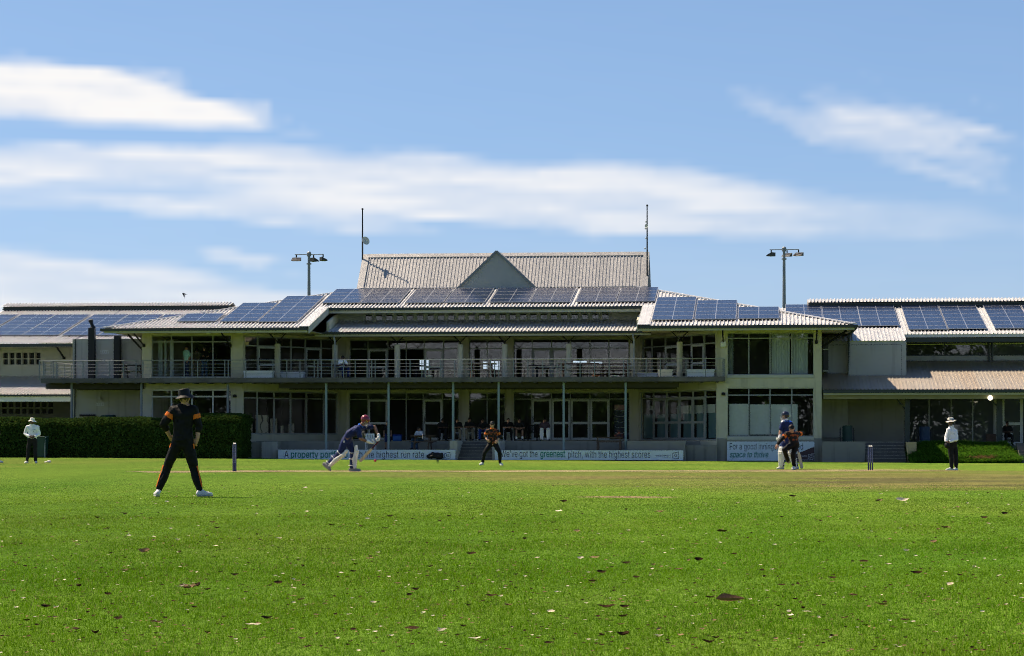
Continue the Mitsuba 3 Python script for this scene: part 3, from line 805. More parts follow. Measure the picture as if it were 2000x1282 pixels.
# curtains, blinds, screens behind the glass
for a, b in ((1507, 1543), (1548, 1578), (1423, 1432)):
    us = np.linspace(FRr.U(a), FRr.U(b), 30)
    zz = (zu_ := [FRr.Zp(1500, y) for y in (732, 652)])
    v = [FRr.p(q, z, -0.30 + 0.03 * math.sin(i * 2.2)) for i, q in enumerate(us) for z in zz]
    put('curtain', (np.array(v), [[2 * i, 2 * i + 2, 2 * i + 3, 2 * i + 1] for i in range(29)]), 'm_curtain', CH, smooth=True)
for a, b, y0, y1 in ((1424, 1461, 851, 789), (1465, 1503, 849, 790), (1506, 1545, 849, 790), (1547, 1558, 845, 790)):
    q = np.linspace(FRr.U(a), FRr.U(b), 12)
    v = [FRr.p(w, FRr.Zp(1500, y), -0.42 + 0.05 * meshkit.noise(np.array([w * 2.5, y * 0.2, 0]), 4)) for w in q for y in np.linspace(y0, y1, 8)]
    f = [[i * 8 + j, i * 8 + 8 + j, i * 8 + 9 + j, i * 8 + j + 1] for i in range(11) for j in range(7)]
    put('blind', (np.array(v), f), 'm_blind', CH, smooth=True)
for a, b, y0, y1, nn, mat in ((1251, 1272, 856, 810, -0.22, 'm_frost'), (1277, 1297, 856, 810, -0.22, 'm_frost'), (1303, 1323, 856, 809, -0.22, 'm_frost'), (1328, 1348, 856, 808, -0.22, 'm_frost'), (1354, 1373, 856, 808, -0.22, 'm_frost'),
                               (1377, 1398, 856, 807, -0.22, 'm_frost'), (1314, 1337, 808, 793, -0.26, 'm_blind'), (1338, 1364, 808, 792, -0.27, 'm_blind'), (1365, 1388, 807, 790, -0.26, 'm_blind'), (1389, 1398, 806, 788, -0.27, 'm_blind'), (1263, 1269, 801, 793, -0.2, 'm_blind')):
    za, zb = FAR.Zp((a + b) / 2, y0), FAR.Zp((a + b) / 2, y1)
    put('window_film', MB().fbox(FAR, FAR.U(a), FAR.U(b), max(za, ZT), zb, nn - 0.01, nn), mat, CH)
for a, b, y0, y1, nn in ((476, 504, 853, 814, -0.45), (508.5, 532.5, 853.5, 811, -0.35), (543, 556, 853, 818, -0.6), (561, 566, 851, 832, -0.5), (577, 588, 851, 828, -0.55)):
    za, zb = FAL.Zp((a + b) / 2, y0), FAL.Zp((a + b) / 2, y1)
    put('board', MB().fbox(FAL, FAL.U(a), FAL.U(b), za, zb, nn - 0.03, nn), 'm_board', CH)
for a, b, y0, y1 in ((301, 309, 736, 664), (313, 317, 736, 664), (324, 331, 736, 664)):
    put('curtain', MB().fbox(FL, FL.U(a), FL.U(b), FL.Zp(310, y0), FL.Zp(310, y1), -0.9, -0.84), 'm_curtain', CH)

# --- balcony
BX0, BX1 = X(80, YB), X(1416, YB)
XBK = X(147, 126.8)
pts = [(BX0, YB), (BX1, YB), (BX1, YF), (XR0 + 0.01, YF), (XC1 - 0.01, YC), (XC0 + 0.01, YC), (XL1 - 0.01, YL), (XL0, YL), (XL0, 127.0), (BX0, 127.0)]
bk = key_for('balcony', CH)
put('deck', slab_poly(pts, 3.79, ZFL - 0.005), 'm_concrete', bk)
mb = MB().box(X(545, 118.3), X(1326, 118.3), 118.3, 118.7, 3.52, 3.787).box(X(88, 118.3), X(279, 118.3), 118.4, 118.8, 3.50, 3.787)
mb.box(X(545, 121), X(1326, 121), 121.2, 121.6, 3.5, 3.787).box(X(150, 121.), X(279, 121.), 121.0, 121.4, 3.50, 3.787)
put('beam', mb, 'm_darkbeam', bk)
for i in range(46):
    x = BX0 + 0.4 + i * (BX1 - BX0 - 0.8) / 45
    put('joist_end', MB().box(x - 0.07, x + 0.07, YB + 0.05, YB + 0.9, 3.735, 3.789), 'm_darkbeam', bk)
# railings
rk = key_for('railing', CH)
zr = 4.92
def rail_run(p, q, posts, z0=ZFL, top='m_steel', end=(0.0, 0.0)):
    p, q = np.array(p), np.array(q)
    for z, r in [(zr, 0.027)] + [(zr - 0.17 * k - 0.02, 0.012) for k in range(1, 5)]:
        put('rail', MB().tube([*p, z], [*q, z], r, seg=6), 'm_steel', rk)
    d = (q - p) / np.linalg.norm(q - p)
    for s in posts:
        c = p + d * s
        put('post', MB().box(c[0] - 0.022, c[0] + 0.022, c[1] - 0.022, c[1] + 0.022, z0 - 0.12, zr - 0.03), 'm_galv', rk)
ry = YB + 0.06
segs = [(77, 248), (250, 450), (452, 655), (656, 716), (718, 729), (731, 830), (832, 966), (968, 1095), (1097, 1224), (1226, 1292), (1294, 1414)]
postpx = [77, 85, 104, 110, 162, 188, 214, 241, 266, 279, 360, 386, 439, 446, 480, 533, 560, 586, 614, 621, 628, 648, 671, 694, 717, 726, 733, 754, 777, 801, 824, 831, 838, 860, 888, 921, 958, 966, 974, 1003, 1031, 1060, 1088, 1096, 1104, 1133, 1161, 1190, 1218, 1226, 1262, 1290, 1340, 1378, 1412]
p0 = X(77, ry)
rail_run((p0, ry), (BX1 - 0.05, ry), [X(c, ry) - p0 for c in postpx])
rail_run((p0, ry), (X(82, ry) - 0.0, 126.8), [0.9, 1.9, 3.0, 4.2, 5.4, 6.6, 7.8, 9.0])
rail_run((BX1 - 0.05, ry), (BX1 - 0.05, YF - 0.02), [0.35, 0.7])
# posts under the balcony, columns on it with their V brackets
for c in (637, 759, 885, 974, 1101, 1222):
    x = X(c, YPOST)
    put('balcony_post', MB().tube((x, YPOST, ZLOW - 0.02), (x, YPOST, 3.79), 0.062, seg=10), 'm_pole', CH)
for c in (140, 276, 445):
    x = X(c, 117.75)
    put('balcony_post', MB().tube((x, 117.75, -0.1), (x, 117.75, 3.79), 0.065, seg=10), 'm_galv', CH)
for c, y in ((542, 119.4), (654, YCOL), (776, YCOL), (899, YCOL), (985.6, YCOL), (1110.6, YCOL), (1236, YCOL), (1327.5, 119.0)):
    x = X(c, y); k = key_for('column', CH)
    put('shaft', MB().lathe([(0.001, ZFL), (0.15, ZFL), (0.15, 5.80), (0.13, 5.83), (0.001, 5.83)], (x, y, 0), 16), 'm_cream', k)
    b = MB().tube((x, y, 5.82), (x, y, 5.95), 0.045, seg=6)
    for sx in (-1, 1):
        b.tube((x, y, 5.93), (x + sx * 0.42, y, 6.34), 0.028, seg=6)
    b.box(x - 0.46, x + 0.46, y - 0.03, y + 0.03, 6.315, 6.355)
    put('bracket', b, 'm_black', k)
for c, y in ((653, YLOW - 0.12), (1237.5, YLOW - 0.12)):
    x = X(c, y)
    put('downpipe', MB().path([(x - 0.02, y, 6.30), (x - 0.02, y, 6.12), (x + 0.02, y, 6.0), (x + 0.02, y + 0.02, ZFL)], 0.045, 8), 'm_alu', CH)
for c, y0, z0, y1, z1 in ((450, YE + 0.1, 6.33, YL, 5.72), (281, YE + 0.2, 6.33, YL, 5.75), (1412.5, YE + 0.1, 6.33, YF, 5.72), (1594.5, YE + 0.1, 6.33, YF, 5.75)):
    x = X(c, y1)
    put('eaves_strut', MB().tube((x, y0 + 0.05, z0), (x, y1 - 0.03, z1), 0.04, seg=6).box(x - 0.07, x + 0.07, y1 - 0.045, y1 - 0.002, z1 - 0.1, z1 + 0.08), 'm_black', CH)
put('eaves_strut', MB().tube((XRL + 0.5, YL + 0.3, 6.33), (XL0 - 0.02, YL + 0.3, 5.5), 0.055, seg=6), 'm_black', CH)
put('eaves_strut', MB().tube((XRR - 0.3, YF + 0.5, 6.33), (XR1 + 0.01, YF + 0.5, 5.5), 0.06, seg=6), 'm_black', CH)
# central piers
for c0, c1 in ((902, 916), (989, 1003)):
    put('pier', MB().box(X(c0, YC - 0.2), X(c1, YC - 0.2), YC - 0.2, YC - 0.002, ZT, ZSOF - 0.01), 'm_cream', CH)
# terraces, steps, low walls
TX0, TX1 = X(476, 117), X(1400, 117)
YT0, YT1 = 116.6, 119.3
sx0, sx1 = X(893, YT0), X(962, YT0)
tk = key_for('terrace', CH)
mb = MB().box(TX0, sx0 - 0.36, YT1, YC - 0.01, -0.3, ZT).box(sx1 + 0.36, TX1, YT1, YC - 0.01, -0.3, ZT).box(sx0 - 0.36, sx1 + 0.36, YT1, YC - 0.01, -0.3, ZT - 0.003)
put('upper_slab', mb, 'm_plinth', tk)
mb = MB().box(X(540, YT0), sx0 - 0.36, YT0, YT1 - 0.003, -0.3, ZLOW).box(sx1 + 0.36, X(1338, YT0), YT0, YT1 - 0.003, -0.3, ZLOW)
put('lower_slab', mb, 'm_plinth', tk)
put('low_wall', MB().box(X(474, 117.2), X(540, 117.2), 117.2, 118.5, -0.3, 0.80), 'm_plinth', tk)
put('low_wall', MB().box(X(511, 116.9), X(540, 116.9), 116.9, 117.198, -0.3, 0.78), 'm_render', tk)
put('low_wall', MB().box(X(1225, 117.3), X(1338, 117.3), 117.35, YT1 + 0.1, 0.2, ZT + 0.003), 'm_plinth', tk)
put('low_wall', MB().box(X(1339, 117.4), X(1400, 117.4), 117.8, YT1 + 0.1, -0.3, ZT - 0.2), 'm_plinth', tk)
for a, b in ((879, 893), (962, 975)):
    put('step_pier', MB().box(X(a, YT0), X(b, YT0), YT0 - 0.1, YT1 + 0.2, -0.35, ZT + 0.02), 'm_render', tk)
for i in range(6):
    z1 = -0.13 + (i + 1) * (ZT + 0.13) / 6.0
    put('nosing', MB().box(sx0 + 0.01, sx1 - 0.01, YT0 + 0.175 + 0.38 * i, YT0 + 0.199 + 0.38 * i, z1 - 0.03, z1 + 0.004), 'm_plinth', tk)
    put('step', MB().box(sx0, sx1, YT0 + 0.2 + 0.38 * i, YT0 + 0.2 + 0.38 * (i + 1) + 0.02 * (i < 5), -0.3, z1 - 0.004 * (i == 5)), 'm_concrete', tk)
# small fittings
def fitting(name, fr, px, py, w, h, d, mat, label=None):
    u, z = fr.U(px), fr.Zp(px, py)
    v, f = rbox(-w / 2, w / 2, 0, d, -h / 2, h / 2, min(w, h, d) * 0.25)
    put(name, (np.array([fr.p(u + a, z + c, b + 0.002) for a, b, c in v]), f), mat, CH, label=label)
fitting('floodlight', FRr, 1412.7, 673, 0.28, 0.28, 0.18, 'm_plasticwhite', 'white square floodlight on the right pavilion pier')
fitting('floodlight', FL, 408, 651, 0.24, 0.12, 0.16, 'm_plasticwhite')
fitting('bulkhead_light', FRr, 1413, 770, 0.2, 0.15, 0.13, 'm_black')
fitting('bulkhead_light', FL, 459, 774, 0.2, 0.15, 0.13, 'm_black')
fitting('speaker', FC, 1000 - 5, 771, 0.2, 0.16, 0.15, 'm_planter'); fitting('speaker', FC, 909, 771, 0.2, 0.16, 0.15, 'm_planter')
fitting('notice', FAL, 482, 671.5, 0.24, 0.16, 0.02, 'm_ochre')
# ------------------------------------------------------------------ the wings
def monitor(parent, x0, x1, yr, zr_, w=0.75):
    """The raised ventilator along a ridge: louvred front and its own little ribbed roof."""
    k = key_for('ridge_vent', parent)
    put('front', MB().box(x0 + 0.1, x1 - 0.1, yr, yr + 2 * w, zr_ - 0.3, zr_ + 0.17), 'm_dark', k)
    sl = MB()
    for i in range(2):
        sl.box(x0 + 0.05, x1 - 0.05, yr - 0.05, yr - 0.004, zr_ - 0.02 + i * 0.09, zr_ + 0.04 + i * 0.09)
    put('louvre', sl, 'm_gutter', k)
    P = Plane(yr - 0.15, zr_ + 0.18, TB)
    put('sheet', ribbed(x0, x1, lambda x: yr - 0.15, lambda x: yr + w, P.z), 'm_roof', k, smooth=False)
    put('rear_sheet', MB().quad((x0, yr + w, P.z(yr + w)), (x1, yr + w, P.z(yr + w)), (x1, yr + 2 * w + 0.2, zr_ + 0.15), (x0, yr + 2 * w + 0.2, zr_ + 0.15)), 'm_roof', k, smooth=False)

# --- right wing
RW = tag('right_wing', 'single-pitch wing on the right with a beige lean-to roof and plain grey block', 'building')
YRE = 123.0
RWP = Plane(YRE, Z(1880, 653.0, YRE), TB)
RX0, RX1 = X(1440, 126), X(2120, YRE)
YRR = 130.8
XB0, XB1, YBL = X(1657, 121.3), X(1770, 121.3), 121.3
zbe = float(RWP.z(YBL))
k = key_for('roof', RW)
put('sheet', ribbed(XB1, RX1, lambda x: YRE, lambda x: YRR, RWP.z, 0.19, 0.048), 'm_roof', k, smooth=False)
put('sheet', ribbed(X(1600, 122), XB1 - 0.001, lambda x: YBL - 0.05, lambda x: YRR, RWP.z, 0.19, 0.048), 'm_roof', k, smooth=False)
put('sheet', ribbed(RX0, X(1600, 122) - 0.001, lambda x: 124.5, lambda x: YRR, RWP.z, 0.19, 0.048), 'm_roof', k, smooth=False)
zrr = float(RWP.z(YRR))
put('rear_sheet', MB().quad((RX0, YRR, zrr), (RX1, YRR, zrr), (RX1, YRR + 8, zrr - 2), (RX0, YRR + 8, zrr - 2)), 'm_roof', k, smooth=False)
monitor(RW, X(1577, YRR), RX1, YRR, zrr + 0.13)
zg = float(RWP.z(YRE))
put('gutter', MB().box(XB1 + 0.02, RX1, YRE - 0.12, YRE - 0.01, zg - 0.16, zg - 0.02), 'm_cap', RW)
put('fascia', MB().box(XB1 + 0.02, RX1, YRE + 0.01, YRE + 0.05, zg - 0.40, zg - 0.05), 'm_gutter', RW)
put('soffit', MB().box(XB1 + 0.02, RX1, YRE + 0.05, 125.0, zg - 0.36, zg - 0.33), 'm_dark', RW)
ZB0 = Z(1700, 736, YBL)
put('wall', MB().box(XB0, XB1, YBL, 130, ZB0 - 0.6, zbe - 0.03), 'm_render', RW, label='plain grey rendered block under the roof edge')
mb = MB()
mb.box(X(1620, YBL), X(1760, YBL), YBL - 0.006, YBL - 0.001, Z(1700, 674.4, YBL), Z(1700, 673.6, YBL)).box(X(1760, YBL), X(1760.7, YBL), YBL - 0.006, YBL - 0.001, Z(1700, 735, YBL), Z(1700, 674.4, YBL))
put('joint_line', mb, 'm_dark', RW)
put('wall', MB().box(X(1596, YBL + 0.6), XB0 - 0.002, YBL + 0.6, 130, 1.0, zbe + 0.1), 'm_render', RW, label='grey rendered wall in the corner behind the right pavilion')
put('flashing', MB().box(X(1603, YBL), XB1 + 0.04, YBL - 0.05, YBL + 0.3, ZB0 - 0.12, ZB0 + 0.02), 'm_gutter', RW)
FRW = Fr(XB1, 125.0, RX1, 125.0)
lz0, lz1, lz2, lz3 = (FRW.Zp(1850, y) for y in (712, 705, 695.5, 664))
put('wall', MB().fbox(FRW, 0.002, FRW.len, lz1, lz2, -0.3, 0), 'm_render', RW)
put('wall', MB().fbox(FRW, 0.002, FRW.len, lz0 - 1.0, lz1 - 0.002, -0.3, 0.03), 'm_gutter', RW)
us = [FRW.U(c) for c in (1772, 1845, 1930, 1937, 2010, 2090)]
window(RW, FRW, us, [lz2, zg - 0.36], -0.1, 0.06, 0.1, 'm_gutter')
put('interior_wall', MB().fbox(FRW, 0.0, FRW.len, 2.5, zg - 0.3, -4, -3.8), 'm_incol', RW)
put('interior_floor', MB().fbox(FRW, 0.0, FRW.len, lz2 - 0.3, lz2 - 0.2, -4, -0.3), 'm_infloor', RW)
for c in (1931, 1937.5):
    put('downpipe', MB().tube(FRW.p(FRW.U(c), lz0, 0.1), FRW.p(FRW.U(c), zg - 0.2, 0.1), 0.05), 'm_gutter', RW)
put('downpipe', MB().path([(X(1670, 116.3), 117.4, 6.35), (X(1660, 119), 119.6, 6.2), (X(1658, 121), 121.1, 5.9), (X(1658, 121), 121.1, ZB0)], 0.055), 'm_gutter', RW)
put('window', MB().box(X(1608, 120.9), X(1618, 120.9), 121.0, 121.88, Z(1612, 727, 121), Z(1612, 660, 121)), 'm_dark', RW, label='narrow brown window in the corner by the pavilion')
mb = MB()
for y in (683, 725):
    mb.box(X(1607, 120.9), X(1619, 120.9), 120.94, 120.998, Z(1612, y + 1, 121), Z(1612, y - 1, 121))
put('window_sill', mb, 'm_fascia', RW)
# lean-to roof
YLE = 118.0
LRP = Plane(YLE, Z(1850, 761.0, YLE), TB)
LX0, LX1 = X(1606, YLE + 0.3), X(2110, YLE)
k = key_for('lean_to_roof', RW)
put('sheet', ribbed(LX0 + 0.02, LX1, lambda x: YLE, lambda x: YBL + 0.55 if x < XB1 else 125.0, LRP.z, 0.19, 0.042), 'm_leanroof', k, smooth=False)
zl = float(LRP.z(YLE))
put('gutter', MB().box(LX0 + 0.02, LX1, YLE - 0.16, YLE - 0.03, zl - 0.17, zl - 0.02), 'm_gutter', k)
put('fascia', MB().box(LX0 + 0.05, LX1, YLE - 0.02, YLE + 0.02, zl - 0.27, zl - 0.03), 'm_fascia', k)
put('beam', MB().box(LX0 + 0.05, LX1, YLE + 0.3, YLE + 0.5, zl - 0.46, zl - 0.1), 'm_soffit', k)
put('soffit', MB().box(LX0 + 0.05, LX1, YLE + 0.5, 122.6, zl - 0.42, zl - 0.39), 'm_soffit', k)
# under the lean-to: blank wall, then glazing
YLG = 122.0
FLG = Fr(X(1606, YLG), YLG, LX1, YLG)
zt = FLG.Zp(1850, 773)
c0 = FLG.U(1772)
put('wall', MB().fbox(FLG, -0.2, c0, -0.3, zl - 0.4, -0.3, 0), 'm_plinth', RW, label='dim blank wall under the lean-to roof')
g = [FLG.U(c) for c in (1774, 1815, 1858, 1900, 1941)]
zfl = FLG.Zp(1850, 868)
window(RW, FLG, g, [zfl, zt + 0.1], -0.1, 0.05, 0.09, 'm_alu')
put('pier', MB().fbox(FLG, FLG.U(1941.5), FLG.U(1951), -0.3, zl - 0.4, -0.2, 0.05), 'm_render', RW)
ds = [FLG.U(c) for c in (1958, 1998)]
kd = key_for('door', RW)
w = MB(); zm = FLG.Zp(1975, 828)
w.fbox(FLG, ds[0], ds[0] + 0.1, zfl - 0.1, zt, -0.1, -0.04).fbox(FLG, ds[1] - 0.14, ds[1], zfl - 0.1, zt, -0.1, -0.04)
for a, b in ((zfl - 0.1, zfl + 0.12), (zm - 0.07, zm + 0.07), (zt - 0.1, zt)):
    w.fbox(FLG, ds[0] + 0.1, ds[1] - 0.14, a, b, -0.098, -0.042)
put('frame', w, 'm_aluwhite', kd)
for a, b in ((zfl + 0.12, zm - 0.07), (zm + 0.07, zt - 0.1)):
    put('pane', MB().quad(FLG.p(ds[0] + 0.09, a, -0.07), FLG.p(ds[1] - 0.13, a, -0.07), FLG.p(ds[1] - 0.13, b, -0.07), FLG.p(ds[0] + 0.09, b, -0.07)), 'm_glass', kd, smooth=False)
put('interior_wall', MB().fbox(FLG, c0 + 0.1, FLG.len, 0.4, zl, -5.2, -5), 'm_incol', RW)
put('interior_floor', MB().fbox(FLG, -0.2, FLG.len, -0.3, zfl - 0.06, -5, 3.0), 'm_infloor', RW)
for c in (1772, 1955):
    x = X(c, 119.0)
    q = MB().box(x - 0.12, x + 0.12, 118.9, 119.15, zfl - 0.4, zl - 0.45) if c == 1772 else MB().box(x - 0.14, x + 0.14, 119.6, 119.85, zfl - 0.4, zl - 0.45)
    put('column', q.tube((x - 0.55, 118.6, zl - 0.44), (x - 0.08, 118.95, zl - 1.0), 0.03, seg=6), 'm_gutter', RW)
# low wall and steps in front
put('low_wall', MB().box(XR1 + 0.01, X(1690, 116.9), 116.9, 117.15, -0.4, 0.80), 'm_plinth', RW)
put('low_wall', MB().box(XR1 + 0.01, X(1690, 117.2), 117.152, YLG, -0.4, 0.62), 'm_plinth', RW)
for i in range(6):
    z1 = -0.18 + (i + 1) * 0.16
    put('nosing', MB().box(X(1691, 117) + 0.01, X(1769, 117) - 0.01, 116.575 + 0.36 * i, 116.599 + 0.36 * i, z1 - 0.03, z1 + 0.004), 'm_plinth', RW)
    put('step', MB().box(X(1691, 117), X(1769, 117), 116.6 + 0.36 * i, 117.0 + 0.36 * i, -0.4, z1), 'm_concrete', RW)
put('landing', MB().box(X(1691, 117), X(1769, 117), 118.72, YLG, -0.4, 0.75), 'm_plinth', RW)
put('step_pier', MB().box(X(1773, 116.7), X(1790, 116.7), 116.7, 119, -0.4, 0.78), 'm_ochre', RW, label='ochre painted pier beside the steps')
for i in range(5):
    z1 = -0.12 + (i + 1) * 0.17
    put('step', MB().box(X(1992, 116), X(2080, 116), 115.4 + 0.5 * i, 115.95 + 0.5 * i, -0.4, z1), 'm_concrete', RW)

# --- left wing
LW = tag('left_wing', 'low wing on the left with square vent openings and a ridge ventilator', 'building')
YLE2 = 127.3
LWP = Plane(YLE2, Z(60, 671.0, YLE2), TB)
YLR = 137.4
WX0, WX1 = X(-110, YLE2), X(520, 134)
k = key_for('roof', LW)
xr = X(142, YLE2)
put('sheet', ribbed(WX0, xr, lambda x: YLE2, lambda x: YLR, LWP.z), 'm_roof', k, smooth=False)
put('sheet', ribbed(xr + 0.001, WX1, lambda x: YLE2 + 0.4, lambda x: YLR, LWP.z), 'm_roof', k, smooth=False)
zlr = float(LWP.z(YLR))
put('rear_sheet', MB().quad((WX0, YLR, zlr), (WX1, YLR, zlr), (WX1, YLR + 9, zlr - 2), (WX0, YLR + 9, zlr - 2)), 'm_roof', k, smooth=False)
monitor(LW, WX0, X(450, YLR), YLR, zlr + 0.10)
zg = float(LWP.z(YLE2))
put('gutter', MB().box(WX0, xr, YLE2 - 0.16, YLE2 - 0.02, zg - 0.2, zg - 0.02), 'm_gutter', LW)
put('soffit', MB().box(WX0, xr, YLE2, 129.5, zg - 0.2, zg - 0.17), 'm_soffit', LW)
YW = 129.4
FLW = Fr(X(-110, YW), YW, X(300, YW), YW)
hs = []
for i in range(6):
    for j in range(2):
        u = FLW.U(5.5 + 12.75 * i)
        za, zb_ = FLW.Zp(40, 700 + 12.5 * j), FLW.Zp(40, 689.5 + 12.5 * j)
        hs.append((u, za, u + 10.2 * 133 / FOC, zb_))
put('wall', holed_wall(FLW, 0, FLW.len, -0.3, zg - 0.16, -0.3, 0, hs), 'm_cream', LW, label='cream wall of the left wing pierced by square vents')
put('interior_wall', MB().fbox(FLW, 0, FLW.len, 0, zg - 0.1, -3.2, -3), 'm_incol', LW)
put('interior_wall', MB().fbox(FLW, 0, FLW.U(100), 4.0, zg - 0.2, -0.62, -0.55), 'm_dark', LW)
for h in hs:
    put('vent_louvre', MB().fbox(FLW, h[0] + 0.07, h[2] - 0.02, h[1] + 0.02, h[3] - 0.03, -0.26, -0.22), 'm_dark', LW)
x = X(125.5, YW)
put('eaves_strut', MB().tube((X(116, 128), YLE2 + 0.2, zg - 0.2), (x, YW - 0.03, Z(125.5, 700, YW)), 0.055, seg=6).box(x - 0.08, x + 0.08, YW - 0.05, YW - 0.002, Z(125.5, 702, YW), Z(125.5, 697, YW)), 'm_black', LW)
YLO = 124.8
LOP = Plane(YLO, Z(60, 770.5, YLO), TB)
k = key_for('lean_to_roof', LW)
put('sheet', ribbed(X(-110, YLO), X(140.5, YLO), lambda x: YLO, lambda x: YW, LOP.z), 'm_roof', k, smooth=False)
zl2 = float(LOP.z(YLO))
put('gutter', MB().box(X(-110, YLO), X(140.5, YLO), YLO - 0.14, YLO - 0.02, zl2 - 0.12, zl2 - 0.02), 'm_gutter', k)
put('fascia', MB().box(X(-110, YLO), X(140.5, YLO), YLO - 0.016, YLO + 0.03, zl2 - 0.40, zl2 - 0.03), 'm_white', k)
FL2 = Fr(X(-110, 128.6), 128.6, X(139, 128.6), 128.6)
hs2 = []
for i in range(8):
    for j in range(2):
        u = FL2.U(4 + 12.9 * i)
        hs2.append((u, FL2.Zp(40, 795.5 + 13 * j), u + 9.6 * 132 / FOC, FL2.Zp(40, 786 + 13 * j)))
put('lower_wall', holed_wall(FL2, 0, FL2.len, -0.2, zl2 + 0.2, -0.12, 0, hs2), 'm_inwall', LW)
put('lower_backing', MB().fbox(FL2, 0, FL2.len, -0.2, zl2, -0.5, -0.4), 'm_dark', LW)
# the barbecue block with its two flues
BB = tag('barbecue_block', 'tall grey rendered block with two dark square flues on the balcony', 'barbecue chimney')
b0, b1 = X(142, YBL), X(276, YBL)
zbt = Z(200, 662.5, YBL)
put('wall', MB().box(b0, b1, YBL, 126.0, -0.2, zbt), 'm_render', BB)
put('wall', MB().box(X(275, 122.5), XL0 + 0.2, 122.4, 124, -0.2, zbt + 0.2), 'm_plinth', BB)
for c0, c1, top in ((172.5, 184, 641), (222.5, 234, 651)):
    f0, f1 = X(c0, YBL - 0.3), X(c1, YBL - 0.3)
    zt_ = Z(178, top, YBL - 0.3)
    kf = put('flue', MB().box(f0, f1, YBL - 0.34, YBL - 0.004, ZFL, zt_ if c0 < 200 else 6.35), 'm_flue', BB)
f0, f1 = X(172.5, YBL - 0.3), X(184, YBL - 0.3)
zt_ = Z(178, 641, YBL - 0.3)
xm = (f0 + f1) / 2
mb = MB().path([(xm + 0.05, YBL - 0.17, zt_), (xm + 0.02, YBL - 0.17, zt_ + 0.14), (xm - 0.06, YBL - 0.17, zt_ + 0.36)], [0.17, 0.085, 0.085], 10)
mb.path([(xm - 0.16, YBL - 0.17, zt_ + 0.36), (xm + 0.04, YBL - 0.17, zt_ + 0.39)], [0.09, 0.09], 10)
put('cowl', mb, 'm_flue', BB)
put('pipe', MB().tube((X(145, YBL - 0.05), YBL - 0.06, 0.8), (X(147.5, YBL - 0.05), YBL - 0.06, zbt), 0.035), 'm_gutter', BB)
for cx, cy in ((205, 687.5), (195.5, 790)):
    u0 = X(cx - 8.5, YBL); z_ = Z(cx, cy + 2, YBL)
    put('plate', MB().box(u0, u0 + 0.44, YBL - 0.012, YBL - 0.002, z_ - 0.04, z_ + 0.13), 'm_signpale', BB)
    for j in range(4):
        put('plate_slot', MB().box(u0 + 0.03 + 0.105 * j, u0 + 0.09 + 0.105 * j, YBL - 0.016, YBL - 0.013, z_ - 0.015, z_ + 0.10), 'm_render', BB)
put('hood', MB().lathe([(0.001, 0), (0.11, 0.0), (0.13, 0.07), (0.07, 0.16), (0.02, 0.2), (0.018, 0.75)], (X(197, YBL - 0.2), YBL - 0.2, Z(197, 783, YBL)), 12), 'm_render', BB)
put('grate', MB().box(X(156, YBL), X(187, YBL), YBL - 0.1, YBL - 0.002, Z(170, 814, YBL), Z(170, 810, YBL)).box(X(207, YBL), X(224, YBL), YBL - 0.1, YBL - 0.002, Z(170, 816, YBL), Z(170, 811, YBL)), 'm_black', BB)
# ------------------------------------------------------------------ solar panels
PW, PH, GAP = 2.06, 1.075, 0.022
def panel_meshes(w=PW, h=PH):
    fr = MB(); t, b = 0.035, 0.020
    fr.box(0, w, 0, b, -t, 0.004).box(0, w, h - b, h, -t, 0.004).box(0, b, b, h - b, -t, 0.004).box(w - b, w, b, h - b, -t, 0.004)
    v = np.array([[b, b, 0], [w - b, b, 0], [w - b, h - b, 0], [b, h - b, 0.0]])
    return fr.mesh(), (v, [[0, 1, 2, 3]]), v[:, :2] * [2.08 / w, 1.02 / h]
PF, PC, PUV = panel_meshes()
frame_ply = mikit.ply(PF, 'm_pframe', False)
cell_ply = mikit.ply(PC, 'm_cells', False, uv=PUV)
beta = math.atan(TB)
def array(plane, px_l, py, rows, label, group, width_px=None, lift=0.13, rail_key=None):
    p = plane.hit(px_l, py)
    sw = 1.0
    if width_px:
        q = plane.hit(px_l + width_px, py)
        sw = (q[0] - p[0]) / PW * 0.99
    cb, sb = math.cos(beta), math.sin(beta)
    ordn = ['lowest', 'second lowest', 'third lowest', 'fourth lowest', 'fifth lowest', 'sixth lowest', 'topmost']
    for r in range(rows):
        rn = 'topmost' if r == rows - 1 else ordn[r]
        s = r * (PH + GAP)
        o = p + np.array([0, s * cb, s * sb + lift])
        M = np.eye(4)
        M[:3, 0] = [sw, 0, 0]; M[:3, 1] = [0, cb, sb]; M[:3, 2] = [0, -sb, cb]; M[:3, 3] = o
        k = thing('solar_panel', f'{rn} {label}', 'solar panel', group)
        scene[key_for('frame', k)] = {**frame_ply, 'to_world': mi.ScalarTransform4f(M.tolist())}
        scene[key_for('cells', k)] = {**cell_ply, 'to_world': mi.ScalarTransform4f(M.tolist())}
    x0, x1 = p[0], p[0] + PW * sw
    mb = MB()
    for f in (0.2, 0.8):
        x = x0 + (x1 - x0) * f
        q0 = p + np.array([x - x0, -0.06, lift - 0.065 - 0.06 * TB]); q1 = p + np.array([x - x0, rows * (PH + GAP) * cb, rows * (PH + GAP) * sb + lift - 0.065])
        d = q1 - q0; n_ = np.cross([1, 0, 0], d / np.linalg.norm(d))
        mb.obox((q0 + q1) / 2, d / 2, [0.02, 0, 0], n_ * 0.028)
    put('panel_rail', mb, 'm_dark', rail_key)
gl = 'solar panels on the clubhouse roof'
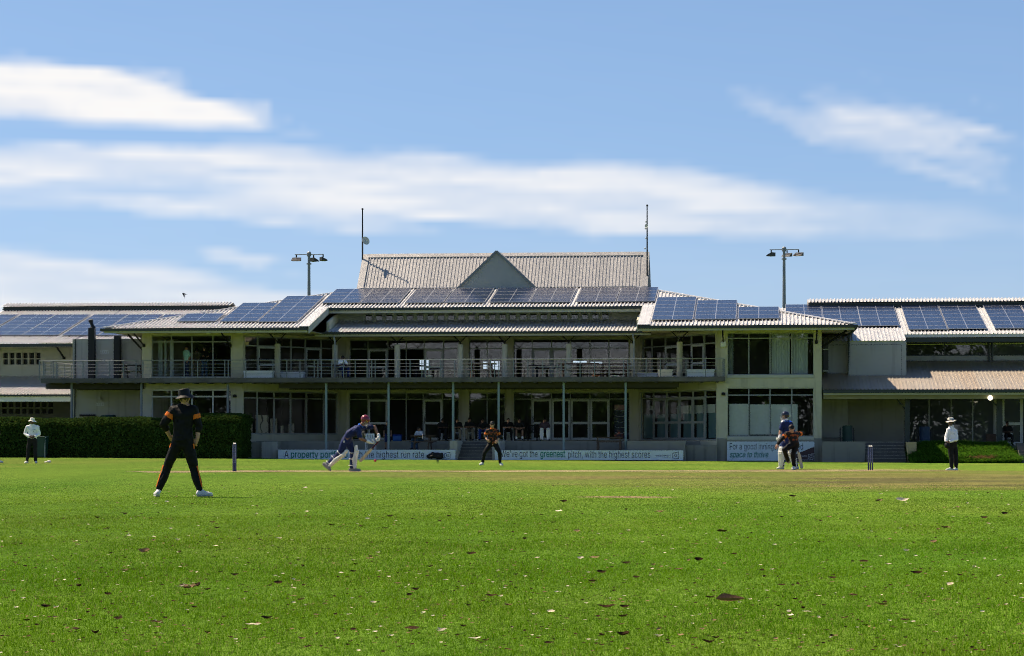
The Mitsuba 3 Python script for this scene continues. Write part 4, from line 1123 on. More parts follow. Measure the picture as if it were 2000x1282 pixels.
for a, w, py, rows, lab in ((1272.6, 81.5, 629.4, 6, 'six-deep block beside the right roof notch'), (1356.5, 82, 628.4, 5, 'five-deep middle block of the right pavilion roof'), (1441.5, 81.5, 627.2, 3, 'three-deep block near the right hip'),
                            (345.6, 76, 632.6, 2, 'two-deep block near the left hip'), (429.8, 72, 632.9, 5, 'five-deep middle block of the left pavilion roof'), (502.8, 78, 633.3, 7, 'seven-deep block beside the left roof notch')):
    array(ROOF, a, py, rows, f'solar panel in the {lab}', gl + ', ' + lab, w, rail_key=CH)
for i, (a, w, py) in enumerate(((628.8, 74, 596.4), (704, 76, 596.3), (790.8, 75, 596.0), (868, 79.3, 595.7), (956, 77, 595.2), (1034, 80, 594.8), (1124, 79, 594.0), (1204.5, 75, 593.4))):
    nm = ['leftmost', 'second', 'third', 'fourth', 'fifth', 'sixth', 'seventh', 'rightmost'][i]
    array(ROOF, a, py, 4, f'solar panel of the {nm} block from the left below the steep roof', f'solar panels below the steep roof, {nm} block', w, rail_key=CH)
for i, a in enumerate((-104, -28, 43.4, 120.8, 192.6, 266, 340)):
    nm = ['outermost', 'second', 'third', 'fourth', 'fifth', 'sixth', 'innermost'][i]
    array(LWP, a, 659.2, 6, f'solar panel of the {nm} block on the left wing roof', f'solar panels on the left wing roof, {nm} block', 70.8, rail_key=LW)
yr0 = RWP.hit(1680, 641.3)[1]
for i, (a, py, rows) in enumerate(((1536, 641.8, 6), (1607.8, 641.5, 6), (1682.5, 641.0, 6), (1774.8, 648.2, 7), (1852, 646.9, 7), (1943, 646.0, 7), (2021, 645.2, 7))):
    nm = ['innermost', 'second', 'third', 'fourth', 'fifth', 'sixth', 'outermost'][i]
    array(RWP, a, py, rows, f'solar panel of the {nm} block on the right wing roof', f'solar panels on the right wing roof, {nm} block', 75.5 if i < 3 else 77, rail_key=RW)
# ------------------------------------------------------------------ banners, lights, masts
def emblem(fr, u0, z0, h, n, mat, parent):
    """A letter in a leaning box outline."""
    w = h * 0.86; b = h * 0.07
    o = [(0, 0.10 * h), (w, 0), (w, h), (0, h * 0.80)]
    i = [(b, 0.10 * h + b * 0.9), (w - b, b * 1.1), (w - b, h - b * 1.3), (b, h * 0.80 - b * 1.1)]
    m = trimesh.creation.extrude_polygon(Polygon(o, [i]), 0.004, engine='earcut')
    put('emblem', MB().add(np.array([fr.p(u0 + a, z0 + c, n + d) for a, c, d in m.vertices]), m.faces), mat, parent)
    put('emblem_letter', text_on(fr, u0 + w * 0.25, z0 + h * 0.28, 'G', h * 0.42, n, bold=True), mat, parent)


def banner(x0, x1, ytop, ybot, Y, label, words, mat='m_sign'):
    k = thing('banner', label, 'banner')
    fr = Fr(X(x0, Y), Y, X(x1, Y), Y)
    z1, z0 = fr.Zp((x0 + x1) / 2, ytop), fr.Zp((x0 + x1) / 2, ybot)
    put('board', MB().fbox(fr, 0, fr.len, z0, z1, -0.03, 0), mat, k)
    for wd, a, b, py, cap, m, bold, slant in words:
        u0, u1 = fr.U(a), fr.U(b)
        put('lettering', text_on(fr, u0, fr.Zp(a, py), wd, cap, 0.0, u1 - u0, bold, slant), m, k)
    return k, fr
YBN = 116.35
capm = 13.0 * 117 / FOC
k, fr = banner(543, 889.5, 879, 898, YBN, 'long white banner about a property portfolio left of the steps', [
    ('A', 555, 563.5, 894.3, capm, 'm_navy', False, 0), ('property portfolio', 567, 679, 894.3, capm, 'm_teal', True, 0),
    ('with the highest run rate', 683.5, 828.5, 894.3, capm, 'm_navy', False, 0)])
emblem(fr, fr.U(868), fr.Zp(870, 896.5), 13.5 * 117 / FOC, 0.0, 'm_navy', k)
put('lettering', text_on(fr, fr.U(839), fr.Zp(840, 889.5), 'GROWTHPOINT', 0.07, 0, fr.U(866) - fr.U(839), True), 'm_navy', k)
k, fr = banner(966.5, 1334.5, 880, 899, YBN, 'long white banner about the greenest pitch right of the steps', [
    ("We've got the", 978, 1050, 893, capm, 'm_navy', False, 0), ('greenest', 1054.5, 1104, 893, capm, 'm_teal', True, 0),
    ('pitch, with the highest scores', 1108.5, 1270, 894.2, capm, 'm_navy', False, 0)])
emblem(fr, fr.U(1313.5), fr.Zp(1315, 897), 14.5 * 117 / FOC, 0.0, 'm_navy', k)
put('lettering', text_on(fr, fr.U(1280.5), fr.Zp(1280, 892), 'GROWTHPOINT', 0.075, 0, fr.U(1310) - fr.U(1280.5), True), 'm_navy', k)
put('lettering', text_on(fr, fr.U(1297), fr.Zp(1280, 894.6), 'PROPERTIES', 0.03, 0, fr.U(1310) - fr.U(1297), False), 'm_navy', k)
k, fr = banner(1420, 1590.5, 863, 900.5, YF - 0.08, 'two-line white banner with dark corner wedge below the right pavilion window', [
    ('For a good innings, you need', 1424.5, 1568.5, 878.3, 12.2 * 117 / FOC, 'm_navy', False, 0), ('space to thrive', 1424.5, 1500, 893.5, 11 * 117 / FOC, 'm_teal', True, 0.2)])
za = lambda y: fr.Zp(1500, y)
w = trimesh.creation.extrude_polygon(Polygon([(fr.U(1533), za(900.3)), (fr.U(1533.5), za(895.5)), (fr.U(1590.3), za(873)), (fr.U(1590.3), za(900.3))]), 0.002, engine='earcut')
put('wedge', MB().add(np.array([fr.p(a, c, 0.001 + d) for a, c, d in w.vertices]), w.faces), 'm_maroonsign', k)
emblem(fr, fr.U(1578), za(898), 12 * 117 / FOC, 0.004, 'm_signpale', k)
put('lettering', text_on(fr, fr.U(1562), za(892.5), 'GROWTHPOINT', 0.055, 0.004, fr.U(1576) - fr.U(1562), True), 'm_signpale', k)
put('rule', MB().fbox(fr, fr.U(1561), fr.U(1588), za(898.6), za(898.2), 0.004, 0.006), 'm_signpale', k)

# floodlight masts behind the building
def floodlight(px, py, dc, label, tilt):
    k = thing('floodlight_mast', label, 'floodlight', 'floodlight masts behind the clubhouse')
    top = atd(px, py, dc); x, y, zt = top
    s = dc / FOC
    put('pole', MB().path([(x, y, 0), (x, y, zt - 80 * s), (x, y, zt - 2 * s)], [6 * s, 3.2 * s, 2.4 * s], 12).lathe([(0.001, 0), (4.2 * s, 0), (4.2 * s, 7 * s), (2.5 * s, 9 * s), (0.001, 9 * s)], (x, y, zt - 7 * s), 12), 'm_galv', k)
    put('collar', MB().lathe([(0.001, 0), (4.8 * s, 0), (4.8 * s, 2.4 * s), (0.001, 2.4 * s)], (x, y, zt - 23 * s), 12), 'm_galv', k)
    put('crossarm', MB().tube((x - 28 * s, y, zt - 3.5 * s), (x + 29 * s, y, zt - 3.5 * s), 0.9 * s, seg=6), 'm_galv', k)
    for dx, dy, rz in ((-25 * s, 0, tilt[0]), (6 * s, 16 * s, tilt[1]), (28 * s, 0, tilt[2])):
        c, sn = math.cos(rz), math.sin(rz)
        pts = [(-8.5, -5, 3.2), (8.5, -5, 3.2), (9, 5, -1.6), (-9, 5, -1.6), (-8.5, -5, -4), (8.5, -5, -4), (9.5, 7, -4.2), (-9.5, 7, -4.2)]
        h = m3.Manifold.hull_points(np.array(pts) * s * 1.0).to_mesh()
        v = np.array(h.vert_properties[:, :3]) @ np.array([[c, sn, 0], [-sn, c, 0], [0, 0, 1]]) + [x + dx, y + dy, zt - 12 * s]
        kl = put('lamp', (v, np.array(h.tri_verts)), 'm_dark', k)
        put('yoke', MB().tube((x + dx, y + dy, zt - 3.5 * s), (x + dx, y + dy, zt - 9 * s), 1.4 * s, seg=6), 'm_dark', kl)
    return k
floodlight(603.5, 494, 168, 'grey floodlight mast with three lamps behind the left pavilion roof', (math.pi, -0.7, -1.1))
floodlight(1531.5, 484.5, 165, 'grey floodlight mast with three lamps behind the right pavilion roof', (1.1, 2.6, math.pi - 0.5))

# aerial masts at the two ends of the steep roof
def mast(px, top, bot, Y, label):
    k = thing('aerial_mast', label, 'aerial mast')
    x = X(px, Y)
    za, zb_ = Z(px, top, Y), Z(px, bot, Y)
    put('pole', MB().path([(x, Y, zb_), (x, Y, za - 1.8), (x, Y, za - 0.05)], [0.045, 0.04, 0.03], 8), 'm_dark', k)
    put('cap', MB().lathe([(0.001, 0), (0.05, 0.0), (0.06, 0.05), (0.04, 0.1), (0.001, 0.1)], (x, Y, za - 0.1), 10), 'm_dark', k)
    return k, x
k, x = mast(708, 407, 517, YTOP + 1.7, 'dark aerial mast with round dish at the left end of the steep roof')
nrm = np.array([0.66, -0.70, 0.25]); nrm /= np.linalg.norm(nrm)
a_ = np.cross(nrm, [0, 0, 1]); a_ /= np.linalg.norm(a_); b_ = np.cross(a_, nrm)
M = np.stack([a_, b_, nrm], 1)
c = np.array([X(713.8, YTOP + 1.5), YTOP + 1.5, Z(713.8, 471, YTOP + 1.5)])
put('dish', MB().lathe([(0.001, -0.02), (0.12, -0.01), (0.235, 0.03), (0.235, 0.045), (0.12, 0.01), (0.001, 0.0)], c, 24, M), 'm_dish', k)
put('dish_arm', MB().tube(c - nrm * 0.02, (x, YTOP + 1.7, c[2]), 0.02, seg=6), 'm_dark', k)
k, x = mast(1264, 400, 560, YTOP + 0.6, 'dark aerial mast with small fittings at the right end of the steep roof')
for dy, dx, r in ((434, -2.2, 0.05), (447, -3, 0.05), (466, -2.4, 0.045), (486, -4, 0.05), (502, 2.0, 0.035)):
    put('fitting', MB().lathe([(0.001, -r), (r * 0.8, -r * 0.6), (r, 0), (r * 0.8, r * 0.6), (0.001, r)], (x + dx / 36, YTOP + 0.5, Z(1264, dy, YTOP + 0.6)), 8), 'm_dish', k)
put('dish', MB().lathe([(0.001, -0.02), (0.07, -0.01), (0.11, 0.02), (0.11, 0.03), (0.06, 0.0), (0.001, -0.01)], (x - 0.02, YTOP + 0.5, Z(1264, 442, YTOP + 0.6)), 16, np.array([[0.8, 0, -0.6], [-0.6, 0, -0.8], [0, 1, 0]])), 'm_dish', k)

# bird in flight
c = atd(359.5, 577, 70); s = 70 / FOC
def bird():
    b = []
    P = lambda a, z, d=0: c + RGT * a * s + np.array([0, 0, z * s]) + FWD * d * s
    body = m3.Manifold.batch_hull([sph(P(-3.4, 4.4), 0.5 * s, 8), sph(P(-1.2, 2.2), 1.5 * s, 8), sph(P(0.6, -0.6), 0.9 * s, 8), sph(P(1.4, -3), 0.3 * s, 8)])
    w1 = m3.Manifold.batch_hull([sph(P(-2.2, 4.2), 0.5 * s, 6), sph(P(0.2, 1.2), 0.5 * s, 6), sph(P(2.4, 2.8, 2), 0.35 * s, 6)]) + m3.Manifold.batch_hull([sph(P(2.4, 2.8, 2), 0.35 * s, 6), sph(P(0.2, 1.4), 0.4 * s, 6), sph(P(5.2, 1.4, 5), 0.12 * s, 6)])
    w2 = m3.Manifold.batch_hull([sph(P(-2.6, 2.2), 0.5 * s, 6), sph(P(0.2, -0.8), 0.6 * s, 6), sph(P(0.4, -3.6, -2), 0.35 * s, 6)]) + m3.Manifold.batch_hull([sph(P(0.4, -3.2, -2), 0.4 * s, 6), sph(P(0.4, 0), 0.4 * s, 6), sph(P(1.6, -6.6, -4), 0.15 * s, 6)])
    return man(body + w1 + w2, 0.02, 1)
solo('bird', bird(), 'm_black', 'small black bird flying above the left wing roof', 'bird')

# wickets
def wicket(base, label):
    k = thing('wicket', label, 'wicket')
    tops = []
    for i in (-1, 0, 1):
        q = base[:2] + np.array([PN[0], PN[1]]) * 0.1 * i
        z = float(gz(q[0], q[1])); tops.append(np.array([*q, z + 0.711]))
        ks = put('stump', MB().lathe([(0.001, -0.03), (0.0185, -0.03), (0.0185, 0.70), (0.012, 0.711), (0.001, 0.711)], (*q, z), 12), 'm_stump', k)
        put('stripe', MB().box(q[0] - 0.012, q[0] - 0.004, q[1] - 0.0215, q[1] - 0.016, z + 0.22, z + 0.68), 'm_paleblue', ks)
    for a, b in ((0, 1), (1, 2)):
        p, q = tops[a] + [0, 0, 0.008], tops[b] + [0, 0, 0.008]
        put('bail', MB().path([p, p + (q - p) * 0.2, (p + q) / 2 + [0, 0, 0.008], p + (q - p) * 0.8, q], [0.008, 0.014, 0.018, 0.014, 0.008], 8), 'm_padwhite', k)
wicket(WL, 'dark blue wicket with white bails, the near one at the left')
wicket(WR, 'dark blue wicket with white bails beside the umpire at the right')
solo('cricket_ball', MB().lathe([(0.036 * math.sin(t), -0.036 * math.cos(t)) for t in np.linspace(0.001, math.pi - 0.001, 14)], atd(733, 900, 62.6), 20), 'm_ball', 'pinkish red cricket ball in the air before the batsman', 'cricket ball', smooth=True)

# furniture and odds and ends
def on(px, Y, z):
    return np.array([X(px, Y), Y, z])
def pic_table(px, Y, z, L, label, mat='m_wood', top=0.75):
    k = thing('picnic_table', label, 'picnic table')
    c = on(px, Y, z)
    b = MB()
    for i in range(4):
        put('plank', MB().box(c[0] - L / 2, c[0] + L / 2, Y - 0.36 + 0.18 * i, Y - 0.36 + 0.17 + 0.18 * i, z + top - 0.05, z + top), mat, k)
    for sy in (-0.72, 0.56):
        put('bench_plank', MB().box(c[0] - L / 2, c[0] + L / 2, Y + sy, Y + sy + 0.16, z + 0.41, z + 0.45), mat, k)
    for sx in (-1, 1):
        x = c[0] + sx * (L / 2 - 0.25)
        lg = MB()
        for sg in (-1, 1):
            p, q = np.array([x, Y + sg * 0.62, z]), np.array([x, Y + sg * 0.2, z + top - 0.05])
            lg.obox((p + q) / 2, (q - p) / 2, [0.03, 0, 0], np.cross((q - p) / np.linalg.norm(q - p), [1, 0, 0]) * 0.045)
        lg.box(x + 0.031, x + 0.07, Y - 0.72, Y + 0.72, z + 0.36, z + 0.41)
        put('leg_frame', lg, mat, k)
pic_table(258, 119.8, ZFL, 1.25, 'dark wooden picnic table on the balcony beside the flues', 'm_dark')
pic_table(941, 119.5, ZFL, 1.5, 'brown picnic table on the balcony behind the striker of the centre', 'm_wood')
labels['picnic_table_001']['label'] = 'reddish brown picnic table on the balcony above the steps'
pic_table(1130, 119.6, ZFL, 2.1, 'long dark picnic table on the right half of the balcony')
pic_table(1200, 120.2, ZFL, 1.7, 'dark picnic table on the balcony next to the right downpipe')
pic_table(648, 120.6, ZFL, 2.0, 'dark picnic table on the balcony beside the seated man')
pic_table(826, 117.8, ZLOW, 1.2, 'dark picnic table on the lower terrace by the left banner')
def pub_table(px, Y, z, w, h, label, mat='m_black'):
    k = thing('pedestal_table', label, 'table')
    c = on(px, Y, z)
    put('top', MB().box(c[0] - w / 2, c[0] + w / 2, Y - 0.35, Y + 0.35, z + h - 0.05, z + h), mat, k)
    put('pedestal', MB().tube((c[0], Y, z), (c[0], Y, z + h - 0.05), 0.07), mat, k)
    put('base', MB().lathe([(0.001, 0), (0.26, 0), (0.26, 0.03), (0.08, 0.06), (0.001, 0.06)], c, 14), mat, k)
pub_table(1049, 121.8, ZFL, 0.85, 0.72, 'black pedestal table on the balcony right of the centre')
pub_table(813, 121.5, ZFL, 0.7, 0.74, 'black pedestal table on the balcony by the open door')
labels['pedestal_table_001']['label'] = 'black pedestal table on the balcony in front of the open doorway'
def chair(px, Y, z, mat, label, group=None, face=0.0, h=0.82):
    k = thing('chair', label, 'chair', group)
    c = on(px, Y, z)
    R = np.array([[math.cos(face), -math.sin(face)], [math.sin(face), math.cos(face)]])
    def P(x, y, zz):
        q = R @ np.array([x, y]); return np.array([c[0] + q[0], c[1] + q[1], z + zz])
    for sx in (-1, 1):
        for sy, zt_ in ((-0.2, 0.62), (0.2, h)):
            put('leg', MB().tube(P(sx * 0.23, sy * 1.15, 0), P(sx * 0.21, sy, zt_ if sy > 0 else 0.62), 0.02, seg=6), mat, k)
        put('armrest', MB().obox(P(sx * 0.225, 0, 0.63), np.array([*(R @ [0.03, 0]), 0]), np.array([*(R @ [0, 0.22]), 0]), [0, 0, 0.014]), mat, k)
    put('seat', MB().obox(P(0, 0, 0.42), np.array([*(R @ [0.21, 0]), 0]), np.array([*(R @ [0, 0.21]), 0]), [0, 0, 0.02]), mat, k)
    bb = MB()
    for i in range(5):
        a = -0.18 + 0.09 * i
        bb.obox(P(a, 0.215, 0.62), np.array([*(R @ [0.03, 0]), 0]), np.array([*(R @ [0, 0.012]), 0]), [0, 0, 0.19])
    bb.obox(P(0, 0.215, h - 0.01), np.array([*(R @ [0.22, 0]), 0]), np.array([*(R @ [0, 0.014]), 0]), [0, 0, 0.03])
    put('backrest', bb, mat, k)
    return k
chair(724, 117.9, ZLOW, 'm_plasticwhite', 'white plastic chair behind the batsman on the lower terrace', face=math.pi)
chair(1040, 121.2, ZT, 'm_black', 'empty black chair beside the padded-up player')
# bench with arms, lower terrace
k = thing('garden_bench', 'dark wooden backless bench with arms by the right terrace post', 'bench')
c = on(1190, 117.6, ZLOW)
put('seat', MB().box(c[0] - 0.62, c[0] + 0.62, 117.3, 117.75, ZLOW + 0.40, ZLOW + 0.46), 'm_wood', k)
put('back_rail', MB().box(c[0] - 0.66, c[0] + 0.66, 117.76, 117.80, ZLOW + 0.60, ZLOW + 0.67), 'm_wood', k)
for sx in (-1, 1):
    put('leg', MB().box(c[0] + sx * 0.56 - 0.05, c[0] + sx * 0.56 + 0.05, 117.3, 117.8, ZLOW, ZLOW + 0.40).box(c[0] + sx * 0.56 - 0.03, c[0] + sx * 0.56 + 0.03, 117.3, 117.36, ZLOW + 0.46, ZLOW + 0.62), 'm_wood', k)
    put('armrest', MB().box(c[0] + sx * 0.56 - 0.04, c[0] + sx * 0.56 + 0.04, 117.28, 117.8, ZLOW + 0.62, ZLOW + 0.66), 'm_wood', k)
# planter boxes on the balcony
def planter(x0, x1, Y, h, mat, label):
    v, f = rbox(X(x0, Y), X(x1, Y), Y, Y + 0.5, ZFL, ZFL + h, 0.02)
    k = thing('planter_box', label, 'planter box')
    put('box', (v, f), mat, k)
    put('lip', MB().box(X(x0, Y) - 0.03, X(x1, Y) + 0.03, Y - 0.03, Y + 0.53, ZFL + h - 0.06, ZFL + h + 0.01), mat, k)
    put('soil', MB().box(X(x0, Y) + 0.05, X(x1, Y) - 0.05, Y + 0.05, Y + 0.45, ZFL + h + 0.008, ZFL + h + 0.02), 'm_wood', k)
planter(476, 531, 117.9, 0.36, 'm_plasticwhite', 'long pale planter box on the balcony beside the left pier')
planter(548, 592, 119.9, 0.36, 'm_plasticwhite', 'pale planter box on the balcony beside the left column')
planter(1286, 1313, 117.55, 0.36, 'm_planter', 'cream planter box catching the sun at the balcony edge')
planter(1342, 1395, 117.75, 0.36, 'm_plasticwhite', 'pale planter box on the balcony beside the right pier')
planter(1245, 1284, 121.4, 0.3, 'm_plasticwhite', 'low pale planter box in the shade behind the right downpipe')
for px, mat, lab in ((838, 'm_plasticwhite', 'white bowl on the balcony edge left of the centre'), (1164, 'm_redbrown', 'orange bowl on the balcony edge'), (1201, 'm_plasticwhite', 'white bowl on the balcony edge beside the orange one')):
    solo('bowl', MB().lathe([(0.001, 0), (0.1, 0), (0.2, 0.07), (0.2, 0.08), (0.1, 0.02), (0.001, 0.015)], on(px, YB + 0.22, ZFL), 16), mat, lab, 'bowl')
# bins
def bin_(px, Y, z, w, h, mat, label, lid=None):
    k = thing('wheelie_bin', label, 'bin')
    c = on(px, Y, z)
    h1 = m3.Manifold.batch_hull([sph((c[0] + sx * w * a, Y + sy * w * a, z + zz), 0.03, 8) for sx in (-1, 1) for sy in (-1, 1) for a, zz in ((0.36, 0.06), (0.46, h - 0.1))]).to_mesh()
    put('body', (np.array(h1.vert_properties[:, :3]), np.array(h1.tri_verts)), mat, k)
    put('lid', rbox(c[0] - w * 0.52, c[0] + w * 0.52, Y - w * 0.55, Y + w * 0.52, z + h - 0.09, z + h, 0.03), lid or mat, k)
    for sx in (-1, 1):
        put('wheel', MB().tube((c[0] + sx * w * 0.38, Y + w * 0.42, z + 0.1), (c[0] + sx * w * 0.46, Y + w * 0.42, z + 0.1), 0.1, seg=12), 'm_black', k)
bin_(212, 118.6, 0.0, 0.62, 2.15, 'm_bin', 'dark green cabinet bin behind the hedge below the balcony')
bin_(80, 113.75, float(gz(X(80, 113.75), 113.75)), 0.6, 1.08, 'm_bin', 'dark green wheelie bin in front of the hedge behind the umpire')
k = thing('marker_post', 'short grey post with white cap in front of the hedge', 'post')
q = np.array([X(87.5, 113.5), 113.5]); g = float(gz(q[0], q[1]))
put('post', MB().tube((q[0], q[1], g - 0.05), (q[0], q[1], g + 1.0), 0.035), 'm_galv', k)
put('cap', MB().obox((q[0] - 0.04, q[1], g + 1.02), (0.09, 0, -0.01), (0, 0.05, 0), (0, 0, 0.02)), 'm_plasticwhite', k)
def drum(px, Y, z, r, h, mat, label):
    k = thing('drum_bin', label, 'bin')
    put('barrel', MB().lathe([(0.001, 0), (r, 0), (r, h * 0.3), (r * 1.03, h * 0.32), (r, h * 0.34), (r, h * 0.65), (r * 1.03, h * 0.67), (r, h * 0.69), (r, h), (r * 0.93, h), (r * 0.9, h * 0.2), (0.001, h * 0.2)], on(px, Y, z), 24), mat, k)
    for dx in (-r - 0.1, r + 0.06):
        put('stand_post', MB().tube(on(px, Y, z) + [dx, 0, 0], on(px, Y, z) + [dx, 0, h * 0.9], 0.03), 'm_dark', k)
drum(1655, 119.3, 0.62, 0.25, 0.98, 'm_bin', 'teal green drum bin against the dim wall under the lean-to')
drum(1806, 121.0, zfl - 0.06, 0.28, 0.95, 'm_bluebin', 'dark blue drum bin in front of the dark right glazing')
solo('cardboard_box', rbox(X(1927, 120.9), X(1945, 120.9), 120.8, 121.2, zfl - 0.06, zfl + 0.52, 0.02), 'm_wood', 'brown box against the pier right of the dark glazing', 'box')
k = thing('cool_box', 'blue cool box on the terrace beside the standing man', 'cool box')
put('body', rbox(X(768, 119.9), X(784, 119.9), 119.75, 120.1, ZT, ZT + 0.27, 0.02), 'm_cooler', k)
put('lid', rbox(X(767.5, 119.9), X(784.5, 119.9), 119.73, 120.12, ZT + 0.27, ZT + 0.33, 0.02), 'm_royal', k)
def bag(px0, px1, py, Y, label):
    c0, c1 = X(px0, Y), X(px1, Y); g = float(gz((c0 + c1) / 2, Y)); L = c1 - c0
    m = m3.Manifold.batch_hull([sph((c0 + L * a, Y + b, g + z * 1.5 + 0.03), r) for a, b, z, r in ((0.12, 0, 0.09, 0.1), (0.35, 0.05, 0.16, 0.12), (0.35, -0.08, 0.08, 0.1))]) + \
        m3.Manifold.batch_hull([sph((c0 + L * a, Y + b, g + z * 1.5 + 0.03), r) for a, b, z, r in ((0.35, 0.0, 0.17, 0.11), (0.62, 0.03, 0.15, 0.1), (0.55, -0.1, 0.07, 0.08))]) + \
        m3.Manifold.batch_hull([sph((c0 + L * a, Y + b, g + z * 1.5 + 0.03), r) for a, b, z, r in ((0.6, 0.02, 0.15, 0.1), (0.84, 0.0, 0.16, 0.08), (0.9, 0.0, 0.06, 0.07), (0.6, -0.1, 0.06, 0.07))])
    solo('kit_bag', man(m, 0.03, 6, 0.06, 9), 'm_black', label, 'bag')
bag(832, 868, 898, 116.1, 'black kit bag slumped on the grass before the left banner')
g = atd(93, 893, 93); gg = float(gz(g[0], g[1]))
solo('towel', man(m3.Manifold.batch_hull([sph((g[0] + a, g[1] + b, gg + z), r) for a, b, z, r in ((-0.1, 0, 0.02, 0.03), (0.02, 0.03, 0.05, 0.04), (0.1, 0, 0.03, 0.04), (0, -0.07, 0.02, 0.03))]), 0.02, 4, 0.04, 20), 'm_planter', 'small crumpled cream towel on the grass by the hedge', 'towel')
# the lamp globe under the right eaves
k = thing('globe_lamp', 'round lit globe lamp under the beige lean-to roof', 'lamp')
c = on(1934, 118.2, Z(1934, 777.5, 118.2))
m = trimesh.creation.icosphere(subdivisions=3, radius=0.125)
kk = key_for('globe', k)
scene[kk] = {**mikit.ply((m.vertices + c, m.faces), 'm_lamp', True), 'emitter': {'type': 'area', 'radiance': {'type': 'rgb', 'value': [0.55, 0.49, 0.36]}}}
put('stem', MB().tube(c + [0, 0, 0.09], c + [0, 0.1, 0.26], 0.02), 'm_black', k)
# scoreboard poster behind the terrace glass
k = thing('poster_stand', 'tall narrow poster with pale curved lines behind the right terrace glass', 'poster')
put('panel', MB().fbox(FC, FC.U(1199), FC.U(1221), FC.Zp(1200, 855), FC.Zp(1200, 790), -0.42, -0.39), 'm_navy', k)
put('header', MB().fbox(FC, FC.U(1199.3), FC.U(1220.7), FC.Zp(1200, 801), FC.Zp(1200, 791), -0.388, -0.384), 'm_helmetred', k)
for i in range(5):
    u = np.linspace(FC.U(1199.5), FC.U(1220.5), 8); zz = FC.Zp(1200, 802 + 11 * i)
    put('line', MB().path([FC.p(q, zz + 1.1 * ((q - u[0]) / (u[-1] - u[0]) - 0.5) ** 2 * 0.25 - 0.03, -0.384) for q in u], 0.01, 5), 'm_plasticwhite', k)
# ------------------------------------------------------------------ hedge, bank, distant trees, fallen leaves
def leaf_quads(P, N, size, rng, aspect=0.55, bend=0.25):
    """Small folded leaves (two triangles each) at points P facing roughly N."""
    n = len(P)
    N = N + rng.normal(0, 0.65, (n, 3)); N /= np.linalg.norm(N, axis=1, keepdims=True)
    a = np.cross(N, rng.normal(0, 1, (n, 3))); a /= np.linalg.norm(a, axis=1, keepdims=True) + 1e-9
    b = np.cross(N, a)
    L = size * rng.uniform(0.7, 1.3, n)[:, None]
    v = np.stack([P - a * L, P + b * L * aspect + N * L * bend, P + a * L, P - b * L * aspect + N * L * bend], 1).reshape(-1, 3)
    i = np.arange(n)[:, None] * 4
    return v, np.concatenate([i + [0, 1, 2], i + [0, 2, 3]])


scene['m_leaf'] = {'type': 'principledthin', 'base_color': {'type': 'mesh_attribute', 'name': 'vertex_color'}, 'roughness': 0.2, 'diff_trans': 0.6, 'spec_trans': 0.0, 'eta': 1.75}
scene['m_bankleaf'] = {'type': 'principledthin', 'base_color': {'type': 'mesh_attribute', 'name': 'vertex_color'}, 'roughness': 0.4, 'diff_trans': 0.9, 'spec_trans': 0.0, 'eta': 1.45}
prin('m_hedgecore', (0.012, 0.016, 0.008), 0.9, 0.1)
prin('m_twig', (0.05, 0.038, 0.028), 0.9, 0.1)


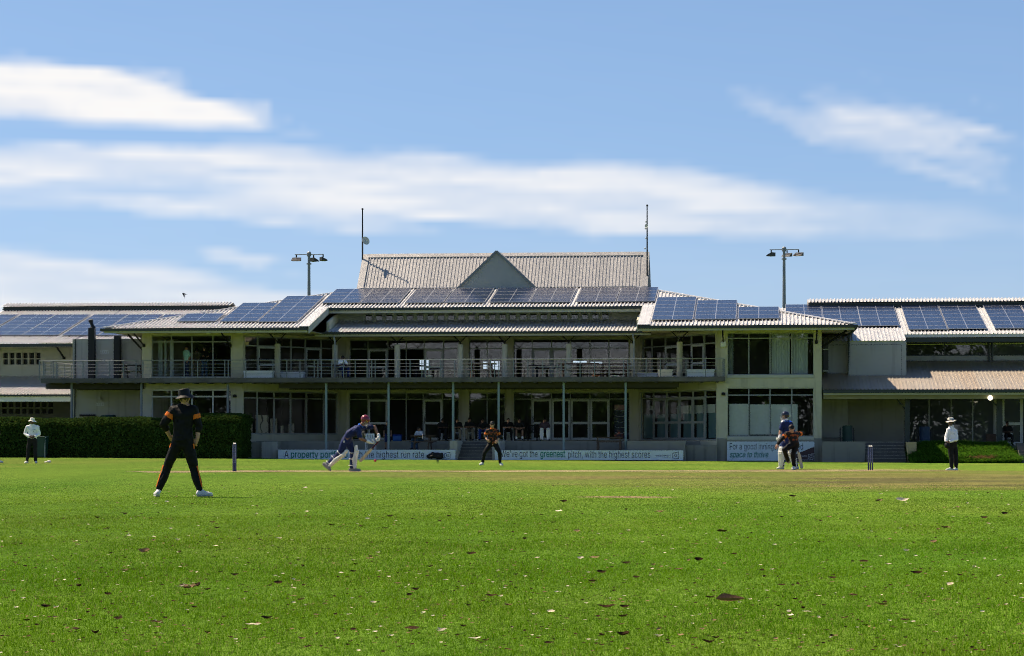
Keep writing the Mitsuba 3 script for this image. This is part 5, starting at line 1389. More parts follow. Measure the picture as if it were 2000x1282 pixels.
def hedge():
    rng = np.random.default_rng(21)
    Yf, Yb = 114.3, 116.6
    x0, x1 = X(-140, Yf), X(471, Yf)
    k = thing('hedge', 'long clipped dark green hedge along the left boundary in front of the terrace', 'hedge')
    def top(x):
        f = (x - x0) / (x1 - x0)
        return 1.98 + 0.03 * np.sin(x * 1.3) + 0.05 * (meshkit.noise(np.stack([x * 0.8, x * 0, x * 0], -1), 3) - 0.5) + 0.22 * np.clip((x - X(330, Yf)) / 2.0, 0, 1) * np.clip((x1 - x) / 0.5, 0, 1) ** 0.5
    n = 46000
    which = rng.uniform(0, 1, n)
    x = rng.uniform(x0, x1, n)
    tz = top(x); g = gz(x, np.full(n, Yf))
    onTop = which < 0.42
    onEnd = (which > 0.93)
    y = np.where(onTop, rng.uniform(Yf, Yb, n), Yf + np.abs(rng.normal(0, 0.10, n)))
    z = np.where(onTop, tz - np.abs(rng.normal(0, 0.07, n)), g + rng.uniform(0.02, 1, n) * (tz - g))
    x = np.where(onEnd, x1 - np.abs(rng.normal(0, 0.08, n)), x); y = np.where(onEnd, rng.uniform(Yf, Yb, n), y)
    P = np.stack([x, y, z], 1)
    bulge = 0.16 * (meshkit.noise(P * [0.9, 0.9, 1.6], 5) - 0.5)
    # round the upper front edge
    edge = np.clip((z - (tz - 0.62)) / 0.62, 0, 1) * (~onTop)
    P[:, 1] += bulge * ~onTop + 0.62 * edge**2
    P[:, 2] += bulge * onTop - 0.30 * np.clip(1 - (y - Yf) / 0.62, 0, 1) ** 2 * onTop
    N = np.where(onTop[:, None], [0, -0.25, 1.0], np.where(onEnd[:, None], [1.0, -0.2, 0.1], [0, -1.0, 0.25]))
    v, f = leaf_quads(P, N.astype(float), 0.062, rng)
    c = np.array([0.034, 0.072, 0.017]) * rng.uniform(0.35, 1.45, (n, 1)) + np.array([0.035, 0.03, 0.0]) * (rng.uniform(0, 1, (n, 1)) ** 3)
    put('foliage', (v, f), 'm_leaf', k, smooth=False, color=np.repeat(c, 4, 0))
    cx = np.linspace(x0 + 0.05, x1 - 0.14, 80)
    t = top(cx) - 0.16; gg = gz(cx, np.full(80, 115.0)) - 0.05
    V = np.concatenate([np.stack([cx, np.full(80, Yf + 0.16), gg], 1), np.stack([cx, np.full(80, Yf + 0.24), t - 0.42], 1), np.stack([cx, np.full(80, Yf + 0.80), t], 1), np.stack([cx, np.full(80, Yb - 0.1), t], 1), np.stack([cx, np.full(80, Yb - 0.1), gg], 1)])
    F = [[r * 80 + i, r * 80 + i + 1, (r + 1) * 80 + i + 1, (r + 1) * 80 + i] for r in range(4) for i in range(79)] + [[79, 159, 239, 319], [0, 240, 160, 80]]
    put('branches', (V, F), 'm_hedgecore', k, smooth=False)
hedge()


def bank():
    rng = np.random.default_rng(33)
    xa, xb = X(1776, 117), X(1990, 116)
    def bz(x, y):
        t = np.clip((y - 114.9) / 3.0, 0, 1)
        e = np.clip((x - xa) / 0.7, 0, 1) * np.clip((xb - x) / 0.5, 0, 1)
        return gz(x, y) * (1 - t) + t * 0.66 * e + (1 - e) * t * 0.1 - 0.03 + 0.0 * t
    gx = np.linspace(xa - 0.1, xb + 0.05, 40); gy = np.linspace(114.7, 118.2, 24)
    solo('bank', grid_sheet(gx, gy, bz), 'm_hedgecore', 'earth bank below the right terrace', 'bank', kind='structure', smooth=True)
    n = 26000
    x = rng.uniform(xa, xb, n); y = rng.uniform(114.9, 118.0, n)
    y = 114.9 + (y - 114.9) * 1.0
    z = bz(x, y)
    h = rng.uniform(0.14, 0.34, n) * (0.7 + 0.6 * meshkit.noise(np.stack([x * 1.6, y * 1.6, 0 * x], -1), 9))
    az = rng.uniform(0, 2 * np.pi, n); w = rng.uniform(0.013, 0.026, n)
    side = np.stack([np.cos(az), np.sin(az), 0 * az], -1) * w[:, None]
    out = np.stack([rng.normal(0, 0.45, n), rng.normal(-0.25, 0.45, n), np.ones(n)], -1)
    b = np.stack([x, y, z - 0.02], -1); m = b + out * h[:, None] * 0.6; t = b + out * h[:, None] * [1.5, 1.5, 0.85]
    v = np.stack([b - side, b + side, m - side, m + side, t], 1).reshape(-1, 3)
    i = np.arange(n)[:, None] * 5
    f = np.concatenate([i + [0, 1, 3], i + [0, 3, 2], i + [2, 3, 4]])
    c = np.array([0.055, 0.150, 0.014]) * rng.uniform(0.6, 1.5, (n, 1)) + np.array([0.05, 0.05, 0.0]) * rng.uniform(0, 1, (n, 1)) ** 3
    brown = (meshkit.noise(np.stack([x * 1.3 + 5, y * 1.3, 0 * x], -1), 14) > 0.90)[:, None]
    c = np.where(brown, np.array([0.20, 0.13, 0.06]), c)
    solo('ground_cover', (v, f), 'm_bankleaf', 'bright green strappy ground cover on the bank by the right steps', 'plants', kind='stuff', smooth=False, color=np.repeat(c, 5, 0))
bank()


# the trees across the field, behind the photographer: they only show as reflections in the windows
def far_trees():
    rng = np.random.default_rng(44)
    P, N = [], []
    for i in range(110):
        a = rng.uniform(-92, 60)
        cx, cy = a + rng.normal(0, 3), -62 + rng.normal(0, 7)
        tall = a > -12
        r = rng.uniform(2.5, 4.5) * (1.4 if tall else 1); h = rng.uniform(9.5, 15) if tall else rng.uniform(12, 16.5) if a < -52 else rng.uniform(4.0, 7.5)
        n = 1100
        d = rng.normal(0, 1, (n, 3)); d /= np.linalg.norm(d, axis=1, keepdims=True)
        q = np.array([cx, cy, h - r * 0.6]) + d * [r, r, r * 0.8] * rng.uniform(0.7, 1, (n, 1))
        q[:, 2] = np.where(rng.uniform(0, 1, n) < 0.45, rng.uniform(0.3, h, n), q[:, 2])
        q[:, 2] = np.maximum(q[:, 2], 0.2)
        P.append(q); N.append(d)
    P, N = np.vstack(P), np.vstack(N)
    v, f = leaf_quads(P, N, 0.45, rng)
    c = np.array([0.035, 0.065, 0.02]) * rng.uniform(0.5, 1.4, (len(P), 1))
    scene['m_woodleaf'] = two({'type': 'diffuse', 'reflectance': {'type': 'mesh_attribute', 'name': 'vertex_color'}})
    solo('wood', (v, f), 'm_woodleaf', 'belt of leafy trees across the field facing the clubhouse', 'trees', kind='stuff', smooth=False, color=np.repeat(c, 4, 0))
far_trees()


# fallen leaves: (px, py, length in px, kind); 0 dark brown, 1 tan, 2 pale cream
prin('m_leafdark', speckled((0.022, 0.013, 0.006), (0.075, 0.038, 0.014), 30, 1), 0.9, 0.1)
prin('m_leaftan', speckled((0.22, 0.14, 0.07), (0.36, 0.25, 0.13), 30, 1), 0.9, 0.1)
prin('m_leafpale', speckled((0.55, 0.47, 0.32), (0.72, 0.64, 0.47), 30, 1), 0.6, 0.3)
prin('m_leafbrown', speckled((0.10, 0.055, 0.026), (0.28, 0.165, 0.085), 18, 1), 0.8, 0.2)
def dead_leaf(c, L, rng, curl, mound=0.0):
    n, m = 9, 5
    t = np.linspace(0, 1, n)[:, None]; s = np.linspace(-1, 1, m)[None, :]
    w = L * rng.uniform(0.16, 0.26) * np.sin(np.pi * np.clip(t, 0, 1) ** 0.85) ** 0.8
    x = (t - 0.5) * L + 0 * s
    y = w * s
    z = curl * L * (0.35 * (2 * t - 1) ** 2) + curl * w * 1.1 * s**2 + 0.02 * L * np.sin(t * 9 + rng.uniform(0, 6))
    p = np.stack([x, y, z], -1).reshape(-1, 3)
    az = rng.normal(0, 0.6) + (math.pi if rng.uniform() < 0.5 else 0); tl = rng.normal(0.28, 0.25) * (1 if math.cos(az) > 0 else -1)
    R = np.array([[math.cos(az), -math.sin(az), 0], [math.sin(az), math.cos(az), 0], [0, 0, 1]]) @ np.array([[1, 0, 0], [0, math.cos(tl), -math.sin(tl)], [0, math.sin(tl), math.cos(tl)]])
    p = p @ R.T
    p[:, 2] += 0.012 - p[:, 2].min() + mound
    f = [[i * m + j, i * m + j + 1, (i + 1) * m + j + 1, (i + 1) * m + j] for i in range(n - 1) for j in range(m - 1)]
    return p + c, f
MATS = ['m_leafdark', 'm_leaftan', 'm_leafpale']
LK = [('dark brown dead leaf lying on the lawn', 'dark fallen leaves on the lawn'), ('tan dead leaf lying on the lawn', 'tan fallen leaves on the lawn'), ('pale cream dead leaf curled on the lawn', 'pale fallen leaves on the lawn')]
def ground_at(px, py):
    r = vray(px, py); lo_, hi_ = 3.0, 80.0
    for _ in range(40):
        d = (lo_ + hi_) / 2; q = np.array([0, 0, EYE]) + d * r
        if q[2] > float(gz(q[0], q[1])): lo_ = d
        else: hi_ = d
    q = np.array([0, 0, EYE]) + lo_ * r
    q[2] = float(gz(q[0], q[1])); return q, lo_
LEAVES = [(155, 1160, 22, 0), (213, 1177, 20, 0), (149, 1248, 30, 0), (185, 1256, 26, 0), (231, 1227, 20, 0), (305, 1233, 26, 0), (212, 1042, 14, 0), (428, 1051, 13, 0), (205, 1042, 8, 0), (294, 1021, 12, 0), (352, 1090, 12, 0), (347, 1065, 10, 2),
          (282, 1090, 24, 1), (244, 1128, 16, 1), (155, 1145, 10, 0), (458, 1137, 18, 0), (543, 1154, 18, 0), (530, 1155, 10, 0), (648, 1035, 14, 0), (663, 1038, 12, 0), (706, 1037, 16, 0), (592, 1119, 14, 0), (690, 1130, 14, 0), (695, 1115, 12, 0),
          (722, 1103, 16, 1), (724, 1099, 14, 0), (738, 1091, 10, 2), (573, 1146, 9, 2), (475, 1186, 18, 2), (495, 1239, 32, 2), (521, 1226, 22, 0), (730, 1193, 14, 2), (588, 1187, 14, 0), (573, 1180, 14, 1), (438, 1222, 12, 0), (373, 1196, 16, 1),
          (380, 1203, 12, 0), (405, 1167, 18, 0), (368, 1214, 12, 0), (870, 1147, 12, 2), (776, 1154, 14, 1), (812, 1167, 20, 0), (799, 1178, 12, 0), (880, 1094, 14, 2), (868, 1097, 12, 2), (920, 1094, 20, 0), (919, 1114, 14, 0), (840, 1120, 14, 0),
          (805, 1247, 32, 0), (864, 1250, 20, 2), (719, 1250, 12, 2), (691, 1249, 14, 0), (927, 1268, 26, 2), (948, 1271, 16, 1), (590, 1268, 16, 1), (404, 1255, 18, 0), (315, 1257, 14, 2), (243, 1255, 14, 0), (164, 1265, 8, 0), (56, 1262, 12, 0),
          (53, 1230, 16, 0), (97, 1223, 16, 0), (13, 1183, 14, 0), (90, 1202, 20, 0), (109, 1203, 14, 2), (27, 1170, 12, 1), (40, 1073, 10, 0), (25, 1073, 10, 0), (150, 1067, 8, 2), (155, 1075, 7, 2), (244, 1060, 10, 1), (252, 1056, 9, 2),
          (545, 1018, 10, 0), (546, 1014, 8, 0), (325, 987, 10, 2), (596, 958, 9, 2), (627, 964, 8, 2), (301, 1058, 9, 2), (736, 1078, 14, 2), (422, 1077, 12, 2), (1015, 1097, 0, 0), (1134, 1103, 14, 2), (1091, 1006, 16, 2), (1290, 1008, 18, 1), (1283, 1007, 12, 0),
          (1409, 1048, 24, 0), (1407, 1044, 14, 1), (1467, 1051, 8, 0), (1503, 1066, 9, 2), (1523, 1082, 9, 0), (1433, 1094, 16, 0), (1161, 1101, 18, 1), (1222, 1113, 22, 0), (1276, 1116, 10, 1), (1365, 1107, 18, 0), (1434, 1094, 12, 0), (1325, 1125, 18, 1),
          (1157, 1150, 20, 0), (1243, 1142, 16, 0), (1175, 1132, 20, 0), (1222, 1147, 10, 2), (1488, 1127, 14, 0), (1526, 1157, 18, 0), (1548, 1158, 18, 0), (1492, 1140, 12, 0), (1386, 1183, 20, 0), (1553, 1186, 12, 0), (1484, 1198, 10, 0), (1600, 1180, 14, 2),
          (1667, 1178, 16, 0), (1625, 1143, 18, 0), (1686, 1109, 20, 0), (1698, 1121, 14, 2), (1790, 1133, 24, 0), (1902, 1122, 16, 2), (1950, 1138, 14, 2), (1875, 1137, 12, 0), (1858, 1158, 20, 2), (1766, 1229, 18, 0), (1772, 1228, 16, 0), (1804, 1240, 16, 2),
          (1648, 1225, 14, 1), (1652, 1243, 8, 0), (1598, 1222, 9, 2), (1569, 1205, 18, 0), (1520, 1200, 14, 0), (1576, 1212, 20, 2), (1544, 1219, 14, 2), (1747, 1244, 14, 1), (1690, 1240, 14, 0), (1356, 1266, 16, 0), (1398, 1266, 14, 0), (1287, 1262, 18, 2),
          (1217, 1260, 26, 0), (1330, 1260, 18, 1), (1070, 1276, 24, 0), (1077, 1212, 18, 2), (1166, 1222, 18, 0), (1216, 1222, 24, 0), (1212, 1238, 18, 1), (1245, 1248, 10, 0), (1184, 1203, 36, 0), (1220, 1203, 20, 0), (1213, 1213, 9, 2), (1112, 1219, 8, 0),
          (1714, 985, 10, 0), (1718, 984, 12, 1), (1762, 985, 26, 2), (1720, 971, 9, 2), (1440, 989, 9, 2), (1548, 976, 14, 0), (1560, 986, 8, 2), (1592, 993, 7, 2), (1581, 966, 7, 2), (1888, 970, 6, 2), (1889, 990, 7, 2), (1870, 998, 12, 1), (1962, 1012, 14, 0),
          (1922, 1020, 16, 0), (1846, 1040, 16, 0), (1758, 1041, 8, 2), (1832, 1044, 14, 1), (1825, 1070, 18, 1), (1868, 1062, 10, 0), (1720, 1098, 8, 2), (1769, 1087, 12, 2), (1853, 1096, 14, 0), (1735, 1115, 14, 2), (1960, 1068, 8, 0), (1682, 1027, 8, 0),
          (1620, 1018, 10, 1), (1527, 1018, 10, 0), (1597, 1023, 9, 0), (1480, 1034, 7, 0), (1493, 1043, 7, 0), (1440, 1064, 7, 0), (1407, 1070, 7, 2), (1313, 1084, 9, 2), (1253, 1070, 9, 2), (1228, 1046, 9, 2), (1024, 1063, 10, 0), (1049, 1102, 12, 2), (1007, 1136, 12, 0),
          (1101, 987, 14, 0), (1125, 994, 6, 0), (1080, 1029, 12, 0), (1058, 1014, 14, 0), (1005, 1032, 6, 0), (1126, 1047, 14, 1), (1168, 1053, 7, 2), (961, 1046, 12, 0), (950, 1069, 12, 0), (939, 1048, 12, 1), (950, 1017, 10, 0), (940, 1013, 7, 2), (877, 1016, 10, 0),
          (805, 1022, 10, 0), (858, 1026, 12, 0), (755, 1041, 8, 0), (750, 1041, 8, 0), (762, 1017, 14, 0), (717, 1021, 10, 2), (545, 1062, 12, 2), (528, 1057, 10, 0), (502, 1053, 8, 0), (424, 1041, 14, 0), (415, 1029, 12, 0), (600, 1007, 10, 2), (244, 1012, 10, 0),
          (239, 1010, 10, 0), (190, 1020, 12, 0), (100, 1034, 8, 0), (98, 1026, 6, 0), (40, 1050, 10, 0), (30, 1072, 8, 1), (245, 1101, 9, 0), (140, 1098, 8, 0), (30, 1112, 12, 1), (90, 1123, 7, 2), (110, 1122, 6, 2), (385, 1131, 8, 2), (430, 1131, 8, 0), (485, 1112, 9, 0),
          (365, 1116, 8, 0), (760, 1140, 8, 2), (666, 1132, 10, 2), (600, 1142, 8, 0), (480, 1171, 10, 0), (530, 1178, 7, 2), (637, 1190, 8, 0), (840, 1160, 10, 2), (800, 1158, 10, 2), (895, 1162, 10, 0), (855, 1198, 10, 1), (910, 1195, 8, 0), (960, 1180, 24, 0), (978, 1180, 10, 2),
          (993, 1198, 16, 1), (955, 1193, 12, 0), (905, 1242, 14, 0), (860, 1252, 18, 2), (985, 1262, 10, 0), (683, 1273, 10, 0), (460, 1268, 9, 2), (1000, 1243, 12, 0), (1040, 1260, 9, 2), (1044, 1219, 14, 2), (1100, 1238, 9, 2), (1176, 1260, 12, 0), (1384, 1275, 26, 0)]
def scatter_leaves():
    rng = np.random.default_rng(77)
    n = 0
    for px, py, L, kind in LEAVES:
        if L == 0:
            continue
        q, d = ground_at(px, py)
        m = dead_leaf(q, L * d / FOC * 1.05, rng, rng.uniform(0.2, 0.8), 0.034)
        where = ('near ' if py > 1180 else 'middle ' if py > 1080 else 'far ') + ('left' if px < 667 else 'centre' if px < 1333 else 'right')
        solo('fallen_leaf', m, MATS[kind], f'{LK[kind][0]}, {where} part', 'leaf', f'{LK[kind][1]}, {where} part', smooth=True)
    # the conspicuous ones
    q, d = ground_at(1424, 1186); r2 = np.random.default_rng(3)
    L = 58 * d / FOC
    t = np.linspace(0, 1, 14)[:, None]; s = np.linspace(-1, 1, 5)[None, :]
    w = 0.15 * L * np.sin(np.pi * t) ** 0.7 * (1 - 0.5 * t)
    p = np.stack([(t - 0.45) * L + 0 * s, w * s * 0.9, 0.10 * L * (3.4 * (t - 0.45) ** 2) + 1.5 * w * (s + 0.15) ** 2 + 0.05 * L * np.exp(-((t - 0.25) / 0.15) ** 2) * np.clip(s, 0, 1)], -1).reshape(-1, 3) + q + [0, 0, 0.034]
    f = [[i * 5 + j, i * 5 + j + 1, (i + 1) * 5 + j + 1, (i + 1) * 5 + j] for i in range(13) for j in range(4)]
    solo('fallen_leaf', (p, f), 'm_leafbrown', 'largest brown leaf, folded and curling up to a point on the near lawn', 'leaf', smooth=True)
    q, d = ground_at(1720, 1198)
    solo('fallen_leaf', dead_leaf(q, 38 * d / FOC, np.random.default_rng(8), 0.3, 0.034), 'm_leaftan', 'broad pinkish tan leaf on the near lawn, lower right', 'leaf', smooth=True)
    for i, (dx, dy, mt) in enumerate(((-14, 1, 2), (-4, 0, 1), (6, -1, 2), (14, 1, 1), (22, -2, 0), (0, 2, 0))):
        q, d = ground_at(365 + dx, 1161 + dy)
        solo('fallen_leaf', dead_leaf(q, 24 * d / FOC, np.random.default_rng(60 + i), 0.6, 0.034), MATS[mt], 'curled dry leaf in the small heap on the left lawn', 'leaf', 'heap of curled leaves on the left lawn', smooth=True)
    # the specks: crumbs and bits of leaf past counting
    mbs = [MB(), MB(), MB()]
    for _ in range(2600):
        d = 1.0 / rng.uniform(1 / 46.0, 1 / 10.5); a = rng.uniform(-0.23, 0.23)
        xy = d * (FWD[:2] + a * RGT[:2]); c = np.array([*xy, float(gz(xy[0], xy[1]))])
        kind = int(rng.choice(3, p=[0.6, 0.25, 0.15]))
        v, f = dead_leaf(c, rng.uniform(0.010, 0.030) * (0.6 + d / 30), rng, 0.4, 0.022 + rng.uniform(0, 0.016))
        mbs[kind].add(v, f)
    for m, mt, nm in zip(mbs, MATS, ('dark', 'tan', 'pale')):
        solo('leaf_litter', m, mt, f'{nm} specks of broken leaf scattered over the lawn', 'leaf litter', kind='stuff', smooth=True)
scatter_leaves()
# ------------------------------------------------------------------ people
# A figure is laid out as joints (px, py, depth offset in m) at its distance; every limb tapers between two joints.
class Figure:
    def __init__(s, name_label, dc, joints, up_scale=1.0, group=None):
        s.k = thing('person', name_label, 'person', group)
        s.dc, s.s = dc, dc / FOC
        s.j = {n: atd(v[0], v[1], dc) + FWD * (v[2] if len(v) > 2 else 0.0) for n, v in joints.items()}
        s.m = up_scale
        s.fine = 0.02

    def __getitem__(s, n):
        return s.j[n]

    def off(s, r=0.0, f=0.0, z=0.0):
        return RGT * r + FWD * f + np.array([0, 0, z])

    def put(s, name, mesh, mat, parent=None, smooth=True, **k):
        return put(name, mesh, mat, parent or s.k, smooth, **k)


def blend(p, q, t):
    return p + (q - p) * t


def chain(pts, rad, seg=12):
    out = capsule(pts[0], pts[1], rad[0], rad[1], seg)
    for i in range(1, len(pts) - 1):
        out = out + capsule(pts[i], pts[i + 1], rad[i], rad[i + 1], seg)
    return out


def unit(v):
    return v / (np.linalg.norm(v) + 1e-12)


def hand(wrist, fwd, side, m=1.0, curl=0.6, thumb=1):
    """Palm, four fingers of unequal length with two bends, and a thumb off the side of the palm. fwd: along the hand; side: towards the thumb."""
    fwd = unit(fwd); side = unit(side - fwd * (side @ fwd)); n = np.cross(fwd, side) * thumb
    P = lambda a, b, c=0.0: wrist + (fwd * a + side * b + n * c) * m
    out = m3.Manifold.batch_hull([sph(P(0.005, 0.0), 0.026 * m, 8), sph(P(0.085, 0.030), 0.014 * m, 8), sph(P(0.085, -0.030), 0.013 * m, 8), sph(P(0.03, 0.028), 0.016 * m, 8), sph(P(0.03, -0.024), 0.016 * m, 8)])
    for b, L in ((0.031, 0.072), (0.011, 0.080), (-0.010, 0.074), (-0.030, 0.058)):
        a1, a2 = curl, curl * 2.1
        p0 = P(0.088, b)
        p1 = p0 + (fwd * math.cos(a1 * 0.5) + n * math.sin(a1 * 0.5)) * L * 0.45 * m
        p2 = p1 + (fwd * math.cos(a1 * 1.2) + n * math.sin(a1 * 1.2)) * L * 0.32 * m
        p3 = p2 + (fwd * math.cos(a2) + n * math.sin(a2)) * L * 0.26 * m
        out = out + chain([p0, p1, p2, p3], [0.0095 * m, 0.009 * m, 0.0085 * m, 0.0075 * m], 8)
    t0, t1 = P(0.028, 0.030), P(0.06, 0.058, 0.012)
    t2 = t1 + (fwd * 0.8 + side * 0.15 + n * 0.5) * 0.032 * m
    return out + chain([t0, t1, t2], [0.014 * m, 0.0115 * m, 0.009 * m], 8)


def head_parts(c, face, up, m=1.0):
    """Skull, jaw, nose, brow, lips, ears as one solid; c is the middle of the head, face where it looks."""
    up = unit(up); face = unit(face - up * (face @ up)); side = np.cross(face, up)
    P = lambda f, r, z: c + (face * f + side * r + up * z) * m
    skull = m3.Manifold.sphere(1.0, 24).transform(np.column_stack([face * 0.096 * m, side * 0.076 * m, up * 0.098 * m, P(-0.012, 0, 0.028)]))
    jaw = m3.Manifold.batch_hull([sph(P(0.055, 0, -0.095), 0.018 * m, 8), sph(P(0.035, 0.036, -0.07), 0.022 * m, 8), sph(P(0.035, -0.036, -0.07), 0.022 * m, 8), sph(P(0.06, 0.03, -0.005), 0.024 * m, 8), sph(P(0.06, -0.03, -0.005), 0.024 * m, 8),
                                  sph(P(-0.02, 0.05, -0.02), 0.02 * m, 8), sph(P(-0.02, -0.05, -0.02), 0.02 * m, 8), sph(P(0.068, 0, 0.04), 0.02 * m, 8)])
    nose = m3.Manifold.batch_hull([sph(P(0.084, 0, 0.012), 0.009 * m, 8), sph(P(0.102, 0, -0.026), 0.011 * m, 8), sph(P(0.084, 0.013, -0.03), 0.008 * m, 8), sph(P(0.084, -0.013, -0.03), 0.008 * m, 8)])
    lips = m3.Manifold.batch_hull([sph(P(0.078, 0.018, -0.058), 0.008 * m, 8), sph(P(0.082, 0, -0.055), 0.009 * m, 8), sph(P(0.078, -0.018, -0.058), 0.008 * m, 8)])
    brow = m3.Manifold.batch_hull([sph(P(0.076, 0.034, 0.022), 0.011 * m, 8), sph(P(0.083, 0, 0.022), 0.010 * m, 8), sph(P(0.076, -0.034, 0.022), 0.011 * m, 8)])
    ears = [m3.Manifold.batch_hull([sph(P(-0.006, s * 0.079, 0.02), 0.012 * m, 8), sph(P(-0.012, s * 0.080, -0.016), 0.009 * m, 8), sph(P(-0.02, s * 0.083, 0.012), 0.012 * m, 8)]) for s in (1, -1)]
    return skull + jaw + nose + lips + brow + ears[0] + ears[1], P


def ellipsoid(c, axes):
    return m3.Manifold.sphere(1.0, 24).transform(np.column_stack([*axes, c]))


def build(F, skin, shirt, trousers, shoe='m_shoe', face=(0, -1, 0), up=(0, 0, 1), hair=None, sleeve='short', sleeve_mat=None, girth=1.0, seated=False, hands=('open', 'open'), shorts=False, detail=True, collar=None,
          shoes=True, eyes=True, legs=True, skirted=0.02, hand_dir=None, hand_side=None, curl=0.6, wr=0.030, tuck=False):
    J = F.j; m = F.m
    face, up = np.array(face, float), np.array(up, float)
    face = RGT * face[0] + FWD * face[1] + np.array([0, 0, face[2]])
    neck, head = J['neck'], J['head']
    chest = blend((J['shl'] + J['shr']) / 2, J['waist'], 0.35)
    across = unit(J['shr'] - J['shl'])
    trunk = J['waist'] - (J['shl'] + J['shr']) / 2
    front = unit(np.cross(trunk, across)); front = front if front @ face > -0.2 else front
    hipc = (J['hipl'] + J['hipr']) / 2
    # one continuous body
    hd, HP = head_parts(head, face, up, m)
    body = hd + capsule(neck - np.array([0, 0, 0.02]), head - unit(up) * 0.05 * m, 0.060 * m, 0.052 * m)
    tor = m3.Manifold.batch_hull([sph(J['shl'], 0.066 * m), sph(J['shr'], 0.066 * m), ellipsoid(chest, [across * 0.165 * m, unit(trunk) * 0.14 * m, front * 0.108 * m])])
    tor = tor + m3.Manifold.batch_hull([ellipsoid(chest, [across * 0.16 * m, unit(trunk) * 0.1 * m, front * 0.105 * m]), ellipsoid(J['waist'], [across * 0.135 * m * girth, unit(trunk) * 0.09 * m, front * 0.10 * m * girth])])
    tor = tor + m3.Manifold.batch_hull([ellipsoid(J['waist'], [across * 0.13 * m * girth, unit(trunk) * 0.08 * m, front * 0.098 * m * girth]), sph(J['hipl'], 0.088 * m), sph(J['hipr'], 0.088 * m)])
    neckc = m3.Manifold.batch_hull([sph(neck, 0.062 * m), sph(blend(J['shl'], neck, 0.3), 0.05 * m), sph(blend(J['shr'], neck, 0.3), 0.05 * m)])
    body = body + tor + neckc
    for sd in 'lr':
        sh, el, wr_, ha = J['sh' + sd], J['el' + sd], J['wr' + sd], J.get('ha' + sd)
        body = body + chain([sh, el, blend(el, wr_, 0.3), wr_], [0.052 * m, 0.041 * m, 0.042 * m, wr * m])
        hdirv = unit((ha - wr_) if ha is not None else (wr_ - el))
        sidev = RGT * (1 if sd == 'l' else -1) + FWD * -0.4
        if hand_side is not None:
            sidev = hand_side[sd] @ np.stack([RGT, FWD, [0, 0, 1.0]])
        if hands['lr'.index(sd)] != 'none':
            body = body + hand(wr_, hdirv, sidev, m, curl, 1 if sd == 'r' else -1)
        if legs:
            body = body + chain([J['hip' + sd], J['kn' + sd], blend(J['kn' + sd], J['an' + sd], 0.3), J['an' + sd]], [0.085 * m, 0.058 * m, 0.055 * m, 0.040 * m])
    F.put('body', man(body, F.fine, 4), skin)
    if eyes:
        for s in (1, -1):
            F.put('eye', man(sph(HP(0.075, s * 0.031, 0.006), 0.012 * m, 10), 0.01, 0), 'm_hair')
    # hair
    if hair:
        cap = ellipsoid(HP(-0.016, 0, 0.038), [unit(face) * 0.101 * m, np.cross(unit(face), unit(up)) * 0.082 * m, unit(up) * 0.1 * m])
        cut = sph(HP(0.11, 0, -0.035), 0.098 * m, 20)
        low = sph(HP(0.0, 0, -0.125), 0.10 * m, 20)
        F.put('hair', man(cap - cut - low, 0.02, 2, 0.01, 40), hair)
    # shirt
    g = 0.016 * m
    sh_ = m3.Manifold.batch_hull([sph(J['shl'], 0.080 * m), sph(J['shr'], 0.080 * m), ellipsoid(chest, [across * 0.178 * m, unit(trunk) * 0.15 * m, front * 0.124 * m])])
    sh_ = sh_ + m3.Manifold.batch_hull([ellipsoid(chest, [across * 0.174 * m, unit(trunk) * 0.1 * m, front * 0.12 * m]), ellipsoid(J['waist'], [across * 0.158 * m * girth, unit(trunk) * 0.09 * m, front * 0.120 * m * girth])])
    hem = blend(J['waist'], hipc, 0.42 if tuck else 0.75)
    sh_ = sh_ + m3.Manifold.batch_hull([ellipsoid(J['waist'], [across * 0.155 * m * girth, unit(trunk) * 0.08 * m, front * 0.118 * m * girth]), ellipsoid(hem, [across * 0.172 * m, unit(trunk) * 0.045 * m, front * 0.13 * m])])
    sh_ = sh_ + m3.Manifold.batch_hull([sph(blend(neck, chest, 0.12), 0.074 * m), sph(blend(J['shl'], neck, 0.3), 0.066 * m), sph(blend(J['shr'], neck, 0.3), 0.066 * m)])
    ends = {'short': (0.78, 0.0), 'long': (1.0, 0.9), 'three': (1.0, 0.45)}[sleeve]
    F.sleeves = {}
    for sd in 'lr':
        sh, el, wr_ = J['sh' + sd], J['el' + sd], J['wr' + sd]
        s_ = chain([sh, blend(sh, el, ends[0])], [0.076 * m, 0.064 * m])
        if ends[1]:
            q = blend(el, wr_, ends[1])
            s_ = s_ + chain([el, blend(el, wr_, 0.35), q], [0.060 * m, 0.057 * m, 0.047 * m])
        if sleeve_mat:
            F.put('sleeve', man(s_, F.fine, 4, 0.012, 18, 3), sleeve_mat)
        else:
            sh_ = sh_ + s_
    F.put('shirt', man(sh_, F.fine, 5, 0.022, 13, 5), shirt)
    if collar:
        d = unit(head - neck)
        a = unit(np.cross(d, RGT)); b = np.cross(d, a)
        M = np.stack([a, b, d], 1)
        F.put('collar', MB().lathe([(0.075 * m, 0.0), (0.066 * m, 0.045 * m), (0.071 * m, 0.047 * m), (0.086 * m, 0.0)], neck + d * 0.0, 16, M), collar)
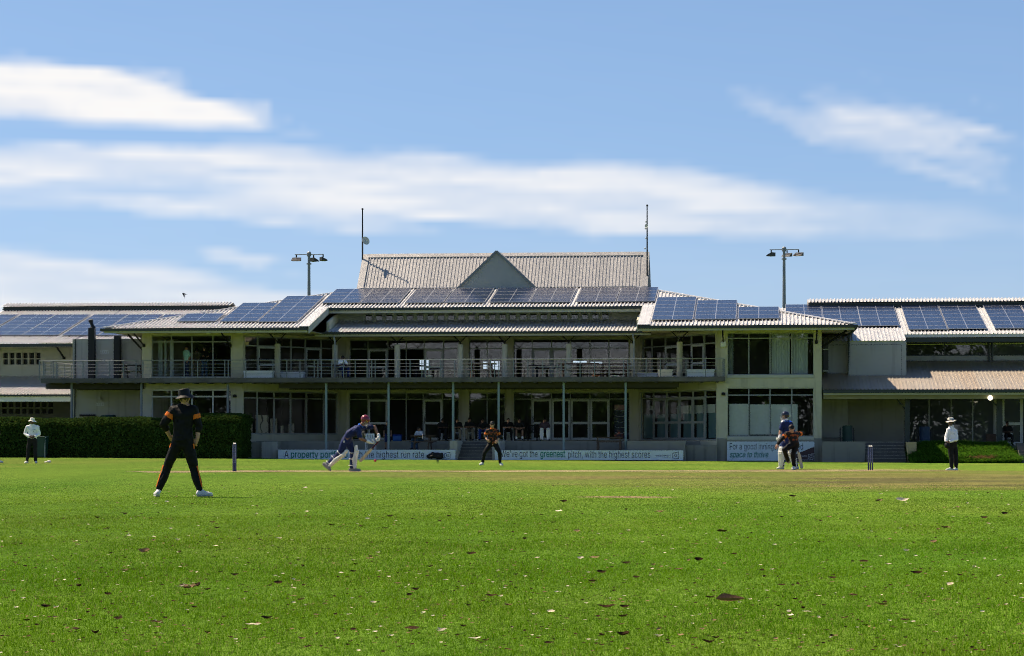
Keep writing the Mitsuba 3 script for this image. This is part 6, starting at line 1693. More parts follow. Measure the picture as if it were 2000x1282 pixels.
    # trousers
    if legs:
        tr = m3.Manifold.batch_hull([ellipsoid(blend(J['waist'], hipc, 0.45), [across * (0.178 if tuck else 0.16) * m * max(1, girth * 0.95), unit(trunk) * 0.06 * m, front * 0.128 * m * girth]), sph(J['hipl'], 0.100 * m), sph(J['hipr'], 0.100 * m)])
        for sd in 'lr':
            hp, kn, an = J['hip' + sd], J['kn' + sd], J['an' + sd]
            if shorts:
                tr = tr + chain([hp, blend(hp, kn, 0.92)], [0.102 * m, 0.088 * m])
            else:
                tr = tr + chain([hp, blend(hp, kn, 0.5), kn, blend(kn, an, 0.35), blend(kn, an, 0.95)], [0.102 * m, 0.093 * m, 0.074 * m, 0.072 * m, 0.060 * m])
        F.put('trousers', man(tr, F.fine, 5, 0.024, 11, 8), trousers)
    if shoes:
        for sd in 'lr':
            an, to = J['an' + sd], J['to' + sd]
            d = unit((to - an) * [1, 1, 0.0] + 1e-6)
            w = np.cross(d, [0, 0, 1.0])
            pit = J.get('heel' + sd)
            heel = pit if pit is not None else np.array([an[0], an[1], to[2]]) - d * 0.045 * m
            up_ = np.array([0, 0, 1.0])
            sole_d = unit(to - heel)
            n = unit(np.cross(w, sole_d)); n = n if n[2] > 0 else -n
            L = max(np.linalg.norm(to - heel), 0.2 * m)
            Q = lambda a, b, c: heel + sole_d * (a * L) + w * (b * m) + n * (c * m)
            up_m = m3.Manifold.batch_hull([sph(Q(0.0, 0, 0.055), 0.036 * m), sph(an + n * 0.0, 0.046 * m), sph(Q(0.45, 0.01, 0.06), 0.036 * m)]) + \
                m3.Manifold.batch_hull([sph(Q(0.0, 0, 0.045), 0.036 * m), sph(Q(0.45, 0, 0.055), 0.040 * m), sph(Q(0.78, 0.018, 0.04), 0.034 * m), sph(Q(0.78, -0.018, 0.04), 0.034 * m), sph(Q(0.97, 0, 0.034), 0.026 * m)])
            ks = F.put('shoe', man(up_m, 0.015, 3), shoe)
            so = m3.Manifold.batch_hull([sph(Q(-0.03, 0.024, 0.012), 0.012 * m, 8), sph(Q(-0.03, -0.024, 0.012), 0.012 * m, 8), sph(Q(0.75, 0.042, 0.012), 0.012 * m, 8), sph(Q(0.75, -0.042, 0.012), 0.012 * m, 8), sph(Q(1.04, 0, 0.015), 0.012 * m, 8)])
            F.put('sole', man(so, 0.03, 0), 'm_sole', ks)
    return HP, across, front, chest


def brim_hat(F, HP, mat, r=0.155, crown=0.105, droop=0.02, tilt=(0, 0), band=None, crown_r=0.098, seg=36):
    """A soft hat: crown and waved brim as one lathe, tilted."""
    c = HP(-0.01, 0, 0.052); u = unit(HP(0, 0, 1) - HP(0, 0, 0)); f = unit(HP(1, 0, 0) - HP(0, 0, 0)); s = np.cross(f, u)
    u = unit(u + f * tilt[0] + s * tilt[1]); f = unit(f - u * (f @ u)); s = np.cross(f, u)
    M = np.stack([f, s, u], 1)
    prof = [(0.001, crown), (crown_r * 0.72, crown - 0.004), (crown_r * 0.93, crown * 0.82), (crown_r * 1.0, 0.02), (crown_r * 1.03, 0.0), (crown_r * 1.25, -0.008), (r, -droop), (r, -droop - 0.006), (crown_r * 1.2, -0.016), (crown_r * 0.98, -0.008), (crown_r * 0.9, 0.03)]
    ang = np.arange(seg) * 2 * np.pi / seg
    v = []
    for i, (rr, z) in enumerate(prof):
        for a in ang:
            wv = (0.016 * math.sin(2 * a + 0.6) + 0.007 * math.sin(5 * a)) * max(0, (rr - crown_r * 1.1) / (r - crown_r * 1.1))
            v.append([rr * math.cos(a) * 1.05, rr * math.sin(a) * 0.95, z + wv])
    f_ = [[i * seg + j, i * seg + (j + 1) % seg, (i + 1) * seg + (j + 1) % seg, (i + 1) * seg + j] for i in range(len(prof) - 1) for j in range(seg)]
    k = F.put('hat', (np.array(v) * F.m @ M.T + c, f_), mat)
    if band:
        F.put('hat_band', MB().lathe([(crown_r * 1.035 * F.m, 0.0), (crown_r * 1.03 * F.m, 0.028 * F.m)], c, 24, M @ np.diag([1.05, 0.95, 1])), band, k)


def cap_hat(F, HP, mat, peak=0.085):
    k = F.put('cap', man(ellipsoid(HP(-0.012, 0, 0.045), [(HP(1, 0, 0) - HP(0, 0, 0)) * 0.104, (HP(0, 1, 0) - HP(0, 0, 0)) * 0.086, (HP(0, 0, 1) - HP(0, 0, 0)) * 0.088]) - sph(HP(-0.012, 0, -0.078), 0.11 * F.m, 24), 0.02, 2), mat)
    pk = m3.Manifold.batch_hull([sph(HP(0.07, 0.05, 0.038), 0.007 * F.m, 8), sph(HP(0.07, -0.05, 0.038), 0.007 * F.m, 8), sph(HP(0.085 + peak * 0.8, 0.03, 0.026), 0.005 * F.m, 8), sph(HP(0.085 + peak * 0.8, -0.03, 0.026), 0.005 * F.m, 8), sph(HP(0.09 + peak, 0, 0.028), 0.005 * F.m, 8)])
    F.put('peak', man(pk, 0.02, 1), mat, k)


def helmet(F, HP, mat, badge=None):
    ax = lambda f, r, z: HP(f, r, z) - HP(0, 0, 0)
    dome = ellipsoid(HP(-0.012, 0, 0.035), [ax(0.128, 0, 0), ax(0, 0.108, 0), ax(0, 0, 0.118)])
    cut = m3.Manifold.batch_hull([sph(HP(a, b, z), 0.02 * F.m, 8) for a in (0.045, 0.3) for b in (-0.12, 0.12) for z in (-0.2, 0.0)])
    low = m3.Manifold.batch_hull([sph(HP(a, b, z), 0.02 * F.m, 8) for a in (-0.3, 0.3) for b in (-0.2, 0.2) for z in (-0.3, -0.085)])
    k = F.put('helmet', man(dome - cut - low, 0.02, 2), mat)
    pk = m3.Manifold.batch_hull([sph(HP(0.08, 0.075, 0.028), 0.009 * F.m, 8), sph(HP(0.08, -0.075, 0.028), 0.009 * F.m, 8), sph(HP(0.165, 0.045, 0.02), 0.006 * F.m, 8), sph(HP(0.165, -0.045, 0.02), 0.006 * F.m, 8), sph(HP(0.175, 0, 0.022), 0.006 * F.m, 8)])
    F.put('peak', man(pk, 0.02, 1), mat, k)
    g = MB()
    for z in (-0.015, -0.045, -0.075, -0.105):
        g.path([HP(0.02, 0.105, z + 0.01), HP(0.10, 0.085, z), HP(0.145, 0.035, z - 0.004), HP(0.145, -0.035, z - 0.004), HP(0.10, -0.085, z), HP(0.02, -0.105, z + 0.01)], 0.0045 * F.m, 6)
    for b in (-0.09, 0.09, 0.0):
        f0 = 0.095 if b else 0.148
        g.tube(HP(f0, b, 0.01), HP(f0, b, -0.11), 0.004 * F.m, seg=6)
    F.put('grille', g, 'm_steel', k)
    if badge:
        F.put('badge', MB().obox(HP(0.075, 0.100, 0.030), ax(0.028, -0.012, -0.006), ax(0, 0.004, 0), ax(0, 0, 0.010)).obox(HP(0.075, -0.100, 0.030), ax(0.028, 0.012, -0.006), ax(0, 0.004, 0), ax(0, 0, 0.010)), badge, k)


def shin_pad(F, kn, an, out, mat='m_padwhite', top=0.17, label=None):
    """A batting pad: a ribbed shell round the front of the shin with a knee roll, wings and straps."""
    d = unit(an - kn); out = unit(out - d * (out @ d)); s = np.cross(d, out); L = np.linalg.norm(an - kn)
    P = lambda a, o, b: kn + d * (a * L) + out * o * F.m + s * b * F.m
    k = key_for('batting_pad', F.k)
    sh = m3.Manifold.batch_hull([sph(P(-top / L, 0.085, b), 0.028 * F.m, 8) for b in (-0.055, 0.055)] + [sph(P(0.02, 0.10, b), 0.038 * F.m, 8) for b in (-0.065, 0.065)]) + \
        m3.Manifold.batch_hull([sph(P(0.02, 0.095, b), 0.038 * F.m, 8) for b in (-0.068, 0.068)] + [sph(P(0.98, 0.075, b), 0.032 * F.m, 8) for b in (-0.045, 0.045)] + [sph(P(0.45, 0.05, b), 0.026 * F.m, 8) for b in (-0.085, 0.085)])
    F.put('shell', man(sh, 0.02, 3, 0.008, 10), mat, k)
    for a in (-0.10, 0.03):
        F.put('knee_roll', man(capsule(P(a, 0.128, -0.06), P(a, 0.128, 0.06), 0.028 * F.m), 0.02, 1), mat, k)
    for a in (0.05, 0.45, 0.85):
        ring = [P(a, 0.088 * math.cos(t), 0.088 * math.sin(t)) for t in np.linspace(1.0, 2 * math.pi - 1.0, 12)]
        F.put('strap', MB().path(ring, 0.013 * F.m, 6), mat, k)


def glove(F, wrist, fwd, side, name='batting_glove', mat='m_padwhite'):
    """A batting glove: a padded hand with five thick fingers closed round the handle, and a cuff."""
    fwd = unit(fwd); side = unit(side - fwd * (side @ fwd)); n = np.cross(fwd, side); m = F.m
    P = lambda a, b, c=0.0: wrist + (fwd * a + side * b + n * c) * m
    g = m3.Manifold.batch_hull([sph(P(0.0, 0.0), 0.045 * m, 10), sph(P(0.07, 0.032), 0.03 * m, 10), sph(P(0.07, -0.032), 0.03 * m, 10)])
    for b, L in ((0.036, 0.05), (0.012, 0.056), (-0.012, 0.052), (-0.036, 0.042)):
        p0, p1 = P(0.075, b), P(0.075 + L, b, 0.02)
        g = g + chain([p0, p1, P(0.07 + L * 0.8, b, 0.062), P(0.05 + L * 0.2, b, 0.075)], [0.019 * m, 0.018 * m, 0.016 * m, 0.014 * m], 8)
    g = g + chain([P(0.02, 0.045), P(0.06, 0.062, 0.03), P(0.09, 0.04, 0.06)], [0.022 * m, 0.019 * m, 0.016 * m], 8)
    k = F.put(name, man(g, 0.02, 2), mat)
    c = m3.Manifold.batch_hull([sph(P(-0.005, 0), 0.047 * m, 10), sph(P(-0.055, 0), 0.046 * m, 10)])
    F.put('cuff', man(c, 0.02, 1), mat, k)


def bat(handle, toe, width_dir, label, m=1.0, face='m_willow', marks=False):
    """Handle with grip, shoulders, blade with a spine; handle end to toe."""
    d = unit(toe - handle); L = np.linalg.norm(toe - handle)
    w = unit(width_dir - d * (width_dir @ d)); n = np.cross(d, w)
    k = thing('cricket_bat', label, 'cricket bat')
    P = lambda a, b, c=0.0: handle + d * a + w * b + n * c
    put('grip', MB().path([handle, P(0.02, 0), P(0.26, 0), P(0.30, 0)], [0.014, 0.018, 0.017, 0.019], 10), 'm_grip', k)
    b0 = 0.30
    bl = m3.Manifold.hull_points(np.array([P(b0 - 0.04, s * 0.018, c) for s in (-1, 1) for c in (-0.012, 0.012)] + [P(b0 + 0.06, s * 0.053, c) for s in (-1, 1) for c in (-0.012, 0.010)] + [P(L - 0.03, s * 0.054, c) for s in (-1, 1) for c in (-0.010, 0.012)] +
                                         [P(L, s * 0.036, c) for s in (-1, 1) for c in (-0.010, 0.010)] + [P(L - 0.22, 0, -0.034), P(L - 0.1, 0, -0.03), P(b0 + 0.05, 0, -0.018)]))
    put('blade', man(bl, 0.03, 1), face, k)
    if marks:
        for i in range(4):
            a = b0 + 0.08 + 0.075 * i
            put('sticker', MB().obox(P(a, 0.006 * (-1) ** i, -0.030 + 0.0), d * 0.022, w * 0.034, n * 0.008), 'm_black' if i != 0 else 'm_grip', k)
    return k


def band_on(F, p, q, r, mat, name='sleeve_band', w=0.035):
    c = (p + q) / 2; d = unit(q - p)
    F.put(name, man(capsule(c - d * w, c + d * w, r, r * 0.97) - m3.Manifold.batch_hull([sph(c + d * (w + 0.045), r * 1.05), sph(c + d * (w + 0.2), r * 1.05)]) - m3.Manifold.batch_hull([sph(c - d * (w + 0.045), r * 1.05), sph(c - d * (w + 0.2), r * 1.05)]), 0.015, 1), mat)


def stripe_on(F, pts, rad, out, mat='m_kitorange', w=0.017, name='side_stripe'):
    v = []
    pts = [np.asarray(p) for p in pts]
    for i, (p, r) in enumerate(zip(pts, rad)):
        d = unit(pts[min(i + 1, len(pts) - 1)] - pts[max(i - 1, 0)])
        o = unit(out - d * (out @ d)); s = np.cross(d, o)
        for b in (-1, 0, 1):
            v.append(p + o * (r - 0.006 * abs(b)) + s * w * b)
    f = [[i * 3 + j, i * 3 + j + 1, (i + 1) * 3 + j + 1, (i + 1) * 3 + j] for i in range(len(pts) - 1) for j in range(2)]
    F.put(name, (np.array(v), f), mat)


# --- the near fielder, seen from behind
F = Figure('fielder in black with orange sleeve bands, seen from behind in the near left', 38.3, dict(
    head=(360.5, 779.5), neck=(359.5, 793, 0.02), shl=(339.5, 801), shr=(379.0, 801), ell=(319.5, 829, -0.02), elr=(387.6, 832, 0.02), wrl=(329.5, 852, 0.10), wrr=(386, 857.0, -0.02), hal=(335.5, 861, 0.16), har=(381, 866, 0.0),
    waist=(357.5, 840), hipl=(346.5, 867), hipr=(367.0, 867), knl=(326.0, 912, 0.05), knr=(377.5, 913, 0.03), anl=(310.3, 958.5, -0.02), anr=(391.0, 958.5, -0.04), tol=(303.5, 969.5, 0.10), tor=(413, 970.0, 0.06), heell=(309.5, 970.0, -0.1), heelr=(388, 970.5, -0.08)))
F.fine = 0.014
HP, ac, fr_, ch = build(F, 'm_skin', 'm_kitblack', 'm_kitblack', face=(0.12, 1, -0.05), up=(0.02, 0.05, 1), hair='m_hairbrown', sleeve='three', curl=0.9, hand_side={'l': np.array([0.2, -0.6, 0.7]), 'r': np.array([-0.8, 0.4, 0.3])})
brim_hat(F, HP, 'm_black', r=0.178, crown=0.115, droop=0.045, tilt=(-0.05, -0.2), crown_r=0.103)
for sd in 'lr':
    band_on(F, blend(F['sh' + sd], F['el' + sd], 0.32), blend(F['sh' + sd], F['el' + sd], 0.50), 0.083, 'm_kitorange', w=0.026)
    o = -RGT if sd == 'l' else RGT
    stripe_on(F, [blend(F['hip' + sd], F['kn' + sd], t) for t in (0.05, 0.25)], [0.112, 0.108], o - FWD * 0.5)
    stripe_on(F, [F['kn' + sd], blend(F['kn' + sd], F['an' + sd], 0.4), blend(F['kn' + sd], F['an' + sd], 0.9)], [0.086, 0.082, 0.072], o - FWD * 0.7, w=0.015)
    a_, t_ = F['an' + sd], F['to' + sd]
# --- batsman
F = Figure('batsman in navy with maroon helmet lunging forward over the ball', 62.5, dict(
    head=(713.0, 822, -0.04), neck=(704, 832.5, 0), shl=(708, 834.5, 0.17), shr=(699.5, 838.5, -0.17), ell=(731.5, 834.5, 0.16), elr=(704.5, 857, -0.22), wrl=(739.3, 853.5, 0.04), wrr=(721.5, 863.5, -0.12), hal=(740.2, 861, 0.0), har=(731, 867.5, -0.06),
    waist=(682.5, 848), hipl=(680.5, 863.5, 0.10), hipr=(673, 863, -0.10), knl=(688.5, 884, 0.10), knr=(665.0, 884.5, -0.08), anl=(687.0, 914.5, 0.08), anr=(638.5, 909, -0.06), tol=(703, 921, 0.04), tor=(645.5, 919.8, -0.14), heell=(683, 921.2, 0.08), heelr=(631.5, 908.5, -0.06)))
HP, ac, fr_, ch = build(F, 'm_skinmid', 'm_kitnavy', 'm_kitnavy', 'm_shoegrey', face=(0.75, -0.12, -0.62), up=(0.62, 0, 0.78), sleeve='short', hands=('none', 'none'), collar='m_kitblue', eyes=True)
helmet(F, HP, 'm_helmetred', 'm_gold')
for kn, an in (('knl', 'anl'), ('knr', 'anr')):
    shin_pad(F, F[kn], F[an], RGT * 1.0 + np.array([0, 0, 0.2 if kn == 'knl' else -0.6]) - FWD * 0.25)
glove(F, F['wrl'], F['hal'] - F['wrl'], -FWD); glove(F, F['wrr'], F['har'] - F['wrr'], FWD)
F.put('badge', MB().obox(F['hipr'] - FWD * 0.115 + np.array([0, 0, 0.0]), RGT * 0.018, FWD * 0.004, [0, 0, 0.03]), 'm_padwhite')
bat(atd(740.5, 861.5, 62.48), atd(702.5, 902, 62.40), FWD * 0.6 + RGT * 0.65, 'pale wooden bat swung down by the lunging batsman', marks=False)
# --- close fielder, facing
F = Figure('fielder in a black and orange patterned shirt crouching before the terrace steps', 87, dict(
    head=(961.2, 830, -0.06), neck=(961.2, 838.0, -0.03), shl=(951.5, 842.5), shr=(971.5, 842.5), ell=(947.3, 852, -0.02), elr=(976.3, 852.5, -0.02), wrl=(951.0, 859.5, -0.20), wrr=(972.0, 861.0, -0.20), hal=(955.5, 863.5, -0.26), har=(968, 867, -0.26),
    waist=(961.5, 857), hipl=(957.0, 868), hipr=(967, 868), knl=(947.0, 884.0, -0.12), knr=(976.0, 884.0, -0.12), anl=(942.8, 903.0, 0.03), anr=(976.6, 904.0, 0.03), tol=(937.0, 909.5, -0.13), tor=(981.3, 910.0, -0.13), heell=(943.2, 908.6, 0.1), heelr=(977.0, 909.2, 0.1)), up_scale=0.97)
HP, ac, fr_, ch = build(F, 'm_skin', 'm_camo', 'm_kitblack', face=(-0.1, -1, -0.05), hair='m_hairbrown', sleeve='three', sleeve_mat='m_kitblack', collar='m_kitorange', hand_side={'l': np.array([0.7, -0.3, 0.6]), 'r': np.array([-0.7, -0.3, 0.6])})
cap_hat(F, HP, 'm_black')
F.put('sunglasses', man(m3.Manifold.batch_hull([sph(HP(0.088, s * 0.05, 0.006), 0.014, 8) for s in (-1, 1)] + [sph(HP(0.1, s * 0.02, 0.008), 0.014, 8) for s in (-1, 1)]), 0.02, 0), 'm_dark')
for sd in 'lr':
    band_on(F, blend(F['sh' + sd], F['el' + sd], 0.42), blend(F['sh' + sd], F['el' + sd], 0.66), 0.072, 'm_kitorange')
# --- non-striker
F = Figure('batsman in navy and white yoke shirt with navy helmet waiting at the right wicket', 72.6, dict(
    head=(1533.2, 813.0, 0), neck=(1534, 821.5), shl=(1528.5, 827, -0.10), shr=(1544.5, 828, 0.12), ell=(1523, 842, -0.14), elr=(1551, 846, 0.12), wrl=(1521.3, 854, -0.18), wrr=(1556.3, 862, 0.04), hal=(1519, 861, -0.2), har=(1557, 870, 0.0),
    waist=(1536, 851), hipl=(1531, 866.5, -0.08), hipr=(1543, 866.5, 0.08), knl=(1528.0, 885, -0.10), knr=(1549, 886, 0.06), anl=(1527.5, 911.0, -0.05), anr=(1556, 911.0, 0.06), tol=(1518.5, 917, -0.08), tor=(1547, 917, 0.0), heell=(1529.5, 917, -0.04), heelr=(1559, 917, 0.08)))
HP, ac, fr_, ch = build(F, 'm_skin', 'm_kitnavy', 'm_kitnavy', 'm_shoe', face=(-1, -0.15, -0.1), sleeve='short', hands=('none', 'none'), collar='m_shirtwhite')
helmet(F, HP, 'm_helmetnavy')
yk = m3.Manifold.batch_hull([sph(F['shl'] + [0, 0, 0.012], 0.074), sph(F['shr'] + [0, 0, 0.012], 0.074), sph(F['neck'] - [0, 0, 0.03], 0.078)])
cutz = (F['shl'][2] + F['shr'][2]) / 2 - 0.03
F.put('yoke', man(yk.trim_by_plane((0.0, 0.0, 1.0), float(cutz)).trim_by_plane((float(RGT[0]), float(RGT[1]), 0.0), float(RGT[:2] @ F['neck'][:2] - 0.02)), 0.02, 0), 'm_kitblue')
F.put('yoke', man(yk.trim_by_plane((0.0, 0.0, 1.0), float(cutz)).trim_by_plane((-float(RGT[0]), -float(RGT[1]), 0.0), -float(RGT[:2] @ F['neck'][:2] - 0.02)), 0.02, 0), 'm_shirtwhite')
F.put('chest_stripe', man(yk.trim_by_plane((0.0, 0.0, 1.0), float(cutz - 0.03)).trim_by_plane((0.0, 0.0, -1.0), -float(cutz)), 0.02, 0), 'm_kitorange')
for kn, an in (('knl', 'anl'), ('knr', 'anr')):
    shin_pad(F, F[kn], F[an], -RGT * 0.8 - FWD * 0.8)
glove(F, F['wrl'], F['hal'] - F['wrl'], -FWD); glove(F, F['wrr'], F['har'] - F['wrr'], -RGT)
bat(atd(1555.5, 866, 72.55), atd(1566.5, 915.5, 72.7), RGT * 1.0 + FWD * 0.5, 'bat with dark stickers hanging from the waiting batsman', marks=True)
# --- bowler
F = Figure('bowler in black and orange bent low in his follow-through before the waiting batsman', 71.0, dict(
    head=(1545.2, 838.5, -0.10), neck=(1547.0, 847, -0.03), shl=(1536.5, 847.5, -0.10), shr=(1558.5, 848.5, 0.12), ell=(1525, 858, -0.22), elr=(1570.5, 847, 0.30), wrl=(1516.8, 868.0, -0.30), wrr=(1571.5, 848.0, 0.50), hal=(1513.3, 874.5, -0.32), har=(1570.5, 849.5, 0.62),
    waist=(1550, 860), hipl=(1546.5, 869, -0.05), hipr=(1555.5, 869, 0.05), knl=(1530.5, 878.5, -0.20), knr=(1549.0, 887, -0.05), anl=(1541, 900, 0.28), anr=(1551.0, 911.5, 0.02), tol=(1544, 906, 0.50), tor=(1547.0, 918.2, -0.16), heell=(1543.0, 898, 0.36), heelr=(1552, 918.0, 0.05)))
HP, ac, fr_, ch = build(F, 'm_skin', 'm_camo', 'm_kitblack', face=(-0.55, -1, -0.25), up=(-0.2, -0.25, 1), hair='m_hairbrown', sleeve='long', sleeve_mat='m_kitblack', collar='m_kitblack')
cap_hat(F, HP, 'm_black', 0.03)
for sd in 'lr':
    band_on(F, blend(F['sh' + sd], F['el' + sd], 0.40), blend(F['sh' + sd], F['el' + sd], 0.58), 0.074, 'm_kitorange')
# --- umpires
F = Figure('umpire in white shirt, black trousers and cream hat at the right wicket', 76.5, dict(
    head=(1856.3, 825.3, -0.02), neck=(1858.2, 834.0), shl=(1851.0, 841, -0.12), shr=(1866.8, 842.5, 0.10), ell=(1846, 856, -0.20), elr=(1867.2, 858.5, -0.06), wrl=(1844.6, 863, -0.30), wrr=(1850.2, 863.6, -0.30), hal=(1846.5, 866, -0.36), har=(1846, 866, -0.38),
    waist=(1858.8, 859.5, -0.03), hipl=(1855.5, 872, -0.06), hipr=(1864.5, 872, 0.06), knl=(1857.0, 893.5, -0.08), knr=(1866.8, 893.5, 0.05), anl=(1857.8, 914.5, -0.08), anr=(1868, 914.8, 0.05), tol=(1846.0, 920, -0.16), tor=(1860, 920.2, -0.06), heell=(1858.8, 919.8, -0.06), heelr=(1870, 920, 0.06)))
HP, ac, fr_, ch = build(F, 'm_skindark', 'm_shirtwhite', 'm_trousers', face=(-1, -0.35, 0), sleeve='long', girth=1.22, tuck=True, collar='m_shirtwhite', hair='m_hair', hand_side={'l': np.array([0.2, -0.7, 0.6]), 'r': np.array([0.2, -0.7, 0.6])})
brim_hat(F, HP, 'm_cream_hat', r=0.165, crown=0.105, droop=0.03, tilt=(0.10, 0.12), band='m_trousers')
F.put('badge', MB().obox(ch - FWD * 0.118 + RGT * 0.03 + np.array([0, 0, 0.0]), RGT * 0.035, FWD * 0.006, [0, 0, 0.008]).obox(ch - FWD * 0.118 - RGT * 0.01 - np.array([0, 0, 0.05]), RGT * 0.012, FWD * 0.006, [0, 0, 0.014]), 'm_trousers')
hc = atd(1845.6, 870.5, 76.5) - FWD * 0.36
k = thing('black_cap', 'black cap held by the umpire at the right wicket', 'cap')
put('crown', man(ellipsoid(hc, [RGT * 0.085, FWD * 0.09, np.array([0, 0, 0.10])]), 0.02, 1, 0.02, 20), 'm_black', k)
put('peak', man(m3.Manifold.batch_hull([sph(hc + RGT * a + FWD * b + np.array([0, 0, -0.06]), 0.008) for a, b in ((0.06, -0.05), (0.06, 0.05), (0.13, -0.03), (0.13, 0.03))]), 0.02, 0), 'm_black', k)
F = Figure('umpire in white shirt, black trousers and white hat before the dark hedge', 90, dict(
    head=(63.3, 824.2, -0.02), neck=(63.2, 831.0), shl=(53.6, 834.8), shr=(72.8, 834.8), ell=(49.0, 847.5, 0.0), elr=(76.6, 848, 0.0), wrl=(60.0, 853.5, -0.22), wrr=(70.5, 853.5, -0.22), hal=(64, 854, -0.26), har=(67.5, 854, -0.27),
    waist=(63, 852.5), hipl=(58.3, 863), hipr=(68, 863), knl=(55.0, 882), knr=(68.8, 882), anl=(53.2, 901), anr=(69.8, 901), tol=(50.0, 906, -0.14), tor=(72.0, 905.6, -0.14), heell=(53.5, 905.4, 0.06), heelr=(69.8, 905.2, 0.06)))
HP, ac, fr_, ch = build(F, 'm_skindark', 'm_shirtwhite', 'm_trousers', face=(0.15, -1, -0.05), sleeve='long', girth=1.05, tuck=True, collar='m_shirtwhite', hair='m_hair', hand_side={'l': np.array([0.3, -0.3, 0.9]), 'r': np.array([-0.3, -0.3, 0.9])})
brim_hat(F, HP, 'm_cream_hat', r=0.165, crown=0.10, droop=0.035, tilt=(0.05, -0.10))
F.put('badge', MB().obox(ch - FWD * 0.122 + RGT * 0.085 + np.array([0, 0, 0.02]), RGT * 0.05, FWD * 0.006, [0, 0, 0.008]).obox(ch - FWD * 0.12 + RGT * 0.08 - np.array([0, 0, 0.05]), RGT * 0.012, FWD * 0.006, [0, 0, 0.018]), 'm_trousers')
F = Figure('player in dark kit at the left edge, only one pale shoe in view', 91, dict(
    head=(-14, 824.2, -0.02), neck=(-14, 831.0), shl=(-23.6, 834.8), shr=(-4.8, 834.8), ell=(-28, 848, 0.0), elr=(-1.5, 848, 0.0), wrl=(-27, 858, -0.1), wrr=(-3, 858, -0.1),
    waist=(-14, 852.5), hipl=(-19, 863), hipr=(-9, 863), knl=(-21, 882), knr=(-6, 882), anl=(-22, 901), anr=(-2.5, 900), tol=(-25.0, 906, -0.14), tor=(6.8, 904.6, -0.10), heell=(-22, 905.4, 0.06), heelr=(-3.5, 904.2, 0.04)))
HP, ac, fr_, ch = build(F, 'm_skinmid', 'm_kitblack', 'm_kitblack', face=(0.3, -1, 0), hair='m_hair', sleeve='short')
# --- spectators on the terrace, the balcony and indoors
def standing(px, head_py, feet_py, Y, label, skin, shirt, trousers, face=(0, -1, 0), hair='m_hair', arms='side', sleeve='short', shorts=False, turn=0.0, floor=None):
    """A standing figure between these two rows of the photograph, at wall distance Y."""
    r = vray(px); dc = Y / r[1]
    h = (feet_py - head_py); k = h / 100.0
    c, s = math.cos(turn), math.sin(turn)
    def J(x, y, d=0.0):       # x, d in percent of the height
        return (px + (x * c - d * s) * k, head_py + y * k, (x * s + d * c) * k * dc / FOC)
    j = dict(head=J(0, 7), neck=J(0, 14.5), shl=J(-9.5, 19), shr=J(9.5, 19), waist=J(0, 40), hipl=J(-5.2, 50), hipr=J(5.2, 50), knl=J(-6, 72, -1), knr=J(6, 72, -1), anl=J(-6.5, 95), anr=J(6.5, 95), tol=J(-8, 99.6, -9), tor=J(8, 99.6, -9), heell=J(-6.5, 99.6, 3), heelr=J(6.5, 99.6, 3))
    if arms == 'folded':
        j.update(ell=J(-12.5, 36, -2), elr=J(12.5, 36, -2), wrl=J(4, 33, -11), wrr=J(-4, 31, -12))
    elif arms == 'pockets':
        j.update(ell=J(-14, 35, 4), elr=J(14, 35, 4), wrl=J(-10, 48, -3), wrr=J(10, 48, -3))
    else:
        j.update(ell=J(-12, 35, 1), elr=J(12, 35, 1), wrl=J(-12.5, 48, -4), wrr=J(12.5, 48, -4))
    F = Figure(label, dc, j, up_scale=h * dc / FOC / 1.78)
    F.fine = 0.04
    HP, *_ = build(F, skin, shirt, trousers, 'm_black', face=face, hair=hair, sleeve=sleeve, shorts=shorts, eyes=False)
    return F, HP


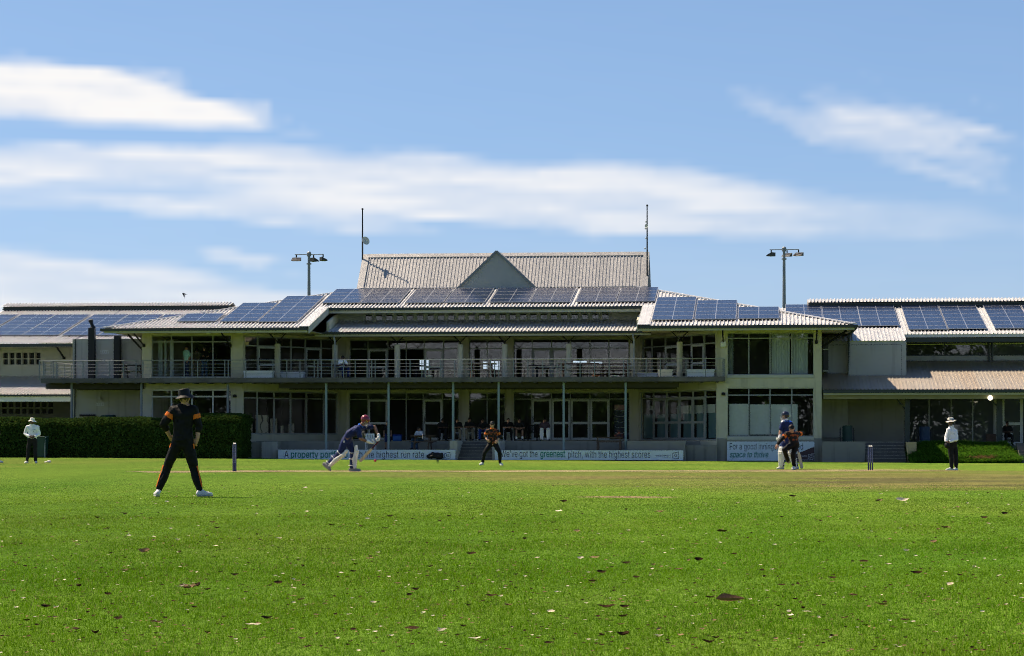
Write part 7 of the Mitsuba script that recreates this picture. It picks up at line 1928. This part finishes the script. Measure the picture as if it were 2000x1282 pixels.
def sitting(px, head_py, Y, zfloor, label, skin, shirt, trousers, face=(0, -1, 0), hair='m_hair', shoe='m_black', shorts=False, lean=0.0, spread=0.16, sleeve='short', seat=0.45, chair_mat='m_plasticwhite', chair_label=None, turn=0.0, size=0.97, chest='folded'):
    """A figure seated on a chair, facing the field: pelvis on the seat, knees forward, feet on the floor."""
    r = vray(px); dc = Y / r[1]
    base = np.array([*(r[:2] * dc), zfloor]); c, s = math.cos(turn), math.sin(turn)
    R, Fw = RGT * c + FWD * s, FWD * c - RGT * s
    def P(x, d, z):
        return base + R * x * size + Fw * d * size + np.array([0, 0, z * size])
    zs = seat + 0.09
    tz = Z(px, head_py, Y) - zfloor
    th = zs + 0.80
    kz = min(1.05, max(0.8, (tz / size - 0.09 - zs) / (th - zs)))
    zz = lambda z: zs + (z - zs) * kz
    j = {}
    F = Figure(label, dc, j, up_scale=size)
    F.j = dict(head=P(0, -lean * 1.2, zz(zs + 0.68)), neck=P(0, -lean, zz(zs + 0.55)), shl=P(-0.17, -lean * 0.9, zz(zs + 0.48)), shr=P(0.17, -lean * 0.9, zz(zs + 0.48)), waist=P(0, -0.01, zz(zs + 0.16)), hipl=P(-0.09, 0.02, zs), hipr=P(0.09, 0.02, zs),
               knl=P(-spread, -0.44, zs + 0.02), knr=P(spread, -0.44, zs + 0.02), anl=P(-spread, -0.46, 0.09), anr=P(spread, -0.46, 0.09), tol=P(-spread - 0.03, -0.62, 0.012), tor=P(spread + 0.03, -0.62, 0.012), heell=P(-spread, -0.42, 0.012), heelr=P(spread, -0.42, 0.012),
               ell=P(-0.26, -lean - 0.06, zz(zs + 0.22)), elr=P(0.26, -lean - 0.06, zz(zs + 0.22)))
    if chest == 'folded':
        F.j.update(wrl=P(-0.05, -lean - 0.24, zz(zs + 0.22)), wrr=P(0.05, -lean - 0.24, zz(zs + 0.24)))
    else:
        F.j.update(wrl=P(-spread * 0.8, -0.34, zs + 0.13), wrr=P(spread * 0.8, -0.34, zs + 0.13))
    F.fine = 0.04
    HP, *_ = build(F, skin, shirt, trousers, shoe, face=face, hair=hair, sleeve=sleeve, shorts=shorts, eyes=False)
    if chair_label:
        yc = base[1] + 0.02
        chair(px, yc, zfloor, chair_mat, chair_label)
    return F, HP


standing(757, 822, 879, 118.4, 'person in dark shirt and shorts with white socks standing behind the left terrace post', 'm_skinmid', 'm_kitblack', 'm_kitnavy', shorts=True)
F, HP = sitting(821, 835.5, 118.4, ZLOW, 'person in a pale shirt seated at the dark table on the lower terrace', 'm_skinmid', 'm_shirtgrey', 'm_jeans', face=(0.8, -0.6, 0), lean=0.1, turn=-0.7)
sitting(865, 819, 120.4, ZT, 'person in black with folded arms seated left of the terrace post by the steps', 'm_skindark', 'm_kitblack', 'm_trousers', chair_mat='m_black', chair_label='black chair under the first spectator left of the steps')
sitting(893, 820, 120.3, ZT, 'person in black seated at the top of the steps beside the post', 'm_skinmid', 'm_kitblack', 'm_khaki', chair_label='white plastic chair at the top of the steps beside the post')
sitting(917.5, 820, 120.5, ZT, 'stocky person in dark grey seated at the top of the steps', 'm_skinmid', 'm_trousers', 'm_khaki', chair_label='white plastic chair under the stocky spectator', size=1.0)
sitting(943, 819, 120.6, ZT, 'person in royal blue trousers seated behind the crouching fielder', 'm_skinmid', 'm_trousers', 'm_royal', chair_label='white plastic chair behind the crouching fielder', chest='knees', lean=0.08)
sitting(993, 819, 120.4, ZT, 'person in black seated just right of the crouching fielder', 'm_skin', 'm_kitblack', 'm_kitblack', chair_label='white plastic chair right of the crouching fielder', hair='m_hairbrown')
F, HP = sitting(1014.5, 822, 120.2, ZT, 'person in dark shirt and shorts leaning forward on a chair, white socks showing', 'm_skinmid', 'm_trousers', 'm_kitblack', shorts=True, lean=0.22, chest='knees', chair_mat='m_black', chair_label='black chair under the spectator who leans forward')
for sd in 'lr':
    F.put('sock', man(capsule(blend(F['kn' + sd], F['an' + sd], 0.72), F['an' + sd], 0.055, 0.05), 0.03, 1), 'm_padwhite')
F, HP = sitting(1064, 823.5, 120.2, ZT, 'padded-up player in dark shirt seated on the terrace with white batting pads', 'm_skinmid', 'm_maroonsign', 'm_kitnavy', spread=0.17, chest='knees', chair_mat='m_black', chair_label='black chair under the padded-up player')
for kn, an in (('knl', 'anl'), ('knr', 'anr')):
    shin_pad(F, F[kn], F[an], -FWD, top=0.10)
F, HP = sitting(668, 696, 119.7, ZFL, 'person in a pale blue and dark shirt seated at the balcony table', 'm_skindark', 'm_shirtwhite', 'm_kitnavy', face=(-0.6, -0.6, 0), chair_mat='m_dark', chair_label='dark chair under the man at the balcony table', turn=0.5, lean=0.06)
F.put('waistcoat', man(m3.Manifold.batch_hull([ellipsoid(blend((F['shl'] + F['shr']) / 2, F['waist'], 0.45), [RGT * 0.15, FWD * 0.142, np.array([0, 0, 0.12])])]), 0.04, 1), 'm_kitnavy')
standing(364, 676, 738, 119.9, 'man in a mint green and white shirt standing behind the upper left window', 'm_skin', 'm_mint', 'm_kitnavy', face=(0.9, -0.5, 0), arms='pockets', turn=-0.7)
standing(385, 680, 740, 121.2, 'woman with long dark hair standing behind the upper left window', 'm_skinmid', 'm_khaki', 'm_khaki', face=(0.4, 1, 0), turn=0.3)
standing(399.5, 678, 738, 120.0, 'man in black shirt and jeans with folded arms behind the upper left window', 'm_skin', 'm_kitblack', 'm_jeans', face=(-0.8, -0.6, 0), arms='folded', turn=0.4, sleeve='long')
standing(415.5, 681, 740, 121.0, 'man in black standing behind the window mullion, upper left', 'm_skinmid', 'm_kitblack', 'm_trousers', face=(-1, 0.2, 0), arms='pockets', turn=0.2, sleeve='long')
sitting(1967.5, 820.5, 120.6, 0.55, 'person in black seated under the lean-to roof before the white framed door', 'm_skindark', 'm_kitblack', 'm_trousers', chair_label='white chair under the person by the white framed door', seat=0.45)
